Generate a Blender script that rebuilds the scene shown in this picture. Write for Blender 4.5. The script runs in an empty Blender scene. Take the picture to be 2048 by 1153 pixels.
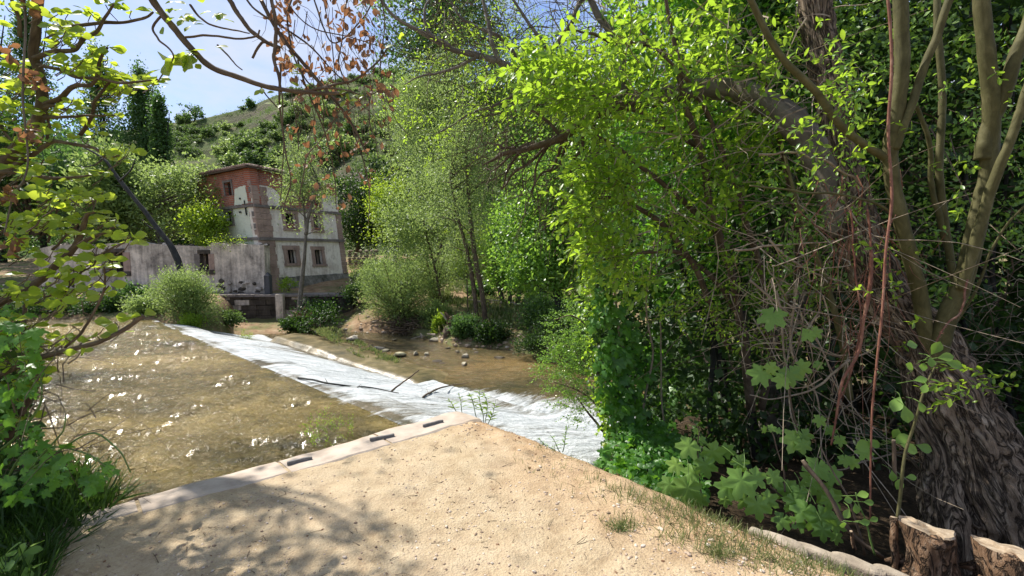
import bpy, math, random
import numpy as np
from mathutils import Matrix, Vector

random.seed(7)
RNG = np.random.default_rng(11)
sc = bpy.context.scene

# ------------------------------------------------------------------ camera
F = 900.0                    # focal length in pixels of the 2048 px wide photograph
HOR = 500.0
PITCH = math.atan((576.5 - HOR) / F)
EYE = np.array([0.0, 0.0, 1.6])
cam_data = bpy.data.cameras.new("camera")
cam = bpy.data.objects.new("camera", cam_data)
sc.collection.objects.link(cam)
cam.location = EYE
cam.rotation_euler = (math.pi / 2 - PITCH, 0, 0)
cam_data.sensor_width = 36.0
cam_data.lens = 36.0 * F / 2048.0
cam_data.clip_start = 0.05
cam_data.clip_end = 1500
sc.camera = cam

# ------------------------------------------------------------------ light
SUN_AZ = math.radians(-57)    # from +Y towards +X
SUN_EL = math.radians(51)
world = bpy.data.worlds.new("World")
sc.world = world
world.use_nodes = True
wn = world.node_tree
wn.nodes.clear()
def wnode(t, **kw):
    n = wn.nodes.new(t)
    for k, v in kw.items():
        setattr(n, k, v)
    return n
sky = wnode("ShaderNodeTexSky", sky_type='NISHITA', sun_disc=False)
sky.sun_elevation = SUN_EL
sky.sun_rotation = SUN_AZ
sky.air_density = 1.0
sky.dust_density = 0.6
sky.ozone_density = 1.2
tc = wnode("ShaderNodeTexCoord")
mp = wnode("ShaderNodeMapping")
mp.inputs['Scale'].default_value = (1.0, 1.0, 3.2)
mp.inputs['Rotation'].default_value = (0.1, 0.25, 0.5)
nz = wnode("ShaderNodeTexNoise")
nz.inputs['Scale'].default_value = 1.7
nz.inputs['Detail'].default_value = 9
nz.inputs['Roughness'].default_value = 0.6
nz.inputs['Distortion'].default_value = 0.4
ramp = wnode("ShaderNodeValToRGB")
ramp.color_ramp.elements[0].position = 0.38
ramp.color_ramp.elements[0].color = (0.12, 0.12, 0.12, 1)
ramp.color_ramp.elements[1].position = 0.62
ramp.color_ramp.elements[1].color = (0.9, 0.9, 0.9, 1)
mix = wnode("ShaderNodeMix", data_type='RGBA')
bg = wnode("ShaderNodeBackground")
bg.inputs['Strength'].default_value = 0.118
out = wnode("ShaderNodeOutputWorld")
L = wn.links.new
L(tc.outputs['Generated'], mp.inputs['Vector'])
L(mp.outputs[0], nz.inputs['Vector'])
L(nz.outputs['Fac'], ramp.inputs[0])
L(ramp.outputs[0], mix.inputs['Factor'])
tint = wnode("ShaderNodeMix", data_type='RGBA', blend_type='MULTIPLY')
tint.inputs['Factor'].default_value = 1.0
tint.inputs['B'].default_value = (0.60, 0.74, 1.0, 1)
L(sky.outputs[0], tint.inputs['A'])
L(tint.outputs['Result'], mix.inputs['A'])
mix.inputs['B'].default_value = (4.0, 4.25, 4.8, 1)
L(mix.outputs['Result'], bg.inputs['Color'])
L(bg.outputs[0], out.inputs['Surface'])

sun_data = bpy.data.lights.new("sun", 'SUN')
sun_data.energy = 5.0
sun_data.angle = math.radians(0.55)
sun_data.color = (1.0, 0.95, 0.86)
sun = bpy.data.objects.new("sun", sun_data)
sc.collection.objects.link(sun)
SUN_DIR = Vector((math.sin(SUN_AZ) * math.cos(SUN_EL), math.cos(SUN_AZ) * math.cos(SUN_EL), math.sin(SUN_EL)))
sun.rotation_euler = SUN_DIR.to_track_quat('Z', 'Y').to_euler()

sc.view_settings.view_transform = 'Standard'
sc.view_settings.look = 'None'
sc.view_settings.exposure = 0.76
sc.view_settings.gamma = 1.0
sc.view_settings.use_curve_mapping = False
sc.cycles.max_bounces = 6
sc.cycles.diffuse_bounces = 4
sc.cycles.glossy_bounces = 3
sc.cycles.transmission_bounces = 4
sc.cycles.sample_clamp_indirect = 4.0

# ------------------------------------------------------------------ pixel helpers (photograph pixels -> metres)
cP, sP = math.cos(PITCH), math.sin(PITCH)
def ray(px, py):
    r = (px - 1024.0) / F
    u = (576.5 - py) / F
    return np.array([r, cP + u * sP, -sP + u * cP])
def at(px, py, Y):
    d = ray(px, py)
    return EYE + d * (Y / d[1])
def onz(px, py, z):
    d = ray(px, py)
    return EYE + d * ((z - EYE[2]) / d[2])
def pts(lst, Y0, Y1=None):
    Y1 = Y0 if Y1 is None else Y1
    n = len(lst)
    return [at(p[0], p[1], Y0 + (Y1 - Y0) * i / max(1, n - 1)) for i, p in enumerate(lst)]

# ------------------------------------------------------------------ numpy noise
_P = RNG.random((256, 256))
def vnoise(x, y):
    x = np.asarray(x, float); y = np.asarray(y, float)
    xi = np.floor(x).astype(int); yi = np.floor(y).astype(int)
    fx = x - xi; fy = y - yi
    fx = fx * fx * (3 - 2 * fx); fy = fy * fy * (3 - 2 * fy)
    a = _P[xi % 256, yi % 256]; b = _P[(xi + 1) % 256, yi % 256]
    c = _P[xi % 256, (yi + 1) % 256]; d = _P[(xi + 1) % 256, (yi + 1) % 256]
    return (a * (1 - fx) + b * fx) * (1 - fy) + (c * (1 - fx) + d * fx) * fy - 0.5
def fbm(x, y, o=4, g=0.5):
    s = 0; a = 1.0
    for i in range(o):
        s = s + a * vnoise(x * 2 ** i + 17.3 * i, y * 2 ** i + 5.1 * i)
        a *= g
    return s

# ------------------------------------------------------------------ mesh builder
BARKS = set()
class MB:
    def __init__(self):
        self.v = []; self.f = {3: [], 4: []}; self.n = 0; self.polys = []; self.bk = []
    def add(self, v, f):
        v = np.asarray(v, float).reshape(-1, 3)
        f = np.asarray(f, int)
        if f.size:
            self.f[f.shape[1]].append(f + self.n)
        self.v.append(v)
        self.n += len(v)
    def addpoly(self, v, polys):
        v = np.asarray(v, float).reshape(-1, 3)
        for p in polys:
            self.polys.append([i + self.n for i in p])
        self.v.append(v); self.n += len(v)
    def mesh(self, name, mat, smooth=False):
        V = np.concatenate(self.v) if self.v else np.zeros((0, 3))
        loops = []; starts = []; totals = []; c = 0
        for k in (3, 4):
            if self.f[k]:
                A = np.concatenate(self.f[k])
                loops.append(A.ravel())
                starts.append(c + np.arange(len(A)) * k)
                totals.append(np.full(len(A), k))
                c += A.size
        if self.polys:
            ln = np.array([len(p) for p in self.polys])
            loops.append(np.array([i for p in self.polys for i in p]))
            starts.append(c + np.concatenate([[0], np.cumsum(ln)[:-1]]))
            totals.append(ln); c += ln.sum()
        me = bpy.data.meshes.new(name)
        me.vertices.add(len(V))
        me.vertices.foreach_set("co", V.ravel().astype(np.float32))
        if c:
            loops = np.concatenate(loops).astype(np.int32)
            starts = np.concatenate(starts).astype(np.int32)
            me.loops.add(len(loops))
            me.loops.foreach_set("vertex_index", loops)
            me.polygons.add(len(starts))
            me.polygons.foreach_set("loop_start", starts)
            try:
                me.polygons.foreach_set("loop_total", np.concatenate(totals).astype(np.int32))
            except Exception:
                pass
            me.polygons.foreach_set("use_smooth", np.full(len(starts), smooth))
        me.update(calc_edges=True)
        me.validate()
        if not self.bk and mat.name in BARKS: self.bk = [V.copy()]
        if self.bk and sum(len(a) for a in self.bk) == len(V):
            at_ = me.attributes.new('bark', 'FLOAT_VECTOR', 'POINT')
            at_.data.foreach_set('vector', np.concatenate(self.bk).ravel().astype(np.float32))
        me.materials.append(mat)
        return me
    def build(self, name, mat, parent=None, smooth=False, kind=None, origin=None):
        """link as one object; with a parent the vertices (world metres) are moved into the parent's frame"""
        off = np.zeros(3)
        if parent is not None:
            off = parent_origin(parent)
        elif origin is not None:
            off = np.asarray(origin, float)
        if self.v:
            self.v = [a - off for a in self.v]
        o = bpy.data.objects.new(name, self.mesh(name, mat, smooth))
        sc.collection.objects.link(o)
        if parent is not None:
            o.parent = parent
        elif origin is not None:
            o.location = off
        if kind:
            o['kind'] = kind
        return o
def parent_origin(p):
    o = np.zeros(3)
    while p is not None:
        o += np.array(p.location)
        p = p.parent
    return o
def thing(name, label, cat, loc=(0, 0, 0), group=None):
    o = bpy.data.objects.new(name, None)
    sc.collection.objects.link(o)
    o.empty_display_size = 0.2
    o.location = loc
    return tag(o, label, cat, group)
def tag(o, label=None, cat=None, group=None, kind=None):
    if label: o['label'] = label
    if cat: o['category'] = cat
    if group: o['group'] = group
    if kind: o['kind'] = kind
    return o

def smooth_path(P, n):
    """Catmull-Rom through P, n samples"""
    P = np.asarray(P, float)
    if len(P) == 2:
        t = np.linspace(0, 1, n)[:, None]
        return P[0] * (1 - t) + P[1] * t
    Q = np.vstack([2 * P[0] - P[1], P, 2 * P[-1] - P[-2]])
    s = np.linspace(0, len(P) - 1 - 1e-9, n)
    i = s.astype(int); t = (s - i)[:, None]
    a, b, c, d = Q[i], Q[i + 1], Q[i + 2], Q[i + 3]
    return 0.5 * (2 * b + (c - a) * t + (2 * a - 5 * b + 4 * c - d) * t ** 2 + (3 * b - a - 3 * c + d) * t ** 3)

def wobble(C, wob):
    s = np.concatenate([[0], np.cumsum(np.linalg.norm(np.diff(C, axis=0), axis=1))]); k = 2.2 / max(.3, min(2.5, s[-1])); o = RNG.random() * 60
    e = np.clip(np.minimum(s, s[-1] - s) * 4 / (s[-1] + 1e-6) + .2, 0, 1)[:, None]
    return np.stack([fbm(s * k + o, s * 0 + 3.1, 3), fbm(s * k, s * 0 + 7.7 + o, 3), fbm(s * k + o, s * 0 + 11.3 + o, 3)], -1) * wob * e * 1.6

def tube(mb, P, R, sides=6, n=None, wob=0.0, rough=0.0, furrow=0.0, cap=True):
    P = np.asarray(P, float)
    n = n or max(4, (len(P) - 1) * 4 + 1)
    C = smooth_path(P, n)
    if wob:
        C = C + wobble(C, wob)
    R = np.interp(np.linspace(0, 1, n), np.linspace(0, 1, len(np.atleast_1d(R))), np.atleast_1d(R))
    T = np.gradient(C, axis=0)
    T /= np.linalg.norm(T, axis=1)[:, None] + 1e-9
    ref = np.array([0.0, 0, 1]) if abs(T[0][2]) < 0.9 else np.array([1.0, 0, 0])
    u = np.cross(T[0], ref); u /= np.linalg.norm(u)
    rows = []
    ang = np.arange(sides) / sides * 2 * math.pi
    seed = RNG.random() * 50
    for i in range(n):
        u = u - T[i] * np.dot(u, T[i]); u /= np.linalg.norm(u) + 1e-9
        w = np.cross(T[i], u)
        r = R[i] * np.ones(sides)
        if rough:
            r = r * (1 + rough * vnoise(ang * 1.3 + seed, np.full(sides, i * .7)))
        if furrow:
            r = r * (1 + furrow * (np.abs(vnoise(ang * 5.5 + seed + i * .06 + 0.5 * vnoise(ang * 2, np.full(sides, i * .4)), np.full(sides, i * .16))) * 2.6 - .5)
                     + 0.16 * vnoise(ang * 1.1 + seed, np.full(sides, i * .1)))
        rows.append(C[i] + np.outer(np.cos(ang) * r, u) + np.outer(np.sin(ang) * r, w))
    V = np.concatenate(rows)
    i = np.arange(n - 1)[:, None] * sides
    j = np.arange(sides)[None, :]
    j2 = (j + 1) % sides
    Fq = np.stack([i + j, i + j2, i + sides + j2, i + sides + j], -1).reshape(-1, 4)
    mb.add(V, Fq)
    seg = np.concatenate([[0], np.cumsum(np.linalg.norm(np.diff(C, axis=0), axis=1))]) + seed * .37
    rm = float(np.mean(R))
    mb.bk.append(np.stack([np.tile(np.cos(ang), n) * rm + seed, np.tile(np.sin(ang), n) * rm, np.repeat(seg, sides)], -1))
    if cap:
        k = mb.n - len(V)
        mb.polys.append([k + (n - 1) * sides + q for q in range(sides)])
        mb.polys.append([k + q for q in range(sides)][::-1])
    return C

def box(mb, lo, hi, jit=0.0):
    x0, y0, z0 = lo; x1, y1, z1 = hi
    V = np.array([[x0, y0, z0], [x1, y0, z0], [x1, y1, z0], [x0, y1, z0], [x0, y0, z1], [x1, y0, z1], [x1, y1, z1], [x0, y1, z1]], float)
    if jit: V += (RNG.random(V.shape) - .5) * jit
    mb.add(V, BOXF)
BOXF = np.array([[0, 3, 2, 1], [4, 5, 6, 7], [0, 1, 5, 4], [1, 2, 6, 5], [2, 3, 7, 6], [3, 0, 4, 7]])

# icosphere base
def ico(sub=1):
    import bmesh
    bm = bmesh.new()
    bmesh.ops.create_icosphere(bm, subdivisions=sub, radius=1)
    bm.verts.ensure_lookup_table()
    V = np.array([v.co[:] for v in bm.verts]); Fc = np.array([[v.index for v in f.verts] for f in bm.faces])
    bm.free()
    return V, Fc
ICO1 = ico(1); ICO2 = ico(2); ICO3 = ico(3)

def rock_mb(center, size, seed=0, flat=1.0, base=ICO3):
    V, Fc = base
    r = np.random.default_rng(seed)
    W = V.copy()
    # cut by random planes for angular facets
    for k in range(16):
        d = r.normal(size=3); d /= np.linalg.norm(d)
        h = 0.55 + r.random() * .3
        s = W @ d
        m = s > h
        W[m] -= np.outer(s[m] - h, d)
    W *= 1 + 0.05 * r.normal(size=(len(W), 1)) * 0.4
    W = W * np.asarray(size) * np.array([1, 1, flat])
    a = r.random() * 6.28
    c, s_ = math.cos(a), math.sin(a)
    W = W @ np.array([[c, s_, 0], [-s_, c, 0], [0, 0, 1]])
    mb = MB(); mb.add(W + np.asarray(center), Fc)
    return mb

# ------------------------------------------------------------------ materials
def newmat(name):
    m = bpy.data.materials.new(name); m.use_nodes = True
    nt = m.node_tree; nt.nodes.clear()
    return m, nt
class NT:
    def __init__(s, nt): s.nt = nt
    def n(s, t, ins=None, **kw):
        nd = s.nt.nodes.new(t)
        for k, v in kw.items(): setattr(nd, k, v)
        if ins:
            for k, v in ins.items():
                if isinstance(v, bpy.types.NodeSocket): s.nt.links.new(v, nd.inputs[k])
                else: nd.inputs[k].default_value = v
        return nd
    def ramp(s, fac, stops, interp='LINEAR'):
        r = s.nt.nodes.new("ShaderNodeValToRGB")
        cr = r.color_ramp; cr.interpolation = interp
        while len(cr.elements) < len(stops): cr.elements.new(0.5)
        for e, (p, c) in zip(cr.elements, stops):
            e.position = p
            e.color = (c, c, c, 1) if isinstance(c, (int, float)) else (*c, 1)
        s.nt.links.new(fac, r.inputs[0])
        return r.outputs[0]
    def noise(s, vec, scale, detail=5, rough=.55, dist=0.0):
        return s.n("ShaderNodeTexNoise", {'Vector': vec, 'Scale': scale, 'Detail': detail, 'Roughness': rough, 'Distortion': dist}).outputs['Fac']
    def mix(s, f, a, b, mode='MIX'):
        m = s.n("ShaderNodeMix", data_type='RGBA', blend_type=mode)
        for k, v in (('Factor', f), ('A', a), ('B', b)):
            if isinstance(v, bpy.types.NodeSocket): s.nt.links.new(v, m.inputs[k])
            elif k == 'Factor': m.inputs[k].default_value = v
            else: m.inputs[k].default_value = (*v, 1)
        return m.outputs['Result']
    def math(s, op, a, b=0.0, clamp=False):
        m = s.n("ShaderNodeMath", operation=op, use_clamp=clamp)
        for i, v in enumerate((a, b)):
            if isinstance(v, bpy.types.NodeSocket): s.nt.links.new(v, m.inputs[i])
            else: m.inputs[i].default_value = v
        return m.outputs[0]
    def pos(s, scale=(1, 1, 1), rot=(0, 0, 0)):
        g = s.n("ShaderNodeNewGeometry")
        m = s.n("ShaderNodeMapping", {'Vector': g.outputs['Position'], 'Scale': scale, 'Rotation': rot})
        return m.outputs[0]
    def objc(s, scale=(1, 1, 1)):
        g = s.n("ShaderNodeTexCoord")
        m = s.n("ShaderNodeMapping", {'Vector': g.outputs['Object'], 'Scale': scale})
        return m.outputs[0]
    def bump(s, h, strength=.5, dist=.02, normal=None):
        ins = {'Height': h, 'Strength': strength, 'Distance': dist}
        if normal is not None: ins['Normal'] = normal
        return s.n("ShaderNodeBump", ins).outputs[0]
    def out(s, sh):
        o = s.n("ShaderNodeOutputMaterial"); s.nt.links.new(sh, o.inputs['Surface'])
    def pbsdf(s, col, rough=.8, normal=None, spec=.3, **kw):
        ins = {'Base Color': col if isinstance(col, bpy.types.NodeSocket) else (*col, 1), 'Roughness': rough, 'Specular IOR Level': spec}
        if normal is not None: ins['Normal'] = normal
        ins.update(kw)
        return s.n("ShaderNodeBsdfPrincipled", ins).outputs[0]

def leaf_mat(name, cols, trans, tf=.45, rough=.42, spec=.4, vein=None):
    """cols: list of (pos,colour) over the per-leaf random number; trans: colour light takes passing through"""
    m, nt = newmat(name); t = NT(nt)
    g = t.n("ShaderNodeNewGeometry")
    oi = t.n("ShaderNodeObjectInfo")
    rnd = t.math('FRACT', t.math('ADD', g.outputs['Random Per Island'], oi.outputs['Random']))
    big = t.noise(t.pos(), 1.3, 2)
    rv = t.math('ADD', t.math('MULTIPLY', rnd, .7), t.math('MULTIPLY', big, .45), True)
    rv = t.math('SUBTRACT', rv, 0.06, True)
    c = t.ramp(rv, cols)
    tcol = t.mix(.45, tuple(trans), c, 'MIX')
    tcol = t.mix(rv, tuple(x * .8 for x in trans), tcol)
    nrm = None
    p = t.pbsdf(c, rough, nrm, spec)
    tr = t.n("ShaderNodeBsdfTranslucent", {'Color': tcol}).outputs[0]
    ms = t.n("ShaderNodeMixShader", {0: tf, 1: p, 2: tr})
    t.out(ms.outputs[0])
    return m

M = {}
M['leaf_lime'] = leaf_mat('leaf_lime', [(0, (.05, .12, .012)), (.45, (.12, .23, .022)), (.8, (.20, .31, .03)), (1, (.32, .38, .05))], (.62, .92, .06), .50, .36, .5)
M['leaf_fig'] = leaf_mat('leaf_fig', [(0, (.05, .12, .015)), (.5, (.10, .20, .02)), (1, (.18, .28, .03))], (.85, 1.0, .08), .55, .4, .5)
M['leaf_hop'] = leaf_mat('leaf_hop', [(0, (.09, .18, .03)), (.5, (.15, .27, .045)), (1, (.23, .36, .055))], (.44, .74, .08), .32, .5, .5)
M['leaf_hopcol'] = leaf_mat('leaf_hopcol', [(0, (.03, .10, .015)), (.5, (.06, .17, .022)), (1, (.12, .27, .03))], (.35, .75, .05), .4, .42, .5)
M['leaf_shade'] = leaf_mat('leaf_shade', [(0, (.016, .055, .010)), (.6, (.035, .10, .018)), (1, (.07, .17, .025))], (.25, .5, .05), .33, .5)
M['leaf_dark'] = leaf_mat('leaf_dark', [(0, (.010, .028, .006)), (.6, (.024, .062, .010)), (1, (.055, .11, .016))], (.12, .25, .03), .3, .5)  # darker green; inside the right thicket and hop curtain it also carries the shade
M['leaf_alder'] = leaf_mat('leaf_alder', [(0, (.045, .11, .016)), (.5, (.085, .19, .03)), (1, (.14, .27, .045))], (.48, .80, .09), .45, .35, .5)
M['leaf_willow'] = leaf_mat('leaf_willow', [(0, (.08, .13, .035)), (.5, (.13, .20, .06)), (1, (.19, .27, .085))], (.50, .66, .17), .45, .45)
M['leaf_young'] = leaf_mat('leaf_young', [(0, (.08, .16, .02)), (.5, (.15, .26, .025)), (1, (.23, .33, .035))], (.62, .82, .06), .48, .45)
M['leaf_poplar'] = leaf_mat('leaf_poplar', [(0, (.03, .07, .02)), (.5, (.055, .12, .03)), (1, (.10, .18, .05))], (.20, .38, .07), .38, .4)
M['leaf_shrub'] = leaf_mat('leaf_shrub', [(0, (.04, .08, .022)), (.5, (.07, .125, .035)), (1, (.12, .18, .05))], (.20, .32, .06), .35, .6)
M['leaf_brown'] = leaf_mat('leaf_brown', [(0, (.07, .032, .018)), (.5, (.19, .10, .05)), (1, (.34, .22, .13))], (.50, .22, .09), .35, .6)
M['grass'] = leaf_mat('grass_blade', [(0, (.05, .09, .025)), (.45, (.10, .15, .05)), (.65, (.18, .2, .08)), (1, (.42, .36, .18))], (.3, .38, .1), .35, .5)
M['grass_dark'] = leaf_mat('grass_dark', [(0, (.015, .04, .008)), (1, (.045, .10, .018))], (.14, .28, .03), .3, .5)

def bark(name, c0, c1, c2, sc_=6, stretch=(1, 1, .25), bs=.6, bd=.02, rough=.85, cracks=False):
    m, nt = newmat(name); t = NT(nt); BARKS.add(m.name)
    ba = t.n("ShaderNodeAttribute", attribute_name='bark').outputs['Vector']
    p = t.n("ShaderNodeMapping", {'Vector': ba, 'Scale': stretch}).outputs[0]
    p = t.n("ShaderNodeVectorMath", {0: p, 1: t.pos((.02, .02, .02))}, operation='ADD').outputs[0]
    a = t.noise(p, sc_, 8, .65, .6)
    b = t.noise(t.pos(), sc_ * .4, 3)
    w = t.noise(p, sc_ * 4.5, 6, .7)
    c = t.ramp(a, [(.3, c0), (.52, c1), (.72, c2)])
    c = t.mix(t.math('MULTIPLY', b, .5), c, c0)
    h = t.math('ADD', a, t.math('MULTIPLY', w, .5))
    if cracks:
        q = t.noise(p, sc_ * .55, 4, .6, 1.2)
        q = t.math('ABSOLUTE', t.math('SUBTRACT', q, .5))
        cr = t.ramp(q, [(.0, .9), (.02, .6), (.06, 0.0)])
        c = t.mix(cr, c, (.03, .022, .016))
        h = t.math('ADD', h, t.math('MULTIPLY', cr, -1.1))
    t.out(t.pbsdf(c, rough, t.bump(h, bs, bd), .2))
    return m
M['bark_old'] = bark('bark_old', (.12, .085, .055), (.36, .27, .19), (.64, .53, .40), 30, (1, 1, .16), 1, .05, .9, True)
M['bark_green'] = bark('bark_green', (.05, .046, .018), (.105, .098, .04), (.18, .165, .08), 16, (1, 1, .5), .6, .006, .7)
M['bark_brown'] = bark('bark_brown', (.05, .035, .025), (.13, .095, .065), (.24, .19, .14), 18, (1, 1, .4), .5, .006)
M['bark_grey'] = bark('bark_grey', (.07, .06, .05), (.17, .15, .12), (.30, .27, .23), 10, (1, 1, .4), .5, .01)
M['bark_dark'] = bark('bark_dark', (.02, .02, .018), (.05, .05, .045), (.10, .10, .09), 10, (1, 1, .4), .5, .02)
M['twig_pale'] = bark('twig_pale', (.15, .11, .08), (.32, .26, .19), (.5, .43, .34), 20, (1, 1, .6), .4, .004)
M['stem_red'] = bark('stem_red', (.10, .035, .025), (.22, .10, .065), (.36, .22, .15), 25, (1, 1, .5), .4, .003, .6)
M['stem_green'] = bark('stem_green', (.07, .12, .03), (.12, .20, .05), (.2, .28, .08), 15, (1, 1, 1), .2, .002, .5)
M['wood_cut'] = bark('wood_cut', (.20, .14, .09), (.38, .30, .21), (.52, .44, .33), 25, (1, 1, 1), .5, .004, .8)
M['wood_stump'] = bark('wood_stump', (.10, .055, .03), (.28, .17, .10), (.52, .40, .29), 22, (1, 1, .35), 1, .03, .85, True)
M['drift'] = bark('drift', (.18, .14, .10), (.36, .31, .25), (.55, .5, .43), 14, (1, 1, .6), .5, .01, .8)
# ================================================================== SETTING
Z_POOL, Z_LOW = -1.1, -2.6
# ---- terrain heights
def pxof(x, Y): return 1024 + F * x / Y
def zw_of(px): return np.interp(px, [400, 440], [Z_POOL, Z_LOW])
def Yb_of(px): return np.interp(px, [-900, 330, 430, 480, 560, 700, 800, 860, 900, 1010, 1100, 1200, 1500, 3200],
                                [17.8, 17.4, 17.2, 21.6, 22.4, 22.8, 22.4, 20.8, 19.3, 18.6, 17.0, 15.8, 15.5, 15.5])
def terrain(px, Y):
    px = np.asarray(px, float); Y = np.asarray(Y, float)
    zw = zw_of(px); Yb = Yb_of(px)
    Y1 = np.interp(px, [430, 470, 690, 760], [19.0, 25.3, 25.3, 24.5]); Y1 = np.where(px > 760, Yb + 2.0, Y1)
    z1 = np.interp(px, [430, 460, 690, 760], [-.7, -2.25, -2.25, -1.9])
    Y2 = np.interp(px, [430, 470, 690, 760, 900], [26.5, 26.0, 26.0, 30, 31])
    z2 = np.interp(px, [430, 470, 690, 760], [-.9, -1.0, -1.0, -1.0])
    z3 = np.interp(px, [430, 800], [.6, 1.0])
    Y3 = 50.0
    # before bank
    z = np.where(Y < Yb, zw - .5 * np.clip((Yb - Y) / .8, 0, 1) - .02, 0)
    zb = zw + (z1 - zw) * np.clip((Y - Yb) / np.maximum(Y1 - Yb, .1), 0, 1) ** .6
    z = np.where((Y >= Yb) & (Y < Y1), zb, z)
    z = np.where((Y >= Y1) & (Y < Y2), z1 + (z2 - z1) * (Y - Y1) / (Y2 - Y1), z)
    z = np.where((Y >= Y2) & (Y < Y3), z2 + (z3 - z2) * (Y - Y2) / (Y3 - Y2), z)
    # hill
    yr = np.interp(px, [-900, 0, 200, 345, 400, 450, 520, 560, 620, 700, 780, 860, 1000, 1200, 2000, 3200],
                   [330, 300, 272, 254, 250, 240, 222, 203, 186, 168, 158, 168, 190, 200, 250, 300])
    Yr = 140.0
    zr = 1.6 + (HOR - yr) / F * Yr
    s = np.clip((Y - Y3) / (Yr - Y3), 0, 1)
    z = np.where((Y >= Y3), z3 + (zr - z3) * s ** 1.1, z)
    z = np.where(Y > Yr, zr - (Y - Yr) * .35, z)
    x = (px - 1024) / F * Y
    amp = np.clip((Y - 52) / 25, 0, 1)
    amp2 = np.clip((Yr + 4 - Y) / 14, .25, 1)
    z = z + amp * amp2 * (fbm(x / 17, Y / 13, 4) * 3.4 + np.abs(fbm(x / 9, Y / 22 + 3, 3)) * -2.2)
    # rocky scarp low on the hill, behind the mill's right end
    z = z + 4.2 * amp2 * np.exp(-((px - 745) / 75.0) ** 2) * (1 / (1 + np.exp(-np.clip((Y - 66) / .9, -30, 30))) - np.clip((Y - 66) / 40, 0, 1)) * (Y > 55)
    # sand bank mound at the foot of the bank
    z = z + .55 * np.exp(-((px - 745) / 50.0) ** 2 - ((Y - 24.4) / 1.6) ** 2)
    z = z + np.where(Y > Yb + .5, .10, .03) * fbm(x * .9, Y * .9, 4)
    # low terraces on the far bank
    z = z + np.where((px > 760) & (Y < 50) & (Y > Yb + 2), .12 * np.sin(Y * 1.1 + fbm(x * .2, Y * .1) * 3), 0)
    return z
def ground_at(px, Y): return float(terrain(px, Y))
def gpt(px, Y, dz=0.0):
    return np.array([(px - 1024) / F * Y, Y, ground_at(px, Y) + dz])

def polar_mesh(name, mat, PX, YS, drop=0.0, rel=False):
    PXg, K = np.meshgrid(PX, YS, indexing='ij')
    Yg = Yb_of(PXg) + (K if rel else 0)
    if rel:
        # stretch so that the last row lies on Y=50
        Yg = Yb_of(PXg) - .9 + (50.3 - Yb_of(PXg) + .9) * (K / YS[-1])
    else:
        Yg = K
    Z = terrain(PXg, Yg) - drop
    X = (PXg - 1024) / F * Yg
    V = np.stack([X, Yg, Z], -1).reshape(-1, 3)
    n, m = PXg.shape
    i = np.arange(n - 1)[:, None] * m; j = np.arange(m - 1)[None, :]
    Fq = np.stack([i + j, i + m + j, i + m + j + 1, i + j + 1], -1).reshape(-1, 4)
    mb = MB(); mb.add(V, Fq)
    return mb.build(name, mat, smooth=True)

# ---- ground materials
m, nt = newmat('bank_earth'); t = NT(nt)
a = t.noise(t.pos(), .35, 6, .6); b = t.noise(t.pos(), 2.6, 8, .65); c3 = t.noise(t.pos(), 14, 6, .7)
soil = t.ramp(b, [(.3, (.13, .085, .05)), (.5, (.30, .20, .12)), (.7, (.42, .31, .21))])
grs = t.ramp(c3, [(.3, (.04, .07, .02)), (.7, (.12, .16, .05))])
gm = t.ramp(t.math('ADD', a, t.math('MULTIPLY', b, .35)), [(.60, 0.0), (.74, .8)])
col = t.mix(gm, soil, grs)
t.out(t.pbsdf(col, .95, t.bump(t.math('ADD', b, t.math('MULTIPLY', c3, .4)), .8, .12), .1))
M['bank'] = m
m, nt = newmat('hill_scrub'); t = NT(nt)
a = t.noise(t.pos((1, 1, 1.5)), .045, 7, .62); b = t.noise(t.pos(), .45, 8, .68); c3 = t.noise(t.pos(), 2.5, 8, .7)
base = t.ramp(b, [(.28, (.045, .07, .025)), (.46, (.085, .12, .045)), (.6, (.135, .155, .065)), (.78, (.22, .20, .11))])
dry = t.ramp(c3, [(.3, (.15, .11, .075)), (.7, (.30, .25, .17))])
col = t.mix(t.ramp(a, [(.5, 0.0), (.64, .75)]), base, dry)
col = t.mix(t.ramp(c3, [(.4, .0), (.62, .5)]), col, (.07, .10, .035))
# steep faces are bare brown rock
g = t.n("ShaderNodeNewGeometry"); sx = t.n("ShaderNodeSeparateXYZ", {0: g.outputs['Normal']})
steep = t.ramp(sx.outputs[2], [(.60, 1.0), (.78, 0.0)])
rockc = t.ramp(t.noise(t.pos((1, 1, 3)), 1.2, 8, .7), [(.3, (.06, .05, .04)), (.7, (.22, .18, .14))])
col = t.mix(steep, col, rockc)
t.out(t.pbsdf(col, .95, t.bump(t.math('ADD', b, t.math('MULTIPLY', c3, .5)), 1, .8), .05))
M['hill'] = m

o = polar_mesh('far_bank', M['bank'], np.arange(-900, 3000, 9), np.concatenate([np.arange(0, 4, .22), np.arange(4, 12, .4), np.linspace(12, 32, 26)]), rel=True)
tag(o, kind='structure')
o = polar_mesh('hill', M['hill'], np.arange(-1100, 3100, 11), np.concatenate([np.linspace(49.9, 140, 130), np.linspace(142, 230, 20)]))
tag(o, kind='structure')

# ---- weir frame
A_ = onz(790, 836, Z_POOL); B_ = onz(338, 650, Z_POOL)
tv = (B_ - A_)[:2]; CL = np.linalg.norm(tv); tv = tv / CL
nv = np.array([-tv[1], tv[0]]);
if nv[1] < 0: nv = -nv
def ts(t_, s_, z=None):
    p = A_[:2] + t_ * tv + s_ * nv
    return np.array([p[0], p[1], 0 if z is None else z])
def to_ts(p):
    d = np.asarray(p)[:2] - A_[:2]
    return float(d @ tv), float(d @ nv)
print('weir length', CL, 'A', A_, 'B', B_)

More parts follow.
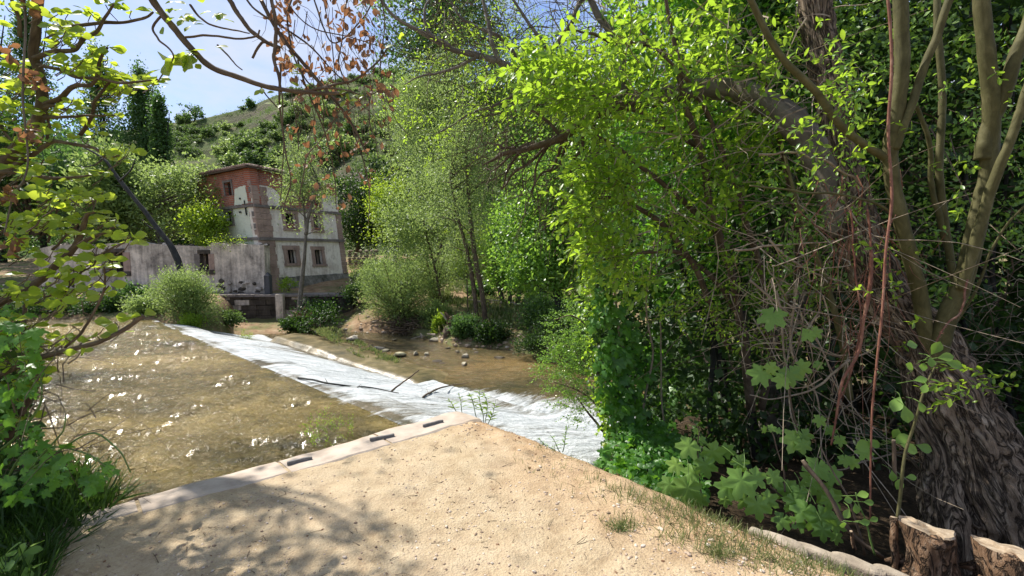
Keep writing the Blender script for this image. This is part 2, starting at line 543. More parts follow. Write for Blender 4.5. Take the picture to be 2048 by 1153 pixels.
def ts_grid(name, mat, T, S, zfun, colfun=None, smooth=True):
    Tg, Sg = np.meshgrid(T, S, indexing='ij')
    X = A_[0] + Tg * tv[0] + Sg * nv[0]; Y = A_[1] + Tg * tv[1] + Sg * nv[1]
    Z = zfun(Tg, Sg, X, Y)
    V = np.stack([X, Y, Z], -1).reshape(-1, 3)
    n, m_ = Tg.shape
    i = np.arange(n - 1)[:, None] * m_; j = np.arange(m_ - 1)[None, :]
    Fq = np.stack([i + j, i + j + 1, i + m_ + j + 1, i + m_ + j], -1).reshape(-1, 4)
    # orientation up
    a = V[Fq[0, 1]] - V[Fq[0, 0]]; b = V[Fq[0, 2]] - V[Fq[0, 0]]
    if np.cross(a, b)[2] < 0: Fq = Fq[:, ::-1]
    mb = MB(); mb.add(V, Fq)
    o = mb.build(name, mat, smooth=smooth)
    me = o.data
    uv = me.uv_layers.new(name='flow')
    li = np.zeros(len(me.loops), int); me.loops.foreach_get('vertex_index', li)
    TT = np.stack([Tg.ravel(), Sg.ravel()], -1)[li]
    uv.data.foreach_set('uv', TT.ravel().astype(np.float32))
    if colfun is not None:
        at_ = me.attributes.new('foam', 'FLOAT', 'POINT')
        at_.data.foreach_set('value', np.clip(colfun(Tg, Sg, X, Y), 0, 1).ravel().astype(np.float32))
    return o

def weir_s0(T): return 4.25 + .5 * np.clip((5 - T) / 6, 0, 1)
def weir_z(Tg, Sg, X, Y):
    w = weir_s0(Tg)
    k = np.clip(Sg / w, 0, 1)
    z = Z_POOL - (Z_POOL - Z_LOW) * (k ** 1.15)
    z = np.where(Sg < 0, Z_POOL - .02, z)
    ledge = .10 * (1 / (1 + np.exp(-np.clip((Sg - .95 - .1 * fbm(Tg * .5, 0 * Tg)) / .05, -30, 30))))   # small step below the crest
    z = z - ledge * (1 - k)
    z = z + .035 * fbm(Tg * 1.6, Sg * .45, 4) * np.clip(Sg * 2, 0, 1) + .03 * fbm(Tg * 5, Sg * 1.1 + 4, 3) * np.clip(k * 2, 0, 1)
    return z

# water: clear shallow water over an ochre and olive bed; ripples as real bump
def water_mat(name, deep, shallow, foam=True, ripple_rot=0.0, rs=(1.0, 3.0, 1), rstr=.5, sp=4.0, bedscale=.5, rough=.06, bdist=.22, spec=.5, ior=1.33):
    m, nt = newmat(name); t = NT(nt)
    bed = t.noise(t.pos((1, 1.6, 1), (0, 0, ripple_rot)), bedscale, 5, .55, .5)
    bed2 = t.noise(t.pos((1, 2.6, 1), (0, 0, ripple_rot)), bedscale * 9, 5, .6, 1.0)
    bmix = t.math('ADD', t.math('MULTIPLY', bed, .75), t.math('MULTIPLY', bed2, .3))
    col = t.ramp(bmix, [(.36, deep), (.52, tuple((d + s_) / 2 for d, s_ in zip(deep, shallow))), (.64, shallow)])
    w1 = t.noise(t.pos(rs, (0, 0, ripple_rot)), sp, 4, .55, .9)
    w2 = t.noise(t.pos((rs[0], rs[1] * .8, 1), (0, 0, ripple_rot + .5)), sp * 2.6, 3, .5, .6)
    w3 = t.noise(t.pos((1, 1.4, 1), (0, 0, ripple_rot - .3)), sp * 7, 2, .5)
    h = t.math('ADD', t.math('ADD', w1, t.math('MULTIPLY', w2, .42)), t.math('MULTIPLY', w3, .13))
    nrm = t.bump(h, rstr, bdist)
    rv = rough
    if foam:
        at_ = t.n("ShaderNodeAttribute", attribute_name='foam').outputs['Fac']
        uv = t.n("ShaderNodeUVMap", uv_map='flow').outputs[0]
        m1 = t.n("ShaderNodeMapping", {'Vector': uv, 'Scale': (4.0, .7, 1)}).outputs[0]
        m2 = t.n("ShaderNodeMapping", {'Vector': uv, 'Scale': (14.0, 3.2, 1)}).outputs[0]
        f1 = t.noise(m1, 1.0, 8, .7, .7); f2 = t.noise(m2, 1.0, 6, .75, .3)
        ff = t.math('ADD', t.math('MULTIPLY', f1, .62), t.math('MULTIPLY', f2, .38))
        thr = t.math('ADD', t.math('MULTIPLY', at_, 1.15), t.math('SUBTRACT', t.math('MULTIPLY', ff, 1.7), 1.45))
        fm = t.ramp(thr, [(.02, 0.0), (.22, .6), (.42, 1.0)])
        fcol = t.ramp(ff, [(.32, (.26, .29, .29)), (.47, (.45, .48, .49)), (.62, (.74, .76, .77))])
        col = t.mix(fm, col, fcol)
        rv = t.math('ADD', t.math('MULTIPLY', fm, .5), rough)
        nrm = t.bump(ff, 1.0, .12, nrm)
    p = t.pbsdf(col, rv, nrm, spec, IOR=ior)
    t.out(p)
    return m
def foam_pool(T, S, X, Y):
    e = np.clip(1 + S / (.30 + .5 * np.abs(fbm(T * 1.3, S * .5, 3))), 0, 1) * (.75 + .5 * fbm(T * 2.2, S * 1.5, 3))                  # curling over the crest
    g = .62 * np.exp(-((T - 7.5) / 2.6) ** 2 - ((S + 1.1) / 1.0) ** 2)
    return e + g * .5
M['pool'] = water_mat('pool_water', (.05, .042, .010), (.36, .265, .095), True, .42, (.8, 1.9, 1), 1.0, 6.0, .28, .11, .12, .8, 1.36)
M['river'] = water_mat('river_water', (.035, .04, .02), (.24, .16, .065), True, .2, (.8, 2.2, 1), .8, 1.5, .16, .09, .3, .8, 1.38)
M['weirwater'] = water_mat('weir_water', (.10, .09, .06), (.25, .21, .15), True, .2, (1, 2, 1), .5, 4.0, .6, .12)
T_ = np.concatenate([np.arange(-9, -3, .3), np.arange(-3, 17, .055), np.arange(17, 45, .6)]); S_ = np.concatenate([np.arange(-30, -15, .7), np.arange(-15, 0.001, .055)])
def pool_z(T, S, X, Y):
    u = X * .80 + Y * .60; v = -X * .45 + Y * .89          # ripples run roughly across the current
    r = .095 * fbm(u * .55, v * 2.4, 2, .6) + .066 * (0.5 - np.abs(fbm(u * 1.3 + 9, v * 5.4 + 3, 3, .65)) * 2.2)
    z = Z_POOL + r * np.clip(-S * 1.5, 0, 1)
    return z
o = ts_grid('pool_water', M['pool'], T_, S_, pool_z, foam_pool); tag(o, kind='structure')

def foam_weir(T, S, X, Y):
    w = weir_s0(T); k = S / w
    f = .90 - .22 * np.exp(-((k - .9) / .12) ** 2) * (T > 6)
    led = .12 * np.exp(-((S - .95) / .09) ** 2) * np.clip((T - 1) / 2, 0, 1)
    dry = .45 * np.clip((k - .72) * 4, 0, 1) * np.clip((T - 5.0) / 3, 0, 1)      # far half: foot of the slope runs nearly dry
    e = .25 * np.exp(-(S / .15) ** 2)
    return f - led - dry - e + .55 * fbm(T * .9 + 5, S * .35, 4)
Tw = np.arange(-9, 13.9, .07)
o = ts_grid('weir_water', M['weirwater'], Tw, np.concatenate([[-.12], np.arange(0, 1.4, .05), np.arange(1.4, 5.0, .1)]), lambda T, S, X, Y: np.where(S < .001, Z_POOL + .004, weir_z(T, S, X, Y) + .045 * np.clip(S / .4, 0, 1)), foam_weir)
tag(o, kind='structure')
def foam_river(T, S, X, Y):
    w = weir_s0(T)
    f = 1.1 * np.clip(1 - (S - w) / (2.6 * np.clip((6.0 - T) / 4.5, .12, 1.25)), 0, 1) ** .8
    f = f + .5 * np.exp(-((S - w - 2.0 - .25 * (T - 6)) / .55) ** 2) * np.exp(-((T - 8.0) / 3.4) ** 2)     # thin fall over the apron edge
    f = f + .22 * np.exp(-((S - w - 4) / 1.6) ** 2) * np.exp(-((T - 1.5) / 2.5) ** 2)
    return f
o = ts_grid('river_water', M['river'], np.concatenate([np.arange(-24, -8, .5), np.arange(-8, 20, .14)]), np.concatenate([np.arange(3.6, 12, .12), np.arange(12, 30, .5)]),
            lambda T, S, X, Y: Z_LOW + .02 + .035 * fbm(X * 1.3, Y * 2.4, 4) + .05 * fbm(X * 2.2, Y * 2.6, 3) * np.exp(-((S - weir_s0(T)) / 1.6) ** 2), foam_river)
tag(o, kind='structure')
# weir body of old masonry under the sheet of water
M['weirstone'] = (lambda: None)
m, nt = newmat('wet_stone'); t = NT(nt)
b = t.noise(t.pos(), 3, 8, .65); c3 = t.noise(t.pos(), 20, 5, .7)
col = t.ramp(b, [(.3, (.05, .045, .03)), (.5, (.16, .13, .09)), (.7, (.30, .24, .16))])
t.out(t.pbsdf(col, .45, t.bump(t.math('ADD', b, t.math('MULTIPLY', c3, .3)), .7, .05), .5))
M['weirstone'] = m
o = ts_grid('weir', M['weirstone'], np.arange(-9, 14.6, .25), np.arange(-.6, 5.2, .15), lambda T, S, X, Y: weir_z(T, S, X, Y) - .10 + np.where(T > 13.8, .1, 0))
tag(o, kind='structure')
# apron kerb at the foot of the weir (far half), wet ochre ledge with algae
m, nt = newmat('wet_apron'); t = NT(nt)
b = t.noise(t.pos(), 1.6, 8, .65); c3 = t.noise(t.pos(), 14, 5, .7)
col = t.ramp(b, [(.32, (.05, .045, .022)), (.5, (.14, .11, .055)), (.68, (.26, .20, .11))])
t.out(t.pbsdf(col, .3, t.bump(t.math('ADD', b, t.math('MULTIPLY', c3, .4)), .7, .04), .5))
M['apron'] = m
def apron_z(T, S, X, Y):
    w = weir_s0(T)
    k = S - w
    z = Z_LOW + .16 - .10 * np.clip((k - .9) / .6, 0, 1) - .25 * np.clip((k - 1.5) / .5, 0, 1) - .2 * np.clip(-k / .2 - 0, 0, 1)
    z = z - .4 * np.clip((5.4 - T) / 1.4, 0, 1) + .03 * fbm(T * 2, S * 2)
    return z + .1 * np.clip((T - 9.5) / 2, 0, 1)
o = ts_grid('weir_apron', M['apron'], np.arange(3.6, 15.5, .12), np.arange(3.9, 7.2, .1), apron_z); tag(o, kind='structure')

# ---- path on top of the river wall (a right-angled corner of old masonry)
TIP = onz(921, 813, 0)[:2]
E1 = onz(250, 1003, 0)[:2] - TIP; E1 /= np.linalg.norm(E1)     # along the pool side
E2 = onz(1500, 1042, 0)[:2] - TIP; E2 /= np.linalg.norm(E2)    # along the weir side
def wedge(a, b): return TIP + a * E1 + b * E2
def wedge_ab(p): return np.linalg.solve(np.stack([E1, E2], 1), np.asarray(p)[:2] - TIP)
def edge_off(u, k): return .05 * fbm(u * 1.3 + k * 31, k * 7.0, 4)
def path_z(a, b):
    e = np.minimum(a + edge_off(b, 1), b + .5 * edge_off(a, 2))
    z = .034 * fbm(a * 1.1, b * 1.1, 4) + .011 * fbm(a * 5, b * 5, 3) + .005 * fbm(a * 19, b * 19, 2)
    z = z - .055 * np.exp(-np.clip(a, 0, 9) / .10) - .02 * np.exp(-np.clip(b, 0, 9) / .06)
    # the right-hand margin is lumpy loose soil
    z = z + .035 * np.exp(-((a - .22) / .2) ** 2) * (fbm(b * 4, a * 6, 4) + .2)
    return z
m, nt = newmat('path_earth'); t = NT(nt)
a1 = t.noise(t.pos(), .9, 5, .6, .3); b = t.noise(t.pos(), 6, 8, .7); c3 = t.noise(t.pos(), 60, 6, .75); v = t.n("ShaderNodeTexVoronoi", {'Vector': t.pos(), 'Scale': 75.0}).outputs['Distance']
col = t.ramp(b, [(.3, (.28, .205, .125)), (.48, (.41, .32, .205)), (.7, (.49, .40, .27))])
col = t.mix(t.ramp(c3, [(.38, .5), (.5, 0.0)]), col, (.25, .17, .11))
col = t.mix(t.ramp(a1, [(.45, 0.0), (.7, .5)]), col, (.46, .37, .27))
at_ = t.n("ShaderNodeAttribute", attribute_name='margin').outputs['Fac']
orange = t.ramp(b, [(.3, (.25, .15, .08)), (.55, (.42, .28, .16)), (.75, (.50, .38, .25))])
col = t.mix(t.math('MULTIPLY', at_, t.ramp(a1, [(.3, .35), (.6, .95)])), col, orange)
h = t.math('ADD', t.math('ADD', t.math('MULTIPLY', b, 1.0), t.math('MULTIPLY', c3, .35)), t.math('MULTIPLY', v, .25))
t.out(t.pbsdf(col, .95, t.bump(h, .8, .022), .1))
M['path'] = m
us = np.concatenate([[0.0, .01, .03], np.arange(.05, 4.2, .026), np.arange(4.2, 7.5, .1)])
Ag, Bg = np.meshgrid(us, us, indexing='ij')
# jitter outer edges
Aj = Ag + edge_off(Bg, 1) * np.exp(-Ag / .12); Bj = Bg + edge_off(Ag, 2) * .5 * np.exp(-Bg / .12)
XY = TIP[None, None] + Aj[..., None] * E1 + Bj[..., None] * E2
Zp = path_z(Ag, Bg)
V = np.concatenate([XY, Zp[..., None]], -1).reshape(-1, 3)
n = len(us)
i = np.arange(n - 1)[:, None] * n; j = np.arange(n - 1)[None, :]
Fq = np.stack([i + j, i + j + 1, i + n + j + 1, i + n + j], -1).reshape(-1, 4)
if np.cross(V[Fq[0, 1]] - V[Fq[0, 0]], V[Fq[0, 2]] - V[Fq[0, 0]])[2] < 0: Fq = Fq[:, ::-1]
mb = MB(); mb.add(V, Fq)
path = mb.build('path', M['path'], smooth=True); tag(path, kind='structure')
at_ = path.data.attributes.new('margin', 'FLOAT', 'POINT')
at_.data.foreach_set('value', np.clip(1.15 - Ag / (.35 + .22 * Bg) + .6 * fbm(Ag * 2, Bg * 2), 0, 1).ravel().astype(np.float32))
def path_h(p):
    a, b = wedge_ab(p); return float(path_z(a, b))
def path_hv(P):
    ab = np.linalg.solve(np.stack([E1, E2], 1), (P[:, :2] - TIP).T)
    return path_z(ab[0], ab[1]), ab

# river wall faces below the path: courses of stone blocks as real pieces
m, nt = newmat('wall_stone'); t = NT(nt)
oi = t.n("ShaderNodeObjectInfo").outputs['Random']
b = t.noise(t.pos(), 7, 8, .65); c3 = t.noise(t.pos(), 40, 5, .7)
col = t.ramp(b, [(.3, (.16, .13, .10)), (.5, (.30, .25, .19)), (.72, (.44, .38, .30))])
col = t.mix(t.math('MULTIPLY', oi, .3), col, (.20, .16, .12))
t.out(t.pbsdf(col, .9, t.bump(t.math('ADD', b, t.math('MULTIPLY', c3, .4)), .8, .02), .15))
M['wallstone'] = m
rw = thing('river_wall', 'old stone river wall carrying the sandy path corner', 'wall', (TIP[0], TIP[1], -1.5))
core = MB()
q = [wedge(.14, .14), wedge(7, .14), wedge(7, 7), wedge(.14, 7)]
core.addpoly([[*p, -3.2] for p in q] + [[*p, -.10] for p in q], [[0, 1, 5, 4], [1, 2, 6, 5], [2, 3, 7, 6], [3, 0, 4, 7], [4, 5, 6, 7]])
core.build('wall_core', M['wallstone'], rw)
blk = []
for side in (0, 1):
    z = -3.1
    while z < -.1:
        h = min(.26 + .1 * random.random(), -.085 - z)
        if h < .05: break
        u = -.02 if (round(z * 10) % 2) else 0.0
        while u < 5.5:
            w = .35 + .35 * random.random()
            mbk = MB()
            e = E1 if side == 0 else E2; nn = -(E2 if side == 0 else E1)
            d = .03 * random.random() - edge_off(u + w / 2, 2 if side == 0 else 1) * (.5 if side == 0 else 1) * .0
            lo = np.array([0.012, -.2, .008]); hi = np.array([w - .012, .0 + d - .02, h - .008])
            box(mbk, lo, hi, .02)
            Vb = mbk.v[0]
            W = np.zeros_like(Vb)
            base = TIP + e * u
            W[:, :2] = base + np.outer(Vb[:, 0], e) + np.outer(Vb[:, 1], nn)
            W[:, 2] = z + Vb[:, 2]
            mbk.v[0] = W
            if np.cross(np.append(e, 0), np.append(nn, 0))[2] < 0: mbk.f[4][0] = mbk.f[4][0][:, ::-1]
            blk.append(mbk)
            u += w
        z += h
for mbk in blk[:290]:
    mbk.build('stone_block', M['wallstone'], rw)

# smooth stone coping along the pool side of the path
m, nt = newmat('coping_stone'); t = NT(nt)
b = t.noise(t.pos(), 5, 8, .6); c3 = t.noise(t.pos(), 50, 5, .7); a1 = t.noise(t.pos(), 1.6, 4)
col = t.ramp(b, [(.3, (.30, .245, .20)), (.5, (.42, .35, .29)), (.72, (.50, .43, .36))])
col = t.mix(t.ramp(a1, [(.5, 0.0), (.7, .5)]), col, (.34, .26, .18))
t.out(t.pbsdf(col, .85, t.bump(t.math('ADD', b, t.math('MULTIPLY', c3, .2)), .5, .012), .2))
M['coping'] = m
cop = thing('stone_coping', 'smooth pale stone coping slabs edging the path above the pool', 'coping', (TIP[0], TIP[1], 0))
# break points along the pool edge, widths measured across the coping
cuts = [(.05, .95, .40, .36), (.97, 1.72, .37, .33), (1.74, 2.55, .31, .26), (2.57, 3.35, .22, .17), (3.37, 4.3, .18, .15)]
a_in = wedge_ab(onz(794, 893, 0)); a_out = wedge_ab(onz(640, 944, 0))
for (a0, a1_, w0, w1) in cuts:
    na, nb = 26, 14
    g = MB()
    aa = np.linspace(a0, a1_, na); k = np.linspace(0, 1, nb)
    Aq, Kq = np.meshgrid(aa, k, indexing='ij')
    Wd = w0 + (w1 - w0) * (Aq - a0) / (a1_ - a0)
    Bq = -.03 + .045 * fbm(Aq * 2.2, 0 * Aq + 3, 3) * (1 - Kq) + Kq * (Wd + .03)
    P2 = TIP + Aq[..., None] * E1 + Bq[..., None] * E2
    Zq = .004 + .006 * fbm(Aq * 4, Bq * 4, 3) + .010 * fbm(Aq * 1.2, Bq * 2) - .035 * np.exp(-Kq / .05) - .02 * np.clip((Kq - .93) / .07, 0, 1) + path_z(Aq, Bq) * .5
    top = np.concatenate([P2, Zq[..., None]], -1).reshape(-1, 3)
    i = np.arange(na - 1)[:, None] * nb; j = np.arange(nb - 1)[None, :]
    Fq = np.stack([i + j, i + j + 1, i + nb + j + 1, i + nb + j], -1).reshape(-1, 4)
    if np.cross(top[Fq[0, 1]] - top[Fq[0, 0]], top[Fq[0, 2]] - top[Fq[0, 0]])[2] < 0: Fq = Fq[:, ::-1]
    g.add(top, Fq)
    ring = [r * nb for r in range(na)] + [(na - 1) * nb + c for c in range(1, nb)] + [r * nb + nb - 1 for r in range(na - 2, -1, -1)] + [c for c in range(nb - 2, 0, -1)]
    low = top[ring].copy(); low[:, 2] = -.13
    up = top[ring].copy()
    g.add(np.concatenate([up, low]), [[q_, (q_ + 1) % len(ring), (q_ + 1) % len(ring) + len(ring), q_ + len(ring)] for q_ in range(len(ring))])
    g.build('slab', M['coping'], cop, smooth=False)
# short dark iron bars / cramps lying by the edge
M['iron'] = bark('weathered_iron', (.10, .10, .10), (.18, .175, .175), (.30, .29, .29), 20, (1, 1, 1), .5, .003, .6)
for k, ((x0, y0), (x1, y1), w, lab) in enumerate([((740, 876), (788, 865), .030, 'short dark weathered wooden slat lying across the pale coping, middle one of three'),
                                         ((846, 847), (886, 837), .026, 'short dark weathered wooden slat nearest the tip of the path corner'),
                                         ((574, 922), (624, 910), .026, 'short dark weathered wooden slat furthest left on the coping edge')]):
    p0 = onz(x0, y0, .03); p1 = onz(x1, y1, .03)
    d = p1 - p0; Ln = np.linalg.norm(d); d /= Ln; sd = np.array([-d[1], d[0], 0])
    g = MB(); nseg = 5
    rows = []
    for q_ in range(nseg + 1):
        c = p0 + d * Ln * q_ / nseg
        wj = w * .36 * (1 + .25 * (random.random() - .5))
        zt = path_h(c) + .024 + .006 * random.random()
        rows += [[*(c + sd * wj)[:2], zt - .02], [*(c - sd * wj)[:2], zt - .02], [*(c - sd * wj * .9)[:2], zt + .004], [*(c + sd * wj * .9)[:2], zt + .004]]
    fq = []
    for q_ in range(nseg):
        o_ = q_ * 4
        for r in range(4): fq.append([o_ + r, o_ + (r + 1) % 4, o_ + 4 + (r + 1) % 4, o_ + 4 + r])
    fq += [[0, 3, 2, 1], [nseg * 4, nseg * 4 + 1, nseg * 4 + 2, nseg * 4 + 3]]
    g.add(rows, fq)
    ob = g.build('wooden_slat', M['iron'], origin=p0); tag(ob, lab, 'slat', 'wooden slats on the coping')

# gravel lying on the path: real pebbles
m, nt = newmat('pebble'); t = NT(nt)
g_ = t.n("ShaderNodeNewGeometry").outputs['Random Per Island']
col = t.ramp(g_, [(0, (.16, .11, .08)), (.25, (.30, .22, .16)), (.6, (.42, .33, .25)), (1, (.56, .48, .40))])
t.out(t.pbsdf(col, .9, None, .15))
M['pebble'] = m
def scatter_pebbles(N, smin, smax, amax, pw=3, fn=None):
    P = []
    aa = RNG.random(N * 3) * amax; bb = RNG.random(N * 3) * amax
    w = TIP + np.outer(aa, E1) + np.outer(bb, E2)
    keep = (w[:, 1] > .6)
    cl = fbm(aa * 1.7, bb * 1.7, 3)
    keep &= (RNG.random(len(aa)) < np.clip(.45 + cl * 1.6, .05, 1))
    if fn is not None: keep &= fn(aa, bb)
    # keep the smooth coping strip nearly clean
    keep &= ~((bb < .34) & (RNG.random(len(aa)) < .9))
    aa, bb, w = aa[keep][:N], bb[keep][:N], w[keep][:N]
    s = smin + (smax - smin) * RNG.random(len(aa)) ** pw
    V0, F0 = ICO1
    ang = RNG.random(len(aa)) * 6.28
    sc3 = np.stack([s * (0.8 + .7 * RNG.random(len(s))), s * (.6 + .4 * RNG.random(len(s))), s * (.35 + .35 * RNG.random(len(s)))], -1)
    Vb = V0[None] * (1 + .25 * (RNG.random((len(s), len(V0), 1)) - .5)) * sc3[:, None]
    c, s_ = np.cos(ang)[:, None], np.sin(ang)[:, None]
    X = Vb[..., 0] * c - Vb[..., 1] * s_; Yy = Vb[..., 0] * s_ + Vb[..., 1] * c
    z = path_z(aa, bb)[:, None] + Vb[..., 2] + s[:, None] * .15
    Vw = np.stack([X + w[:, 0:1], Yy + w[:, 1:2], z], -1).reshape(-1, 3)
    Fw = (F0[None] + (np.arange(len(s)) * len(V0))[:, None, None]).reshape(-1, 3)
    mb = MB(); mb.add(Vw, Fw)
    return mb
g = scatter_pebbles(9000, .002, .010, 4.6, 4)
ob = g.build('gravel', M['pebble']); tag(ob, kind='stuff')
g = scatter_pebbles(2600, .003, .019, 4.6, 5, lambda a, b: a < .35 + .18 * b)
ob = g.build('margin_gravel', M['pebble']); tag(ob, kind='stuff')

# right bank: dark earth and leaf litter below the path on the river's right side
m, nt = newmat('leaf_litter'); t = NT(nt)
b = t.noise(t.pos(), 5, 8, .7); c3 = t.noise(t.pos(), 38, 6, .75)
col = t.ramp(t.math('ADD', t.math('MULTIPLY', b, .5), t.math('MULTIPLY', c3, .5)), [(.35, (.02, .015, .01)), (.52, (.07, .05, .03)), (.68, (.19, .13, .08))])
t.out(t.pbsdf(col, .95, t.bump(t.math('ADD', b, c3), 1, .05), .1))
M['litter'] = m
def rb_bound(x): return np.interp(x, [0, .6, 1.2, 2.2, 5, 12, 40], [3.4, 4.4, 6.0, 7.0, 8.4, 9.2, 10])
def rb_z(x, y):
    ab0 = ((x - TIP[0]) * E2[1] - (y - TIP[1]) * E2[0])
    # distance beyond the path's right edge
    nrm = np.array([E2[1], -E2[0]])
    if (np.array([3.0, 5.0]) - TIP) @ nrm < 0: nrm = -nrm
    d = (x - TIP[0]) * nrm[0] + (y - TIP[1]) * nrm[1]
    near = np.clip((3.0 - y) / 1.5, 0, 1)
    z = -.03 - (.45 * (1 - near) + .10) * np.clip((d) / .35, 0, 1) ** .7 - .35 * np.clip(d / 2.5, 0, 1) * (1 - near)
    fall = np.clip((y - rb_bound(x)) / .9 + .6, 0, 1)
    z = z * (1 - fall) + -3.1 * fall
    z = z + .06 * fbm(x * 1.5, y * 1.5, 4) * np.clip(d * 4, 0, 1)
    z = np.where(d < .02, -.12 - .4 * np.clip(-d * 2, 0, 1), z)
    return z
xs = np.arange(-.6, 16, .10); ys = np.arange(.2, 12, .10)
Xg, Yg = np.meshgrid(xs, ys, indexing='ij')
V = np.stack([Xg, Yg, rb_z(Xg, Yg)], -1).reshape(-1, 3)
n_, m_ = Xg.shape
i = np.arange(n_ - 1)[:, None] * m_; j = np.arange(m_ - 1)[None, :]
Fq = np.stack([i + j, i + m_ + j, i + m_ + j + 1, i + j + 1], -1).reshape(-1, 4)
mb = MB(); mb.add(V, Fq); ob = mb.build('right_bank', M['litter'], smooth=True); tag(ob, kind='structure')
def rbz(x, y): return float(rb_z(np.array(x, float), np.array(y, float)))
# left near bank, under the fig tree
def lb_z(x, y):
    nrm = np.array([-E2[0], -E2[1]])
    d = np.clip((-2.55 - x), 0, 9)
    z = .02 - .10 * (d > 0) - .35 * np.clip(d / 1.2, 0, 1)
    # slope into the pool towards +Y
    yb = 3.3 + .22 * np.clip(-x - 2.6, 0, 9) ** .8
    fall = np.clip((y - yb) / .7 + .6, 0, 1)
    return z * (1 - fall) - 1.5 * fall + .06 * fbm(x * 2, y * 2, 3)
xs = np.arange(-14, -2.2, .12); ys = np.arange(-1, 7.5, .12)
Xg, Yg = np.meshgrid(xs, ys, indexing='ij')
V = np.stack([Xg, Yg, lb_z(Xg, Yg) - .02], -1).reshape(-1, 3)
n_, m_ = Xg.shape
i = np.arange(n_ - 1)[:, None] * m_; j = np.arange(m_ - 1)[None, :]
Fq = np.stack([i + j, i + m_ + j, i + m_ + j + 1, i + j + 1], -1).reshape(-1, 4)
mb = MB(); mb.add(V, Fq); ob = mb.build('left_bank', M['litter'], smooth=True); tag(ob, kind='structure')
# ground plane underneath everything, out to the horizon
mb = MB(); mb.add([[-900, -400, -3.6], [900, -400, -3.6], [900, 900, -3.6], [-900, 900, -3.6]], [[0, 1, 2, 3]])
ob = mb.build('ground', M['bank']); tag(ob, kind='structure')
# land behind the camera, level with the path
mb = MB()
xs = np.linspace(-60, 60, 40); ys = np.linspace(-60, -1.5, 24)
Xg, Yg = np.meshgrid(xs, ys, indexing='ij')
V = np.stack([Xg, Yg, -.12 + .2 * fbm(Xg * .1, Yg * .1)], -1).reshape(-1, 3); n_, m_ = Xg.shape
i = np.arange(n_ - 1)[:, None] * m_; j = np.arange(m_ - 1)[None, :]
mb.add(V, np.stack([i + j, i + m_ + j, i + m_ + j + 1, i + j + 1], -1).reshape(-1, 4))
ob = mb.build('near_ground', M['bank'], smooth=True); tag(ob, kind='structure')
# ================================================================== THE MILL
def plaster_mat(name, base, dirt, streak=.6, grime_z=None, grime_scale=1.0, dirtlo=.52):
    m, nt = newmat(name); t = NT(nt)
    a = t.noise(t.pos(), 1.1, 7, .65, .4); b = t.noise(t.pos((3, 3, .35)), 1.7, 6, .6); c = t.noise(t.pos(), 9, 8, .7)
    f = t.math('ADD', t.math('MULTIPLY', a, .6), t.math('MULTIPLY', b, streak * .6))
    f = t.math('ADD', f, t.math('MULTIPLY', c, .22))
    col = t.ramp(f, [(dirtlo, base), (dirtlo + .12, tuple((x + y) / 2 for x, y in zip(base, dirt))), (dirtlo + .28, dirt)])
    spots = t.ramp(t.noise(t.pos(), 3.3, 7, .72, .8), [(.60, 0.0), (.68, .8)])
    col = t.mix(spots, col, tuple(x * .35 + .02 for x in base))
    t.out(t.pbsdf(col, .92, t.bump(t.math('ADD', c, a), .7, .04), .1))
    return m
M['plaster'] = plaster_mat('white_plaster', (.84, .76, .66), (.38, .29, .21), .6, dirtlo=.55)
M['plaster_green'] = plaster_mat('green_plaster', (.70, .72, .58), (.38, .38, .27), .5, dirtlo=.58)  # greener plaster colour for the left face
M['plinth'] = plaster_mat('stained_plinth', (.36, .32, .28), (.08, .08, .06), .8, dirtlo=.48)
M['lowplaster'] = plaster_mat('weathered_render', (.76, .66, .55), (.13, .115, .10), .6, dirtlo=.48)
M['pinkstone'] = plaster_mat('pink_sandstone', (.40, .285, .23), (.17, .12, .10), .6, dirtlo=.54)
M['darkstone'] = plaster_mat('dark_masonry', (.12, .10, .08), (.03, .028, .022), .6, dirtlo=.5)
M['band'] = plaster_mat('grey_belt_stone', (.22, .19, .17), (.09, .08, .07), .6, dirtlo=.55)
M['postst'] = plaster_mat('dark_granite', (.10, .10, .105), (.04, .04, .045), .6, dirtlo=.55)
m, nt = newmat('interior_shade'); t = NT(nt)
t.out(t.pbsdf((.05, .04, .035), .95, None, .05)); M['interior'] = m  # near-black colour stands in for the unlit rooms

def facade_brick_mat(name, er):
    """bricks follow the wall's own horizontal direction; er = unit vector along the wall"""
    m, nt = newmat(name); t = NT(nt)
    g = t.n("ShaderNodeNewGeometry").outputs['Position']
    d = t.n("ShaderNodeVectorMath", {0: g, 1: (er[0], er[1], 0)}, operation='DOT_PRODUCT').outputs['Value']
    sx = t.n("ShaderNodeSeparateXYZ", {0: g})
    cb = t.n("ShaderNodeCombineXYZ", {0: d, 1: sx.outputs[2]})
    bt = t.n("ShaderNodeTexBrick", {'Vector': cb.outputs[0], 'Color1': (.46, .14, .08, 1), 'Color2': (.32, .095, .06, 1), 'Mortar': (.34, .27, .22, 1),
                                    'Scale': 1.0, 'Mortar Size': .018, 'Brick Width': .30, 'Row Height': .115, 'Mortar Smooth': .2, 'Bias': 0.0})
    n = t.noise(t.pos(), 1.5, 7, .65); n2 = t.noise(t.pos(), 11, 6, .7)
    col = t.mix(t.ramp(n, [(.45, 0.0), (.72, .65)]), bt.outputs['Color'], (.10, .055, .05))
    col = t.mix(t.ramp(n2, [(.55, 0.0), (.7, .4)]), col, (.45, .26, .2))
    h = t.math('SUBTRACT', t.math('MULTIPLY', n2, .3), t.math('MULTIPLY', bt.outputs['Fac'], 1.0))
    t.out(t.pbsdf(col, .9, t.bump(h, .8, .02), .1))
    return m

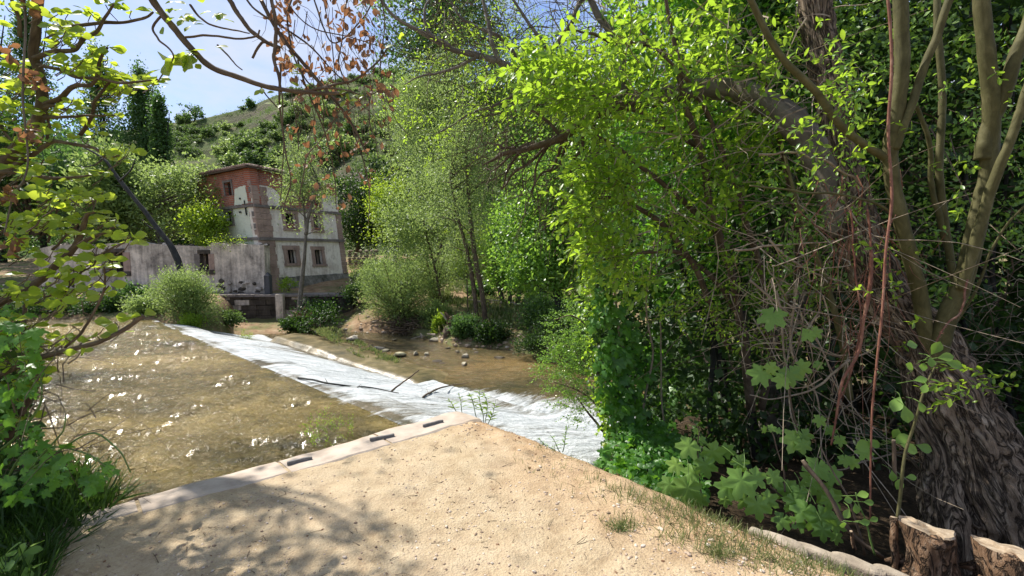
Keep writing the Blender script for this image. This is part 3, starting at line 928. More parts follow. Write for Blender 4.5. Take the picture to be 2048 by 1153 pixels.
LEAN = -.10
C0 = np.array([(532 - 1024) / F * 27, 27.0, -1.0])
class Facade:
    def __init__(s, origin, e, lean=0.0, zbase=-1.0):
        s.o = np.asarray(origin, float); s.e = np.append(np.asarray(e, float) / np.linalg.norm(e), 0)
        s.lean = lean; s.zb = zbase
        s.n = np.array([s.e[1], -s.e[0], 0])
        if s.n @ (EYE - s.o) < 0: s.n = -s.n
    def P(s, u, z, d=0.0):
        """u metres along, z world height, d metres proud of the wall"""
        p = s.o * np.array([1, 1, 0]) + s.e * u + s.n * d
        return np.array([p[0] + s.lean * (z - s.zb), p[1], z])
    def uz(s, px, py):
        d = ray(px, py)
        # EYE + t d = P(u,z)
        Am = np.array([[s.e[0], s.lean, -d[0]], [s.e[1], 0, -d[1]], [0, 1, -d[2]]])
        b = np.array([EYE[0] - s.o[0] + s.lean * s.zb, EYE[1] - s.o[1], EYE[2]])
        u, z, t_ = np.linalg.solve(Am, b)
        return u, z
    def slab(s, mb, poly, d0, d1):
        """polygon [(u,z)] extruded from depth d0 (back) to d1 (front)"""
        n = len(poly)
        ar = sum(poly[i][0] * poly[(i + 1) % n][1] - poly[(i + 1) % n][0] * poly[i][1] for i in range(n))
        if ar < 0: poly = poly[::-1]
        fr = [s.P(u, z, d1) for u, z in poly]; bk = [s.P(u, z, d0) for u, z in poly]
        # is e x z along +n ?
        flip = np.cross(s.e, [0, 0, 1]) @ s.n < 0
        polys = [list(range(n)), list(range(2 * n - 1, n - 1, -1))] + [[i + n, (i + 1) % n + n, (i + 1) % n, i] for i in range(n)]
        if flip: polys = [p[::-1] for p in polys]
        mb.addpoly(fr + bk, polys)
    def rect(s, mb, u0, u1, z0, z1, d0, d1):
        s.slab(mb, [(u0, z0), (u1, z0), (u1, z1), (u0, z1)], d0, d1)
    def wall_with_holes(s, mb, u0, u1, z0, z1, holes, d0, d1):
        us = sorted({u0, u1, *[h[0] for h in holes], *[h[1] for h in holes]})
        zs = sorted({z0, z1, *[h[2] for h in holes], *[h[3] for h in holes]})
        us = [u for u in us if u0 <= u <= u1]; zs = [z for z in zs if z0 <= z <= z1]
        for a, b in zip(us[:-1], us[1:]):
            run = None
            for c, d in zip(zs[:-1], zs[1:]):
                hole = any(h[0] <= a + 1e-6 and b - 1e-6 <= h[1] and h[2] <= c + 1e-6 and d - 1e-6 <= h[3] for h in holes)
                if hole:
                    if run: s.rect(mb, a, b, run[0], run[1], d0, d1); run = None
                else:
                    run = (run[0], d) if run else (c, d)
            if run: s.rect(mb, a, b, run[0], run[1], d0, d1)
    def px_rect(s, x0, y0, x1, y1):
        a = s.uz(x0, (y0 + y1) / 2)[0]; b = s.uz(x1, (y0 + y1) / 2)[0]
        c = s.uz((x0 + x1) / 2, y1)[1]; d = s.uz((x0 + x1) / 2, y0)[1]
        return min(a, b), max(a, b), min(c, d), max(c, d)

FR = Facade(C0, (2.5, 6.0), LEAN)
FL = Facade(C0, (-7.5, 5.0), LEAN)
LR = FR.uz(688, 500)[0]; LL = FL.uz(395, 365)[0]
print('facade lengths', LR, LL)
mill = thing('ruined_mill', 'three storey abandoned mill with white walls, red brick top floor and tiled roof', 'building', tuple(C0))
brickR = facade_brick_mat('red_brick_right', FR.e); brickL = facade_brick_mat('red_brick_left', FL.e)
zb1 = FR.uz(524, 478)[1]; zb2 = FR.uz(516, 412)[1]; ztop = FR.uz(507, 338)[1]; zpl = FR.uz(541, 557)[1]
print('levels', zb1, zb2, ztop, zpl)
# window openings
w1 = FR.px_rect(576, 500, 592, 527); w2 = FR.px_rect(630, 500, 644, 529)
m1 = FR.px_rect(571, 428, 591, 458); m2 = FR.px_rect(627, 432, 640, 461)
t1 = FR.px_rect(566, 378, 578, 404); t2 = FR.px_rect(628, 392, 640, 420)
holesR = [w1, w2, m1, m2, t1, t2]
lw1 = FL.px_rect(450, 365, 464, 392); lw2 = FL.px_rect(452, 424, 466, 450)
holesL = [lw1, lw2]
# masonry body
g = MB()
FR.wall_with_holes(g, 0, LR, -1.6, zb2, [h for h in holesR], -.5, 0)
g.build('wall', M['plaster'], mill)
g = MB(); FR.wall_with_holes(g, 0, LR * .33, zb2, ztop, holesR, -.5, 0)
# broken brick edge where the roof has gone, then the surviving right end
stepz = [(LR * .33, ztop), (LR * .36, ztop - .5), (LR * .40, ztop - .9), (LR * .46, ztop - 1.1), (LR * .60, ztop - 1.35), (LR * .66, ztop - 1.0), (LR * .74, ztop - .55), (LR * .82, ztop - .3), (LR, ztop - .25)]
for (u0, za), (u1, zb) in zip(stepz[:-1], stepz[1:]):
    FR.wall_with_holes(g, u0, u1, zb2, za if zb < za else zb, [t1, t2], -.5, 0)
g.build('brick_wall', brickR, mill)
g = MB(); FL.wall_with_holes(g, 0.5, LL, -1.6, zb2, holesL, -.5, 0); FL.rect(g, 0, .5, -1.6, zb2, -.5 + .49, 0)
g.build('wall', M['plaster_green'], mill)
g = MB(); FL.wall_with_holes(g, 0.0, LL, zb2, ztop, holesL, -.45, 0)
g.build('brick_wall', brickL, mill)
# rear walls closing the shell
far = FR.P(LR, 0)[:2]; farl = FL.P(LL, 0)[:2]
back = far + (farl - C0[:2])
g = MB()
for a, b in ((far, back), (farl, back)):
    V = []
    for z in (-1.6, ztop - .3):
        for p in (a, b): V.append([p[0] + LEAN * (z + 1), p[1], z])
    g.addpoly(V, [[0, 1, 3, 2]])
g.build('rear_wall', M['interior'], mill)
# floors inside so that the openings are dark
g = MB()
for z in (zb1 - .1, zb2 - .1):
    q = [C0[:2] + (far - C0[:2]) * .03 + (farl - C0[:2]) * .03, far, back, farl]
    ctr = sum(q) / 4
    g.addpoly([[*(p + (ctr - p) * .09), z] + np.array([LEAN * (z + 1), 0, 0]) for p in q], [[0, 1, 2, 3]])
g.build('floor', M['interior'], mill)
# plaster still clinging to the brick storey
def patch(fac, pxpoly, mat, name='plaster_patch', d=.035, jit=.06):
    poly = [fac.uz(*p) for p in pxpoly]
    out = []
    for i, p in enumerate(poly):
        q = poly[(i + 1) % len(poly)]
        n = max(1, int(math.hypot(q[0] - p[0], q[1] - p[1]) / .16))
        for k in range(n):
            u = p[0] + (q[0] - p[0]) * k / n; z = p[1] + (q[1] - p[1]) * k / n
            j = jit if 0 < k else 0
            out.append((u + j * (random.random() - .5), z + j * (random.random() - .5)))
    g = MB(); fac.slab(g, out, -.01, d); return g.build(name, mat, mill)
patch(FR, [(520, 411), (559, 415), (561, 400), (556, 388), (547, 379), (534, 373), (521, 371), (512, 372), (517, 410)], M['plaster'])
patch(FR, [(641, 422), (676, 425), (675, 395), (660, 392), (643, 391)], M['plaster'])
patch(FL, [(470, 412), (506, 406), (503, 373), (498, 369), (480, 374), (470, 380)], M['plaster_green'])
patch(FR, [(545, 411), (559, 415), (560, 404), (548, 398)], M['plaster'], d=.03)
# pilasters of pink stone at both ends of the right face, built of blocks
def pilaster(fac, px0, px1, pyref, z0, z1, d=.07, name='quoin_stone', nb=13):
    u0 = fac.uz(px0, pyref)[0]; u1 = fac.uz(px1, pyref)[0]
    z = z0; k = 0
    while z < z1 - .05:
        h = min((z1 - z0) / nb, z1 - z)
        g = MB(); j = .0
        fac.rect(g, u0 + .0, u1 + (.06 if k % 2 else -.02), z + .012, z + h - .004, -.02, d + .012 * random.random())
        g.build(name, M['pinkstone'], mill); z += h; k += 1
pilaster(FR, 522, 544, 520, -1.0, zb1 - .1)
pilaster(FR, 517, 536, 445, zb1 + .1, zb2 - .08, nb=9) if False else None
FRp = FR.uz
u_c = FR.uz(544, 520)[0] * 1.0
def pil_u(fac, u0, u1, z0, z1, d, nb, tooth=.06, mat=None):
    h = (z1 - z0) / nb
    for k in range(nb):
        g = MB(); fac.rect(g, u0, u1 + (tooth if k % 2 else -tooth * .3), z0 + k * h + .012, z0 + (k + 1) * h - .004, -.02, d + .012 * random.random())
        g.build('quoin_stone', mat or M['pinkstone'], mill)
# remove first attempt blocks: built below in full instead
for ob in [o for o in mill.children if o.name.startswith('quoin_stone')]:
    bpy.data.objects.remove(ob)
pil_u(FR, -.07, .95, -1.2, zb1 - .09, .07, 8)
pil_u(FR, -.07, .95, zb1 + .09, zb2 - .08, .07, 5)
pil_u(FR, -.07, .90, zb2 + .08, FR.uz(508, 372)[1], .065, 4)
pil_u(FR, LR - .42, LR + .05, zpl, zb1 - .09, .07, 8, -.05)
pil_u(FR, LR - .42, LR + .05, zb1 + .09, zb2 - .08, .07, 5, -.05)
# toothed corner stones on the shaded left face
for k in range(11):
    z0 = 2.5 + k * .36
    if z0 > zb2 + 1.2: break
    if abs(z0 + .15 - zb2) < .25: continue
    g = MB(); FL.rect(g, -.0, .62 if k % 2 else .34, z0, z0 + .30, -.02, .06)
    g.build('corner_block', M['band'] if k % 2 else M['pinkstone'], mill)
# belt courses
for z, hh in ((zb1, .09), (zb2, .08)):
    g = MB(); FR.rect(g, -.1, LR + .06, z - hh, z + hh, -.02, .13); g.build('belt_course', M['band'], mill)
    g = MB(); FL.rect(g, .0, LL, z - hh, z + hh, -.02, .12); g.build('belt_course', M['band'], mill)
# sloping plinth on the right face
g = MB()
P = []
for u in np.linspace(.9, LR + .12, 14):
    P += [FR.P(u, -1.5, .38 + .03 * fbm(u, 1)), FR.P(u, zpl - .5, .20), FR.P(u, zpl + .06 * fbm(u * 1.4, 5), .06), FR.P(u, zpl + .02, -.05)]
n = len(P) // 4
fq = [[i * 4 + k, (i + 1) * 4 + k, (i + 1) * 4 + k + 1, i * 4 + k + 1] for i in range(n - 1) for k in range(3)]
fq.append([(n - 1) * 4, (n - 1) * 4 + 1, (n - 1) * 4 + 2, (n - 1) * 4 + 3][::1]); fq.append([3, 2, 1, 0])
g.add(P, fq); g.build('plinth', M['plinth'], mill)
# window surrounds: jambs, lintel, sill, reveal inside
def surround(fac, h, fr_, sill=True, mat='pinkstone', pane=True, brickfill=0.0):
    u0, u1, z0, z1 = h
    w = bpy.data.objects.new('window', None); sc.collection.objects.link(w); w.parent = mill
    c = fac.P((u0 + u1) / 2, (z0 + z1) / 2); w.location = c - np.array(mill.location)
    for (a, b) in ((u0 - fr_, u0), (u1, u1 + fr_)):
        g = MB(); fac.rect(g, a, b, z0, z1, -.03, .045); g.build('jamb', M[mat], w)
    g = MB(); fac.rect(g, u0 - fr_ * 1.15, u1 + fr_ * 1.15, z1, z1 + fr_ * .9, -.03, .055); g.build('lintel', M[mat], w)
    if sill:
        g = MB(); fac.rect(g, u0 - fr_ * 1.2, u1 + fr_ * 1.2, z0 - fr_ * .55, z0, -.4, .10); g.build('sill', M[mat], w)
    if brickfill:
        g = MB(); fac.rect(g, u0, u1, z0, z0 + (z1 - z0) * brickfill, -.32, -.1); g.build('brick_infill', brickR, w)
    # remains of a timber frame set back in the reveal
    g = MB()
    fac.rect(g, u0, u0 + .07, z0, z1, -.26, -.2); fac.rect(g, u1 - .07, u1, z0, z1, -.26, -.2); fac.rect(g, u0 + .07, u1 - .07, z1 - .06, z1, -.26, -.2)
    g.build('frame', M['bark_dark'], w)
surround(FR, w1, .30); surround(FR, w2, .26)
surround(FR, m1, .22, brickfill=.35); surround(FR, m2, .24, brickfill=.2)
surround(FR, t1, .16, sill=False, mat='band'); surround(FR, t2, .2, sill=False, mat='pinkstone', brickfill=.3)
surround(FL, lw1, .14, sill=False, mat='band'); surround(FL, lw2, .14, mat='band')
# roof: low hip of curved clay tiles over the left two thirds, each row of tiles has real thickness
m, nt = newmat('clay_tile'); t = NT(nt)
oi = t.n("ShaderNodeNewGeometry").outputs['Random Per Island']
b = t.noise(t.pos(), 6, 6, .6)
col = t.ramp(t.math('ADD', t.math('MULTIPLY', oi, .6), t.math('MULTIPLY', b, .4)), [(.2, (.15, .10, .08)), (.5, (.29, .20, .16)), (.8, (.42, .34, .28))])
t.out(t.pbsdf(col, .9, t.bump(b, .4, .01), .1)); M['tile'] = m
m, nt = newmat('roof_deck'); t = NT(nt); t.out(t.pbsdf((.10, .07, .05), .9)); M['deck'] = m
def roofP(a, b, dz=0.0):
    """a: metres along the left face from the corner, b: metres along the right face"""
    z = ztop + .06 + .20 * min(a + .35, b + .35, 3.2, max(0.01, LL + .35 - a)) + dz
    p = C0[:2] + FL.e[:2] * a + FR.e[:2] * b
    return np.array([p[0] + LEAN * (z + 1), p[1], z])
RB = LR * .36
g = MB()
aa = np.linspace(-.35, LL + .3, 14); bb = np.linspace(-.35, RB, 8)
V = [roofP(a, b) for a in aa for b in bb] + [roofP(a, b, -.10) for a in aa for b in bb]
n1, n2 = len(aa), len(bb); N0 = n1 * n2
fq = []
for i in range(n1 - 1):
    for j in range(n2 - 1):
        k = i * n2 + j
        fq += [[k, k + 1, k + n2 + 1, k + n2], [k + N0, k + n2 + N0, k + n2 + 1 + N0, k + 1 + N0]]
for i in range(n1 - 1): fq += [[i * n2, (i + 1) * n2, (i + 1) * n2 + N0, i * n2 + N0], [i * n2 + n2 - 1, i * n2 + n2 - 1 + N0, (i + 1) * n2 + n2 - 1 + N0, (i + 1) * n2 + n2 - 1]]
for j in range(n2 - 1): fq += [[j, j + N0, j + 1 + N0, j + 1]]
g.add(V, fq)
roof = g.build('roof', M['deck'], mill)
g = MB()
# half-round tiles: on the right slope they run inwards from the right face eave, on the left slope from the left face eave
def tile(mb, p0, p1, r, up=np.array([0, 0, 1.0])):
    d = p1 - p0; d /= np.linalg.norm(d); s_ = np.cross(d, up); s_ /= np.linalg.norm(s_); nn = np.cross(s_, d)
    ang = np.linspace(0, math.pi, 5)
    V = []
    for p, rr in ((p0, r * 1.1), (p1, r * .9)):
        for a in ang: V.append(p + s_ * math.cos(a) * rr + nn * math.sin(a) * rr * .8)
    mb.add(V, [[i, i + 1, i + 6, i + 5] for i in range(4)])
    mb.polys.append([mb.n - 10 + i for i in range(5)][::-1])
for a in np.arange(-.3, LL + .2, .26):          # eave of the left face: courses b
    bmax = min(a + .35, RB) if a < 3 else RB
    for b in np.arange(-.42, max(-.4, min(bmax, 2.4)), .38):
        tile(g, roofP(a, b, .02) + np.array([0, 0, .03 * random.random()]), roofP(a, b + .42, .05), .11)
for b in np.arange(-.1, RB, .26):
    for a in np.arange(-.42, min(b, 2.4), .38):
        tile(g, roofP(a, b, .02) + np.array([0, 0, .03 * random.random()]), roofP(a + .42, b, .05), .11)
ob = g.build('roof_tiles', M['tile'], roof); ob['kind'] = 'stuff'
# tiles left on the broken right end
g = MB()
for u in np.arange(LR * .80, LR + .1, .24):
    tile(g, FR.P(u, ztop - .2, .15) , FR.P(u, ztop - .05, -.5), .11)
g.build('coping_tiles', M['tile'], mill)
# drain pipe and iron wall anchors on the left face
g = MB(); u = .95
tube(g, [FL.P(u, FL.uz(487, 402)[1], .06), FL.P(u, FL.uz(487, 432)[1], .06)], .04, 6); g.build('drain_pipe', M['bark_dark'], mill)
for py in (398, 412, 425):
    uu, zz = FL.uz(482, py); g = MB(); FL.rect(g, uu - .06, uu + .06, zz - .05, zz + .05, -.01, .10); g.build('iron_anchor', M['bark_dark'], mill)

# ---------------------------------------------------------------- low ruined wall to the left
WO = np.array([(530 - 1024) / F * 26.4, 26.4, -1.4])
LW = Facade(WO, (-1.0, .045))
LWL = LW.uz(78, 540)[0]
low = thing('ruined_wall', 'long low roofless ruined wall with stained render left of the mill', 'wall', tuple(WO))
def topz(u):
    px = 530 - (530 - 78) * u / LWL
    y = np.interp(px, [60, 90, 150, 200, 245, 260, 330, 420, 428, 470, 520], [505, 495, 488, 490, 486, 482, 490, 494, 486, 488, 490])
    return LW.uz(px, y)[1]
wa = LW.px_rect(217, 505, 247, 543); wb = LW.px_rect(400, 508, 418, 540)
us_ = sorted({0.0, LWL, wa[0], wa[1], wb[0], wb[1], *np.arange(0, LWL, .35)})
def wallcol(mb, u0, u1, za, zb_):
    # column with sloping irregular top
    a0 = topz(u0) + .05 * fbm(u0 * 3, 2); a1_ = topz(u1) + .05 * fbm(u1 * 3, 2)
    if zb_ is not None: a0 = a1_ = zb_
    LW.slab(mb, [(u0, za), (u1, za), (u1, a1_), (u0, a0)], -.55, 0)
g = MB()
for a, b in zip(us_[:-1], us_[1:]):
    if b - a < 1e-4: continue
    hole = next((h for h in (wa, wb) if h[0] <= a + 1e-6 and b <= h[1] + 1e-6), None)
    if hole:
        wallcol(g, a, b, -1.9, hole[2]); wallcol(g, a, b, hole[3], None)
    else: wallcol(g, a, b, -1.9, None)
g.build('masonry', M['lowplaster'], low)
for h, frw in ((wa, .42), (wb, .32)):
    u0, u1, z0, z1 = h
    w = bpy.data.objects.new('window', None); sc.collection.objects.link(w); w.parent = low
    w.location = LW.P((u0 + u1) / 2, (z0 + z1) / 2) - np.array(low.location)
    for (a, b) in ((u0 - frw, u0), (u1, u1 + frw)):
        g = MB(); LW.rect(g, a, b, z0 - .1, z1, -.3, .03); g.build('jamb', M['pinkstone'] if a < u0 else M['band'], w)
    g = MB(); LW.rect(g, u0 - .1, u1 + .1, z1, z1 + .22, -.3, .05); g.build('lintel', M['darkstone'], w)
    g = MB(); LW.rect(g, u0 - frw, u1 + frw * .3, z0 - .28, z0, -.5, .09); g.build('sill', M['darkstone'], w)
    g = MB(); LW.rect(g, u0, u1, z0, z1, -.56, -.5); g.build('shade_sheet', M['interior'], w)  # dark sheet added so the opening looks unlit
# rubble stones exposed along the foot and top of the wall
for k in range(90):
    u = random.random() * LWL
    if k % 3: z = -1.0 + .75 * random.random(); sz = (.18 + .2 * random.random(), .12, .10 + .09 * random.random())
    else: z = topz(u) + .0; sz = (.16 + .18 * random.random(), .22, .08 + .08 * random.random()); 
    if wa[0] - .5 < u < wa[1] + .5 or wb[0] - .4 < u < wb[1] + .4: continue
    p = LW.P(u, z, .0 if k % 3 else -.25)
    rock_mb(p, sz, k + 100, 1, ICO2).build('rubble_stone', M['lowplaster'] if k % 2 else M['darkstone'], low)
# pointed granite post at the corner
pc = at(537, 583, 25.6)
g = MB(); w = .15; zt = at(537, 552, 25.6)[2]; zp = at(537, 544, 25.6)[2]; z0 = pc[2] - .25
x, y = pc[0], pc[1]
V = [[x - w, y - w, z0], [x + w, y - w, z0], [x + w, y + w, z0], [x - w, y + w, z0], [x - w, y - w, zt], [x + w, y - w, zt], [x + w, y + w, zt], [x - w, y + w, zt], [x, y, zp]]
g.addpoly(V, [[0, 1, 5, 4], [1, 2, 6, 5], [2, 3, 7, 6], [3, 0, 4, 7], [4, 5, 8], [5, 6, 8], [6, 7, 8], [7, 4, 8]])
ob = g.build('stone_post', M['postst'], origin=(x, y, z0)); tag(ob, 'dark pointed stone post standing at the foot of the mill corner', 'post')
# small doorway stub in front of the low wall
g = MB(); LW.rect(g, LW.uz(262, 585)[0], LW.uz(250, 585)[0], -1.4, LW.uz(256, 572)[1], .3, .8); LW.rect(g, LW.uz(290, 585)[0], LW.uz(250, 585)[0], LW.uz(256, 572)[1], LW.uz(256, 568)[1], .25, .85)
ob = g.build('sluice_pillar', M['band'], origin=LW.P(0, -1.4, .5)); tag(ob, 'small dark masonry pillar with a cap slab in front of the low wall', 'pillar')

# ---------------------------------------------------------------- retaining wall of the mill terrace
TW = Facade(np.array([(432 - 1024) / F * 25.0, 25.0, -2.4]), (1.0, .06))
TWL = TW.uz(700, 600)[0]
terr = thing('retaining_wall', 'dark mossy retaining wall with a stone ledge below the mill', 'wall', tuple(TW.o))
zt_ = TW.uz(560, 590)[1]
print('terrace top', zt_)
k = 0; z = -2.7
while z < zt_ - .12:
    h = .27 + .06 * random.random(); u = -.3 * random.random()
    if z + h > zt_ - .12: h = zt_ - .12 - z
    while u < TWL:
        w = .45 + .55 * random.random()
        g = MB(); V0 = []
        TW.rect(g, u + .012, u + w - .012, z + .01, z + h - .01, -.35, .0 + .06 * random.random()); 
        g.v[0] = g.v[0] + (RNG.random(g.v[0].shape) - .5) * .03
        if k < 280: g.build('stone_block', M['darkstone'] if (k * 7) % 5 else M['lowplaster'], terr)
        k += 1; u += w
    z += h
g = MB(); TW.rect(g, -.3, TWL, -2.8, zt_ - .13, -.8, -.2); g.build('wall_core', M['darkstone'], terr)
u = -.3
while u < TWL:
    w = .9 + .6 * random.random(); g = MB()
    TW.rect(g, u, u + w - .02, zt_ - .11, zt_ + .03 * random.random(), -1.0, .16)
    g.v[0] = g.v[0] + (RNG.random(g.v[0].shape) - .5) * .02
    g.build('ledge_slab', M['band'], terr); u += w
# concrete pier in the middle of the terrace wall
g = MB(); ua, ub = TW.uz(558, 610)[0], TW.uz(572, 610)[0]; TW.rect(g, ua, ub, -2.6, zt_ + .06, .10, .42); g.build('pier', M['lowplaster'], terr)

# ruined garden walls on the far terrace, right of the mill
for idx, (xa, xb, yt, yb, Y, lab) in enumerate([(694, 748, 500, 531, 37, 'broken brown rubble wall just right of the mill'),
                                       (768, 822, 502, 532, 39, 'crumbling rubble wall with a pointed end further right of the mill')]):
    p0 = at(xa, yb, Y); p1 = at(xb, yb, Y + .6)
    rw2 = thing('rubble_wall', lab, 'wall', tuple(p0))
    G = Facade(p0, (p1 - p0)[:2])
    Lw = np.linalg.norm((p1 - p0)[:2]); Hh = at(xa, yt, Y)[2] - p0[2]
    nst = 0
    nrow = 6
    for r in range(nrow):
        u = 0
        while u < Lw:
            w = .28 + .3 * random.random(); zc = p0[2] + Hh * (r + .5) / nrow
            lim = Hh * (1 - .5 * abs(fbm(u * .9 + idx * 5, 1.0)) * 2 - (.35 if idx and u > .8 else 0) * (1 - .0))
            if (zc - p0[2]) < lim + .1:
                q = G.P(u + w / 2, zc)
                rock_mb(q, (w * .62, .25, Hh / nrow * .72), 300 + nst + idx * 70, 1, ICO1).build('stone', M['wallstone'], rw2)
                nst += 1
            u += w

# ---------------------------------------------------------------- rocks in the river
m, nt = newmat('river_rock'); t = NT(nt)
oi = t.n("ShaderNodeObjectInfo").outputs['Random']
b = t.noise(t.objc(), 5, 8, .65); 
col = t.ramp(b, [(.3, (.20, .17, .13)), (.5, (.38, .34, .28)), (.7, (.55, .50, .43))])
col = t.mix(t.math('MULTIPLY', oi, .6), col, (.26, .25, .10))
sx = t.n("ShaderNodeSeparateXYZ", {0: t.pos()})
wet = t.ramp(t.math('ADD', sx.outputs[2], 2.6), [(.05, 1.0), (.12, 0.0)])
col = t.mix(wet, col, (.045, .035, .025))
t.out(t.pbsdf(col, .8, t.bump(b, .6, .04), .25)); M['rock'] = m
rocks = [(703, 683, 27, .6, 'pale pointed rock alone in the calm water, furthest left of the river rocks'),
         (788, 682, 14, .4, 'small flat rock in mid stream, upstream of the others'),
         (756, 700, 28, .35, 'long pale flat rock with sticks on it, left of centre in the river'),
         (768, 706, 20, .45, 'whitish rock leaning on the long flat rock'),
         (742, 694, 14, .35, 'low tan rock behind the long flat rock'),
         (796, 715, 26, .6, 'two toned rock with dark wet side, middle of the rock line'),
         (832, 712, 15, .8, 'upright olive triangular rock in the rock line'),
         (853, 713, 15, .7, 'small dark sided rock next to the olive triangular rock'),
         (874, 684, 36, .35, 'broad pale slab rock against the root stump at the far bank'),
         (896, 699, 12, .6, 'small pale pointed rock in front of the root stump'),
         (914, 706, 15, .5, 'reddish rounded rock near the far bank'),
         (931, 718, 16, .8, 'yellowish blocky rock with dark top edge'),
         (928, 733, 18, .7, 'white topped dark rock closest to the foam of the weir'),
         (950, 690, 30, .5, 'broad mossy boulder under the bush at the far bank'),
         (998, 718, 24, .22, 'flat ochre rock just breaking the surface'),
         (1041, 705, 14, .6, 'rounded grey rock by the shaded far bank'),
         (948, 702, 11, .5, 'small brown rock below the mossy boulder'),
         (953, 707, 13, .4, 'low orange brown rock below the mossy boulder'),
         (872, 724, 22, .2, 'thin dark rock barely above the riffle'),
         (1021, 702, 10, .5, 'tiny rock left of the rounded grey rock'),
         (884, 729, 16, .2, 'low wet rock behind the riffle nearest the ochre bed')]
for k, (px, py, w, fl, lab) in enumerate(rocks):
    c = onz(px, py, Z_LOW); wd = w / F * c[1] / 2
    g = rock_mb(np.array([c[0], c[1] + wd * .4, Z_LOW + wd * fl * .25]), (wd * 1.25, wd * .85, wd * 1.15), 40 + k, fl * 1.1)
    ob = g.build('river_rock', M['rock'], origin=(c[0], c[1], Z_LOW)); tag(ob, lab, 'rock', 'rocks in the lower river')
# small stones on the sandbank edge: uncountable
g = MB()
for k in range(420):
    px = 560 + 620 * random.random(); Y = float(Yb_of(px)) + random.random() ** 2 * 1.6 - .15
    s = .03 + .10 * random.random() ** 2
    V0, F0 = ICO1
    g.add(V0 * s * np.array([1.2, .9, .6]) * (1 + .3 * (RNG.random((len(V0), 1)) - .5)) + gpt(px, Y), F0)
ob = g.build('shore_stones', M['pebble'], kind='stuff')
# ================================================================== VEGETATION TOOLS
def base_simple(w=.30, fold=.07):
    V = np.array([[0, 0, 0], [.45, w, fold], [1, 0, -.03], [.45, -w, fold]])
    return V, np.array([[0, 2, 1], [0, 3, 2]])
def base_ellipse(w=.28, fold=.06, bend=-.10, n=5, obov=0.0):
    x = np.linspace(0, 1, n + 1)
    hw = w * np.sin(np.pi * x ** (1 + obov)) ** .85
    hw[0] = .02; hw[-1] = 0
    zc = bend * x ** 2
    mid = np.stack([x, 0 * x, zc], -1); l = np.stack([x, hw, zc + fold * hw / w], -1); r = np.stack([x, -hw, zc + fold * hw / w], -1)
    V = np.concatenate([mid, l, r]); k = n + 1
    fq = []
    for i in range(n):
        fq += [[i, i + 1, k + i + 1, k + i], [i, 2 * k + i, 2 * k + i + 1, i + 1]]
    T = []
    for q in fq: T += [[q[0], q[1], q[2]], [q[0], q[2], q[3]]]
    return V, np.array(T)
def base_lobed(lobes=3, ser=.05, droop=-.14, seed=0):
    """palmate toothed leaf, petiole at the origin, centre at x=.38"""
    r_ = np.random.default_rng(seed)
    N = 44
    th = np.linspace(-math.pi, math.pi, N, endpoint=False)
    r = np.zeros(N)
    ctr = {3: [0, 1.15, -1.15], 5: [0, .95, -.95, 1.95, -1.95]}[lobes]
    ln = {3: [.62, .52, .52], 5: [.60, .56, .56, .46, .46]}[lobes]
    for c, l in zip(ctr, ln):
        d = np.abs((th - c + math.pi) % (2 * math.pi) - math.pi)
        r = np.maximum(r, l * np.exp(-(d / (.62 if lobes == 3 else .60)) ** 2))
    r = np.maximum(r, .33)
    r *= 1 + ser * np.where(np.arange(N) % 2 == 0, 1, -1)
    r[0] = .08
    x = .36 + r * np.cos(th); y = r * np.sin(th)
    d2 = ((x - .36) ** 2 + y ** 2)
    z = droop * d2 * 1.8 + .02 * np.cos(th * len(ctr)) * np.sqrt(d2)
    mid = np.stack([.36 + .5 * (x - .36), .5 * y, .35 * z + .012 * np.cos(th * len(ctr))], -1)
    V = np.concatenate([[[.36, 0, 0]], mid, np.stack([x, y, z], -1)])
    T = []
    for i in range(N):
        j = (i + 1) % N
        T += [[0, 1 + i, 1 + j], [1 + i, 1 + N + i, 1 + N + j], [1 + i, 1 + N + j, 1 + j]]
    return V, np.array(T)
def base_lobed_low(droop=-.15):
    th = np.array([-2.7, -1.75, -1.15, -.55, 0, .55, 1.15, 1.75, 2.7]); r = np.array([.3, .38, .52, .3, .62, .3, .52, .38, .3])
    V = np.concatenate([[[.36, 0, 0.03]], np.stack([.36 + r * np.cos(th), r * np.sin(th), droop * r ** 2 * 2], -1), [[0.1, 0, 0]]])
    n = len(th)
    T = [[0, 1 + i, 2 + i] for i in range(n - 1)] + [[0, n, n + 1], [0, n + 1, 1]]
    return V, np.array(T)
def base_curl():
    V, T = base_ellipse(.34, -.22, -.45, 5, .1)
    V = V + np.random.default_rng(3).normal(size=V.shape) * .03
    return V, T
B_SIMPLE = base_simple(); B_NARROW = base_simple(.15, .03); B_ROUND = base_simple(.42, .06)
B_ELL = base_ellipse(.20, .05, -.14, 5, .1); B_OBOV = base_ellipse(.33, .07, -.12, 5, .35)
B_HOP3 = base_lobed(3, .05, -.16); B_HOP5 = base_lobed(5, .05, -.14); B_HOPLOW = base_lobed_low(); B_CURL = base_curl(); B_LANCE = base_ellipse(.13, .03, -.25, 5, -.15)

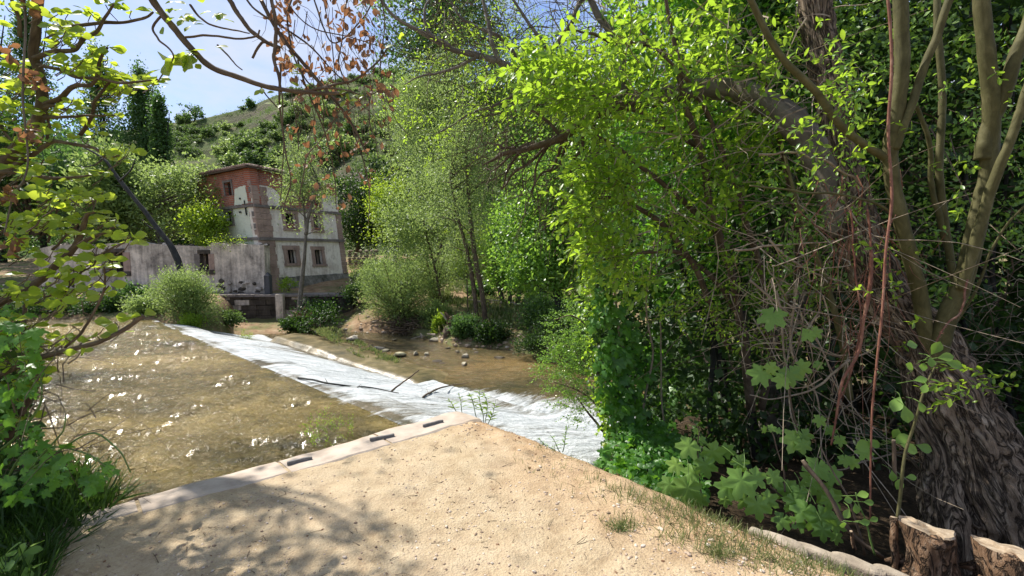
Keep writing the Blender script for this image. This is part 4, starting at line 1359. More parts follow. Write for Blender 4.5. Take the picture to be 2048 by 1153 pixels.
def unit(a):
    a = np.asarray(a, float)
    return a / (np.linalg.norm(a, axis=-1, keepdims=True) + 1e-9)
def rnd(n): return RNG.normal(size=(n, 3))
class Leaves:
    def __init__(s): s.p = []; s.d = []; s.n = []; s.s = []
    def add(s, p, d, n, size):
        p = np.atleast_2d(p); N = len(p)
        s.p.append(p); s.d.append(np.broadcast_to(d, (N, 3))); s.n.append(np.broadcast_to(n, (N, 3))); s.s.append(np.broadcast_to(size, (N,)).astype(float))
    def arrays(s):
        P = np.concatenate(s.p); D = unit(np.concatenate(s.d)); Nn = np.concatenate(s.n); S = np.concatenate(s.s)
        side = unit(np.cross(Nn, D)); Nn = np.cross(D, side)
        R = np.stack([D, side, Nn], -1) * S[:, None, None]
        return P, R
    def bake(s, base, idx=None):
        P, R = s.arrays()
        if idx is not None: P, R = P[idx], R[idx]
        V0, F0 = base
        V = np.einsum('nij,kj->nki', R, V0) + P[:, None]
        Fc = F0[None] + (np.arange(len(P)) * len(V0))[:, None, None]
        mb = MB(); mb.add(V.reshape(-1, 3), Fc.reshape(-1, F0.shape[1]))
        return mb
    def finish(s, root, base, mat, nparts=0, name='leaf', rest='foliage', smooth=True, stuff=True, restbase=None, inframe=True):
        P, R = s.arrays(); n = len(P)
        order = np.arange(n)
        near = np.zeros(n, bool)
        if nparts:
            dist = np.linalg.norm(P - EYE, axis=1)
            px = 1024 + F * P[:, 0] / np.maximum(P[:, 1], .1); py = HOR - F * (P[:, 2] - 1.6) / np.maximum(P[:, 1], .1)
            vis = (px > -10) & (px < 2058) & (py > -10) & (py < 1165) & (P[:, 1] > .3)
            score = np.where(vis, np.linalg.norm(R[:, :, 0], axis=1) / dist, 0)
            pick = np.argsort(-score)[:nparts]
            pick = pick[score[pick] > 0]
            near[pick] = True
            V0, F0 = base
            mb = MB(); mb.add(V0, F0); me = mb.mesh(name, mat, smooth)
            ro = parent_origin(root)
            for i in pick:
                o = bpy.data.objects.new(name, me)
                sc.collection.objects.link(o)
                o.parent = root
                Mx = Matrix([[*R[i][0], P[i][0] - ro[0]], [*R[i][1], P[i][1] - ro[1]], [*R[i][2], P[i][2] - ro[2]], [0, 0, 0, 1]])
                o.matrix_basis = Mx
        if (~near).sum():
            ob = s.bake(restbase or base, np.where(~near)[0]).build(rest, mat, root, smooth=smooth)
            if stuff: ob['kind'] = 'stuff'
            return ob

def in_poly(x, y, poly):
    c = np.zeros(len(x), bool); n = len(poly)
    for i in range(n):
        x0, y0 = poly[i]; x1, y1 = poly[(i + 1) % n]
        cond = ((y0 > y) != (y1 > y)) & (x < (x1 - x0) * (y - y0) / (y1 - y0 + 1e-12) + x0)
        c ^= cond
    return c
def sample_poly(poly, n):
    P = np.array(poly, float); lo, hi = P.min(0), P.max(0)
    X = []; Y = []; c = 0
    while c < n:
        x = lo[0] + (hi[0] - lo[0]) * RNG.random(n * 2); y = lo[1] + (hi[1] - lo[1]) * RNG.random(n * 2)
        k = in_poly(x, y, poly); X.append(x[k]); Y.append(y[k]); c += k.sum()
    return np.concatenate(X)[:n], np.concatenate(Y)[:n]
def atv(px, py, Y):
    px = np.asarray(px, float); py = np.asarray(py, float); Y = np.asarray(Y, float)
    r = (px - 1024) / F; u = (576.5 - py) / F
    dy = cP + u * sP; dz = -sP + u * cP
    return np.stack([r * Y / dy, Y + 0 * r, 1.6 + dz * Y / dy], -1)
def region(poly, Y0, Y1, n, clump=0.0, seed=0):
    """points spread through a volume seen through the polygon"""
    if clump:
        x, y = sample_poly(poly, n * 4)
        w = fbm(x / 90.0 + seed, y / 90.0 + seed * 3, 3)
        k = RNG.random(len(x)) < np.clip(.5 + w * clump, 0.02, 1)
        x, y = x[k][:n], y[k][:n]
    else: x, y = sample_poly(poly, n)
    return atv(x, y, Y0 + (Y1 - Y0) * RNG.random(len(x)))

def thin_tubes(mb, P, r0, r1, sides=3):
    """P (N,K,3) polylines, radii r0->r1"""
    N, K, _ = P.shape
    T = unit(np.gradient(P, axis=1))
    ref = np.zeros_like(T); ref[..., 2] = 1; ref[np.abs(T[..., 2]) > .9] = [1, 0, 0]
    u = unit(np.cross(T, ref)); w = np.cross(T, u)
    r0 = np.broadcast_to(r0, (N,)); r1 = np.broadcast_to(r1, (N,))
    R = r0[:, None] + (r1 - r0)[:, None] * np.linspace(0, 1, K)[None]
    a = np.arange(sides) / sides * 2 * math.pi
    V = P[:, :, None] + R[:, :, None, None] * (np.cos(a)[None, None, :, None] * u[:, :, None] + np.sin(a)[None, None, :, None] * w[:, :, None])
    i = np.arange(K - 1)[:, None] * sides; j = np.arange(sides)[None, :]
    Fq = np.stack([i + j, i + (j + 1) % sides, i + sides + (j + 1) % sides, i + sides + j], -1).reshape(-1, 4)
    Fall = Fq[None] + (np.arange(N) * K * sides)[:, None, None]
    mb.add(V.reshape(-1, 3), Fall.reshape(-1, 4))

def sprigs(lv, tw, O, D, Ln, nl, leaf, droop=.15, spread=.9, twr=.002, up=(0, 0, 1), jitter=.25):
    """leafy shoots: origin O (N,3), direction D, length Ln; leaves alternate along the shoot"""
    N = len(O); D = unit(D); Ln = np.broadcast_to(Ln, (N,))
    K = 5; t = np.linspace(0, 1, K)
    bend = rnd(N) * .12
    P = O[:, None] + (D[:, None] * t[None, :, None] + bend[:, None] * (t ** 2)[None, :, None]) * Ln[:, None, None]
    P[..., 2] -= (droop * Ln[:, None]) * t[None] ** 2
    if tw is not None: thin_tubes(tw, P, twr, twr * .4)
    side = unit(np.cross(D, up) + 1e-6)
    nrm0 = unit(np.cross(side, D))
    rot = RNG.random(N) * 6.28
    for k in range(nl):
        f = (k + .6) / nl
        i = min(int(f * (K - 1)), K - 2); fr = f * (K - 1) - i
        p = P[:, i] * (1 - fr) + P[:, i + 1] * fr
        tang = unit(P[:, i + 1] - P[:, i])
        ph = rot + k * 2.4
        lat = side * np.cos(ph)[:, None] + nrm0 * np.sin(ph)[:, None]
        d = tang * (.55 + .5 * f) + lat * spread + rnd(N) * jitter * .5
        nn = np.array([0, 0, .75]) + lat * -.15 + tang * -.4 + rnd(N) * .5
        lv.add(p, d, nn, leaf * (.65 + .5 * RNG.random(N)) * (.75 + .35 * math.sin(math.pi * min(1, f * 1.1))))

def crown_points(c, r, ncl, shell=.5, seed=0, low=-1.0):
    d = unit(rnd(ncl)); rad = RNG.random(ncl) ** (shell)
    so = RNG.random() * 40; rad = rad * (1 + .75 * fbm(np.arctan2(d[:, 1], d[:, 0]) * 1.0 + so, d[:, 2] * 2.2 + so, 2))
    P = d * rad[:, None]
    P = P[P[:, 2] > low]
    return np.asarray(c) + P * np.asarray(r)

def make_tree(root, base, topP, crown_c, crown_r, ncl, nleaf, sig, leaf, mat, bark_, trunk_r, nlimb=14, leafbase=B_SIMPLE, shell=.45, trunks=None, low=-.9, droopy=0.0, gaps=.25, up_dir=None, upright=0.0):
    base = np.asarray(base, float); topP = np.asarray(topP, float)
    trunks = trunks or [[base, base * .5 + topP * .5 + rnd(1)[0] * trunk_r * 3, topP]]
    allc = []
    for k, tp in enumerate(trunks):
        g = MB(); C = tube(g, tp, [trunk_r * (1.25 if k == 0 else .9), trunk_r * .8, trunk_r * .25], 8, 14, rough=.3)
        g.build('trunk', M[bark_], root, smooth=True); allc.append(C)
    cl = crown_points(crown_c, crown_r, int(ncl * 1.4), shell, low=low)
    w = fbm(cl[:, 0] * 1.7 / crown_r[0] + cl[:, 1] + 9, cl[:, 2] * 1.7 / crown_r[2], 2)
    cl = cl[RNG.random(len(cl)) < np.clip(.8 + w * 1.5 - gaps, .15, 1)][:ncl]
    g = MB()
    lim = []
    for c in cl[:nlimb * 3 if nlimb else 0]:
        C = allc[RNG.integers(len(allc))]
        i = int(np.argmin(np.abs(C[:, 2] - (c[2] - .35 * np.linalg.norm((c - C[-1])[:2]) - .1))))
        s_ = C[i]; mid = s_ * .5 + c * .5 + np.array([0, 0, .12 * np.linalg.norm(c - s_)])
        lim.append(np.stack([s_, s_ * .7 + mid * .3, mid, c * .6 + mid * .4, c]))
    if lim: thin_tubes(g, np.array(lim), trunk_r * .28, trunk_r * .05, 4); ob = g.build('branches', M[bark_], root, smooth=True); ob['kind'] = 'stuff'
    lv = Leaves()
    N = len(cl) * nleaf
    P = np.repeat(cl, nleaf, 0) + rnd(N) * np.asarray(sig) * (RNG.random((N, 1)) * .8 + .5)
    out = unit(P - np.asarray(crown_c))
    d = rnd(N) + out * .5 + np.array([0, 0, -droopy + upright])
    nn = rnd(N) * .8 + np.array([0, 0, .8]) + out * .4
    if upright: nn = rnd(N) * .5 + out
    lv.add(P, d, nn, leaf * (.6 + .8 * RNG.random(N)))
    ob = lv.bake(leafbase).build('crown', M[mat], root, smooth=False); ob['kind'] = 'stuff'
    return root

# ================================================================== FAR AND MIDDLE VEGETATION
# scrub on the hillside: a few shapes, copied
def shrub_proto(k):
    cl = crown_points((0, 0, .38), (.85, .85, .6), 34, .4, low=-.5)
    n = 34; N = len(cl) * n
    lv = Leaves(); P = np.repeat(cl, n, 0) + rnd(N) * .12
    P[:, 2] = np.maximum(P[:, 2], -.05)
    lv.add(P, rnd(N) + np.array([0, 0, .4]), rnd(N) * .7 + np.array([0, 0, 1]) + unit(P) * .5, .17 * (.6 + .8 * RNG.random(N)))
    return lv.bake(B_ROUND).mesh('hill_shrub', M['leaf_shrub'] if k % 3 else M['leaf_willow'], False)
protos = [shrub_proto(k) for k in range(6)]
cnt = 0; tries = 0
while cnt < 292 and tries < 9000:
    tries += 1
    px = 330 + 520 * random.random() if cnt < 245 else (-60 + 390 * random.random() if cnt < 270 else 850 + 400 * random.random())
    s = random.random() ** .8; Y = 54 + 86 * s
    dens = .45 + 1.8 * float(fbm(px / 60.0, Y / 11.0, 3)) + (.35 if Y < 80 else -.05)
    if random.random() > dens: continue
    p = gpt(px, Y)
    size = (.9 + 1.9 * random.random() ** 2.0) * (1.1 if Y < 85 else .9)
    o = bpy.data.objects.new('hill_shrub', protos[cnt % 6]); sc.collection.objects.link(o)
    o.location = p; o.scale = (size * (1 + .3 * random.random()), size * 1.1, size * (.8 + .5 * random.random())); o.rotation_euler = (0, 0, random.random() * 6.28)
    if Y < 66: hz_ = 'at the foot of the hillside'
    elif Y < 84: hz_ = 'low on the hillside'
    elif Y < 104: hz_ = 'halfway up the hillside'
    elif Y < 126: hz_ = 'high on the hillside'
    else: hz_ = 'near the hill crest'
    wz_ = ['behind the poplars', 'left of the mill roof', 'above the mill roof', 'above the slender tree', 'right of the mill', 'behind the river trees', 'behind the lime green shrub'][int(np.searchsorted([330, 420, 540, 660, 800, 1100], px))]
    tag(o, '%s %s scrub bush %s, %s' % ('small' if size < 1.5 else ('big' if size > 2.2 else 'medium'), 'olive green' if cnt % 6 % 3 else 'fresh green', hz_, wz_), 'shrub', 'scrub bushes on the hillside'); cnt += 1
# small scrub and tussocks between the bushes, too many to count
N = 9000; pxs = -200 + 1500 * RNG.random(N); Ys = 52 + 90 * RNG.random(N)
w = fbm(pxs / 40, Ys / 7.0, 3); kk = RNG.random(N) < np.clip(.35 + w * 1.8, .03, 1); pxs, Ys = pxs[kk], Ys[kk]
C_ = np.stack([(pxs - 1024) / F * Ys, Ys, terrain(pxs, Ys)], -1); sz = .45 + 1.0 * RNG.random(len(C_)) ** 2
P = np.repeat(C_, 26, 0); s2 = np.repeat(sz, 26)
P = P + rnd(len(P)) * s2[:, None] * [.55, .55, .3] + [0, 0, .12]
lv = Leaves(); lv.add(P, rnd(len(P)) + [0, 0, .4], rnd(len(P)) * .7 + [0, 0, 1], .30 * (.6 + .8 * RNG.random(len(P))))
ob = lv.bake(B_SIMPLE).build('hill_tussocks', M['leaf_shrub']); tag(ob, kind='stuff')
# trees standing on the skyline
for px, Y, h, lab in ((405, 137, 5.6, 'lone spreading tree on the skyline left of the mill roof'), (518, 138, 2.6, 'small dark round tree on the hill skyline above the mill')):
    p = gpt(px, Y, -.4); r = thing('hill_tree', lab, 'tree', tuple(p))
    make_tree(r, p, p + [0, 0, h * .7], p + [0, 0, h * .62], (h * .5, h * .45, h * .38), 40, 30, .35, .42, 'leaf_poplar', 'bark_dark', .18, 8, B_ROUND, gaps=.2)

# poplars on the left
def poplar(px, ytop, ybase, hw, Y, lab, kk=0):
    b = gpt(px, Y); top = at(px, ytop, Y); H = top[2] - b[2]; W = hw / F * Y
    r = thing('poplar_tree', lab, 'tree', tuple(b), 'tall poplars on the left')
    g = MB(); tube(g, [b, b + [0, 0, H * .5], top - [0, 0, H * .04]], [.32, .18, .03], 7, 10); g.build('trunk', M['bark_dark'], r, smooth=True)
    n = 200
    zf = RNG.random(n) ** .9; prof = W * np.sin(np.clip(zf * .93 + .10, 0, 1) * math.pi) ** .62 * (1 - .35 * zf)
    a = RNG.random(n) * 6.28; rr = prof * RNG.random(n) ** .5
    cl = b + np.stack([np.cos(a) * rr, np.sin(a) * rr, zf * H + .4], -1)
    m_ = 62; N = n * m_
    P = np.repeat(cl, m_, 0) + rnd(N) * np.array([.34, .34, .8])
    lv = Leaves(); out = unit(P - (b + np.array([0, 0, H / 2])))
    lv.add(P, rnd(N) + [0, 0, .7], rnd(N) * .9 + out, .26 * (.6 + .7 * RNG.random(N)))
    ob = lv.bake(B_ROUND).build('crown', M['leaf_poplar'], r); ob['kind'] = 'stuff'
    g = MB(); L_ = [np.stack([b + [0, 0, zf[i] * H * .85], (b + [0, 0, zf[i] * H]) * .5 + cl[i] * .5, cl[i] + [0, 0, .9]]) for i in range(60)]
    thin_tubes(g, np.array(L_), .06, .015, 3); ob = g.build('branches', M['bark_dark'], r); ob['kind'] = 'stuff'
poplar(306, 150, 338, 44, 55, 'slim poplar with sunlit edge, nearest to the mill of the row')
poplar(338, 215, 338, 20, 52, 'lower slim poplar touching the right side of the tallest bare sky poplar')
poplar(222, 108, 338, 50, 56, 'second tall poplar seen through the fig branches')
poplar(92, 28, 330, 62, 50, 'tallest dark poplar behind the fig trunk at far left')
poplar(8, 10, 330, 55, 46, 'dark poplar cut by the left edge of the photo')

def bush(name, lab, cat, px, py, Y, wpx, hpx, mat, leaf, ncl=70, nleaf=60, stems=10, lb=B_SIMPLE, sig=None, group=None, gz=None, flat=.8, bark_='bark_brown'):
    b = at(px, py, Y)
    W = wpx / F * Y / 2; H = hpx / F * Y
    r = thing(name, lab, cat, tuple(b), group)
    c = b + np.array([0, 0, H * .55])
    cl = crown_points(c, (W * .92, W * flat, H * .5), ncl, .38, low=-.95)
    w = fbm(cl[:, 0] * 2 / W, cl[:, 2] * 2 / H + 3, 2)
    cl = cl[RNG.random(len(cl)) < np.clip(.9 + w, .2, 1)]
    N = len(cl) * nleaf; sg = sig or .17 * W
    P = np.repeat(cl, nleaf, 0) + rnd(N) * sg
    lv = Leaves(); out = unit(P - (b + [0, 0, H * .2]))
    lv.add(P, rnd(N) * .7 + out, rnd(N) * .6 + out + [0, 0, .5], leaf * (.6 + .7 * RNG.random(N)))
    ob = lv.bake(lb).build('foliage', M[mat], r); ob['kind'] = 'stuff'
    g = MB(); L_ = [np.stack([b + rnd(1)[0] * [.08 * W, .08 * W, 0], b * .6 + c_ * .4 + [0, 0, .1 * H], c_]) for c_ in cl[:stems * 3]]
    thin_tubes(g, np.array(L_), .012 * H + .01, .004 * H, 4); ob = g.build('stems', M[bark_], r); ob['kind'] = 'stuff'
    return r
# ivy-draped wood behind the low wall, far left
for i, (px, py, w, h, Y, mat, lab) in enumerate([
        (70, 470, 210, 200, 36, 'leaf_dark', 'dark ivy covered tree behind the left end of the ruined wall'),
        (160, 470, 170, 175, 33, 'leaf_poplar', 'dark leafy tree behind the ruined wall, right of the ivy covered one'),
        (-60, 470, 220, 330, 34, 'leaf_dark', 'tall dark tree at the left edge behind the fig leaves'),
        (230, 480, 130, 165, 30, 'leaf_willow', 'pale green shrubby tree behind the wall under the poplars')]):
    bush('leafy_tree', lab, 'tree', px, py, Y, w, h, mat, .30, 120, 75, 14)
b = at(330, 520, 30); r = thing('spreading_tree', 'broad light green tree growing inside the roofless walls beside the mill', 'tree', tuple(b))
make_tree(r, b, at(330, 380, 30), at(318, 408, 30), (4.2, 2.6, 2.55), 200, 85, .40, .20, 'leaf_willow', 'bark_grey', .14, 26, B_SIMPLE, .42, gaps=.05)
b = at(420, 520, 28.6); r = thing('spreading_tree', 'bright green young tree leaning over the wall top against the mill', 'tree', tuple(b))
make_tree(r, b, at(425, 440, 28.6), at(418, 448, 28.3), (1.55, 1.0, 1.35), 70, 75, .28, .17, 'leaf_young', 'bark_grey', .07, 12, B_SIMPLE, .45, gaps=.1)
b = at(440, 500, 27.3)
bush('wall_ivy', 'mossy weeds growing on top of the wall next to the mill', 'plant', 452, 497, 26.7, 66, 22, 'leaf_young', .09, 26, 40, 2)
# leaning dead trunk
r = thing('leaning_trunk', 'dark bare trunk leaning to the left in front of the ruined wall', 'tree', tuple(at(366, 560, 22)))
g = MB(); tube(g, pts([(368, 575), (362, 540), (345, 500), (318, 460), (282, 412), (240, 362), (205, 318), (150, 285)], 22, 23.5), [.16, .15, .14, .12, .10, .09, .06, .03], 9, 30, wob=.05, rough=.4)
g.build('trunk', M['bark_dark'], r, smooth=True)
for a in ([(318, 460), (300, 455), (285, 440)], [(240, 362), (262, 340), (270, 318)], [(205, 318), (190, 330), (165, 335)]):
    g = MB(); tube(g, pts(a, 22.6), [.05, .02], 5); g.build('branch', M['bark_dark'], r, smooth=True)

# bushes on the pool's far bank and weir end
bush('willow_bush', 'light green round willow bush at the far end of the weir', 'bush', 384, 652, 17.6, 108, 104, 'leaf_willow', .11, 150, 110, 20, B_NARROW)
bush('low_bush', 'small bright green mound of plants below the round willow bush', 'bush', 386, 664, 16.9, 54, 28, 'leaf_young', .07, 40, 70, 4)
bush('low_bush', 'pale green low bush left of the round willow bush by the water', 'bush', 302, 645, 18.0, 90, 52, 'leaf_willow', .09, 80, 90, 6)
bush('low_bush', 'dark fern green bush in front of the ruined wall, right of the nettles', 'bush', 240, 640, 18.4, 74, 50, 'leaf_dark', .10, 70, 80, 6)
bush('low_bush', 'taller dark green bush under the sluice pillar', 'bush', 280, 622, 19.2, 60, 46, 'leaf_poplar', .11, 60, 80, 6)
bush('low_bush', 'dark nettle clump on the far bank at left', 'bush', 180, 642, 18.3, 96, 40, 'leaf_dark', .10, 80, 80, 6)
bush('low_bush', 'dark undergrowth at far left of the far bank', 'bush', 90, 645, 18.2, 120, 48, 'leaf_dark', .11, 80, 80, 6)
bush('low_bush', 'dark undergrowth at the left edge of the far bank', 'bush', -30, 650, 17.8, 140, 70, 'leaf_dark', .12, 80, 80, 6)
bush('weed', 'tall thin weeds growing on the weir kerb', 'plant', 492, 690, 17.2, 24, 30, 'leaf_young', .06, 18, 26, 3, B_NARROW)
bush('weed', 'bushy weeds at the foot of the terrace wall near the mill post', 'plant', 578, 582, 25.7, 34, 22, 'leaf_young', .10, 24, 30, 3)
# green fringe between weir and river channel
lv = Leaves(); N = 5200
tt = 7.5 + 6.6 * RNG.random(N); ss = 4.5 + 1.0 * RNG.random(N) + .12 * (tt - 7)
w = fbm(tt * 1.2, ss * 1.5, 3); k = RNG.random(N) < np.clip(.10 + w * 2.2 + .10 * (tt - 9), 0, 1); tt, ss = tt[k], ss[k]
P = np.stack([A_[0] + tt * tv[0] + ss * nv[0], A_[1] + tt * tv[1] + ss * nv[1], np.full(len(tt), Z_LOW + .12)], -1)
P[:, 2] += .08 * np.clip(tt - 9, 0, 5)
lv.add(P, rnd(len(tt)) * .5 + [0, 0, 1], rnd(len(tt)), .06 + .12 * RNG.random(len(tt)))
ob = lv.bake(B_NARROW).build('kerb_grass', M['grass']); tag(ob, kind='stuff')
for i, (px, py, Y, wd, hd, lab) in enumerate([(450, 648, 20.5, 60, 20, 'low weeds on the mud below the terrace wall'), (640, 660, 22.4, 110, 42, 'dark weeds on the bank below the mill, right of the slender tree'),
        (640, 630, 24.6, 80, 26, 'dark mossy weeds against the terrace wall'), (714, 610, 25.5, 60, 40, 'dark green weeds by the end of the terrace wall'), (590, 664, 22.2, 50, 24, 'dark weeds at the water line under the slender tree')]):
    bush('weed', lab, 'plant', px, py, Y, wd, hd, 'leaf_dark' if i else 'leaf_shrub', .13, 50, 50, 3)
# slender tree in front of the mill
b = at(596, 660, 23.0); r = thing('slender_tree', 'slender young tree with feathery crown in front of the mill', 'tree', tuple(b))
make_tree(r, b, at(606, 330, 23), at(608, 372, 23), (1.55, 1.2, 2.6), 120, 46, .26, .15, 'leaf_willow', 'bark_grey', .11, 20, B_NARROW, .5, trunks=[pts([(596, 662), (600, 600), (606, 540), (612, 470), (608, 420), (600, 350)], 23), pts([(612, 470), (618, 430), (640, 370)], 23)], gaps=.25)
b = at(606, 655, 22.8); r = thing('root_tuft', 'tangle of reddish flood-dried roots round the foot of the slender tree', 'roots', tuple(b))
g = MB(); N = 260; P0 = b + rnd(N) * [.22, .2, .2] + [0, 0, .55]; P2 = P0 + rnd(N) * [.35, .3, .3] + [0, 0, -.3]
thin_tubes(g, np.stack([P0, (P0 + P2) / 2 + rnd(N) * .12, P2], 1), .014, .005, 3); ob = g.build('rootlets', M['stem_red'], r); ob['kind'] = 'stuff'
g = MB(); tube(g, [b + [0, 0, -.3], b + [-.1, 0, .4], b + [-.25, 0, .9]], [.12, .08, .03], 7); g.build('root', M['bark_brown'], r)

# trees to the right of the mill, far to near
def mid_tree(lab, px, pyb, Y, pyt, cx, cy, wpx, hpx, mat, leaf, ncl=130, nleaf=60, tr=.12, bark_='bark_brown', lb=B_SIMPLE, trunks=None, gaps=.15, name='broadleaf_tree', sig=None, droopy=0, depth=.8):
    b = at(px, pyb, Y); r = thing(name, lab, 'tree', tuple(b))
    cr = (wpx / 2 / F * Y, wpx / 2 / F * Y * depth, hpx / 2 / F * Y)
    make_tree(r, b, at(cx, pyt + .25 * hpx, Y), at(cx, cy, Y), cr, ncl, nleaf, sig or .16 * cr[0] + .08, leaf, mat, bark_, tr, 20, lb, .42, trunks=[pts(t_, Y) for t_ in trunks] if trunks else None, gaps=gaps, droopy=droopy)
mid_tree('tall dark blue green tree at the top centre of the photo', 880, 520, 48, -60, 880, 60, 240, 330, 'leaf_poplar', .34, 240, 75, .35, 'bark_dark')
mid_tree('hazy tall willow rising behind the young river trees', 850, 520, 40, 150, 868, 255, 190, 300, 'leaf_willow', .26, 260, 85, .2, 'bark_grey', B_NARROW, gaps=.05)
mid_tree('very tall pale tree right of the top centre', 1000, 520, 42, 40, 985, 200, 220, 380, 'leaf_willow', .26, 260, 80, .25, 'bark_dark', B_NARROW, gaps=.05)
mid_tree('dark green trees directly right of the mill', 715, 505, 42, 330, 722, 420, 110, 170, 'leaf_dark', .24, 150, 75, .2)
mid_tree('dark rounded tree behind the rubble wall', 790, 505, 44, 320, 800, 440, 150, 130, 'leaf_dark', .24, 130, 75, .2)
mid_tree('yellow green young tree behind the rubble wall', 788, 510, 38, 350, 788, 425, 112, 150, 'leaf_young', .17, 150, 60, .09, 'bark_grey', trunks=[[(790, 512), (788, 470), (785, 400)], [(792, 512), (800, 470), (806, 410)]])
mid_tree('grey green tree at the hill foot behind the slender trunks', 920, 515, 46, 300, 900, 390, 170, 200, 'leaf_shrub', .22, 160, 70, .2)
mid_tree('tall bright green tree behind the dead branch', 1080, 520, 38, 120, 1080, 300, 240, 400, 'leaf_alder', .22, 330, 85, .25, gaps=.0)
mid_tree('tall green tree partly hidden by the lime green shrub', 1210, 540, 34, 100, 1220, 300, 240, 420, 'leaf_alder', .22, 300, 80, .25, gaps=.0)
mid_tree('tree in the gap behind the hop curtain', 1350, 560, 30, 100, 1350, 330, 260, 480, 'leaf_dark', .24, 260, 70, .25, gaps=.0)
mid_tree('young leaning tree with loose pale crown over the rubble wall', 876, 660, 25, 340, 838, 430, 170, 190, 'leaf_willow', .14, 200, 75, .075, 'bark_brown', B_SIMPLE, trunks=[[(895, 660), (882, 600), (868, 530), (848, 450), (838, 400)], [(868, 530), (890, 470), (905, 400)]], gaps=.1)
mid_tree('tall slim tree with twin trunks standing on the river bank', 965, 665, 21.5, 130, 925, 345, 170, 440, 'leaf_willow', .13, 300, 70, .12, 'bark_brown', B_NARROW, trunks=[[(972, 664), (966, 600), (948, 500), (938, 400), (930, 280), (925, 170)], [(955, 655), (950, 600), (938, 520), (915, 430), (900, 360)]], gaps=.12)
mid_tree('thin sapling left of the twin trunks', 937, 650, 23, 450, 934, 500, 70, 130, 'leaf_young', .11, 60, 50, .035, trunks=[[(937, 650), (935, 590), (932, 520), (930, 470)]])
mid_tree('alder with three stems standing on the ochre bank', 1022, 610, 25, 420, 1022, 500, 130, 190, 'leaf_alder', .15, 170, 75, .12, 'bark_grey', B_ROUND, trunks=[[(1006, 606), (995, 560), (985, 500), (980, 440)], [(1020, 608), (1022, 550), (1022, 460)], [(1036, 608), (1042, 550), (1055, 470)]])
mid_tree('bright alder with forked dark trunk nearest the shaded bank', 1118, 650, 18.0, 330, 1098, 450, 190, 290, 'leaf_alder', .12, 330, 85, .14, 'bark_dark', B_ROUND, trunks=[[(1122, 652), (1118, 600), (1128, 540), (1130, 470), (1120, 400)], [(1118, 610), (1102, 560), (1090, 500), (1070, 430)]], gaps=.02)
mid_tree('slim alder right of the forked trunk', 1160, 630, 19, 300, 1165, 400, 120, 300, 'leaf_alder', .12, 170, 80, .09, 'bark_dark', B_ROUND, trunks=[[(1162, 630), (1158, 540), (1162, 440)]])
mid_tree('thin young alder between the stems', 1083, 622, 22, 480, 1083, 530, 60, 110, 'leaf_alder', .11, 60, 60, .04, 'bark_dark', B_ROUND, trunks=[[(1083, 622), (1080, 560), (1082, 500)]])
# bushes on the far river bank
bush('willow_bush', 'light green willow bush beside the sandbank in mid picture', 'bush', 800, 650, 23.2, 140, 122, 'leaf_willow', .13, 190, 100, 30, B_NARROW)
bush('willow_bush', 'smaller pale willow bush behind the mid picture willow', 'bush', 868, 600, 27, 110, 110, 'leaf_willow', .14, 120, 80, 16, B_NARROW)
bush('low_bush', 'dark bush on the bank left of the twin trunks', 'bush', 930, 690, 19.9, 66, 52, 'leaf_poplar', .10, 80, 80, 6)
bush('low_bush', 'dark bush on the bank right of the twin trunks', 'bush', 988, 694, 19.3, 68, 50, 'leaf_dark', .10, 80, 80, 6)
bush('grass_clump', 'bright grass clump beside the upright root stump', 'grass', 880, 672, 21, 30, 42, 'leaf_young', .16, 40, 60, 2, B_NARROW)
bush('low_bush', 'grey green bush behind the grass clump', 'bush', 868, 655, 22.2, 60, 50, 'leaf_willow', .10, 70, 70, 6)
bush('low_bush', 'dark green bush in the shade at the bend of the river', 'bush', 1128, 700, 16.6, 120, 78, 'leaf_dark', .10, 120, 90, 8)
bush('low_bush', 'blue green bush behind the bend of the river', 'bush', 1090, 660, 20, 120, 60, 'leaf_poplar', .11, 120, 80, 8)
bush('low_bush', 'dark bank growth at the far right of the visible river', 'bush', 1190, 715, 15.4, 130, 110, 'leaf_dark', .10, 130, 90, 8)
bush('low_bush', 'low green growth along the shaded water line', 'bush', 1065, 703, 17.2, 74, 28, 'leaf_dark', .08, 50, 70, 4)
for i, (px, py, Y, wd, hd) in enumerate([(1010, 560, 34, 90, 30), (900, 548, 36, 110, 34), (1110, 560, 33, 100, 36), (830, 545, 35, 70, 26), (760, 545, 33, 60, 20), (960, 590, 28, 60, 18), (1060, 590, 27, 70, 20), (735, 570, 29, 60, 26)]):
    bush('bank_shrub', ['low shrub below the big alder crowns on the ochre terrace', 'wide low shrub behind the leaning tree on the terrace', 'low shrub on the terrace at the forked alder', 'small shrub right of the broken rubble walls', 'smallest shrub at the foot of the broken rubble walls', 'dark low shrub right behind the twin trunks', 'grey green shrub between driftwood and alder stems', 'pale shrub just right of the mill plinth'][i], 'shrub', px, py, Y, wd, hd, ['leaf_shrub', 'leaf_willow', 'leaf_poplar'][i % 3], .16, 50, 50, 3, group='low shrubs on the far bank')
# dry grass and weeds on the far bank
lv = Leaves(); N = 26000
px = 700 + 480 * RNG.random(N); k_ = RNG.random(N) ** 1.3; Yv = Yb_of(px) + .6 + k_ * 22
w = fbm(px / 40, Yv / 2.0, 3); kk = RNG.random(N) < np.clip(.28 + w * 1.6, 0, 1); px, Yv = px[kk], Yv[kk]
P = np.stack([(px - 1024) / F * Yv, Yv, terrain(px, Yv)], -1)
lv.add(P, rnd(len(P)) * .4 + [0, 0, 1], rnd(len(P)), .22 + .22 * RNG.random(len(P)))
ob = lv.bake(B_NARROW).build('bank_grass', M['grass']); tag(ob, kind='stuff')
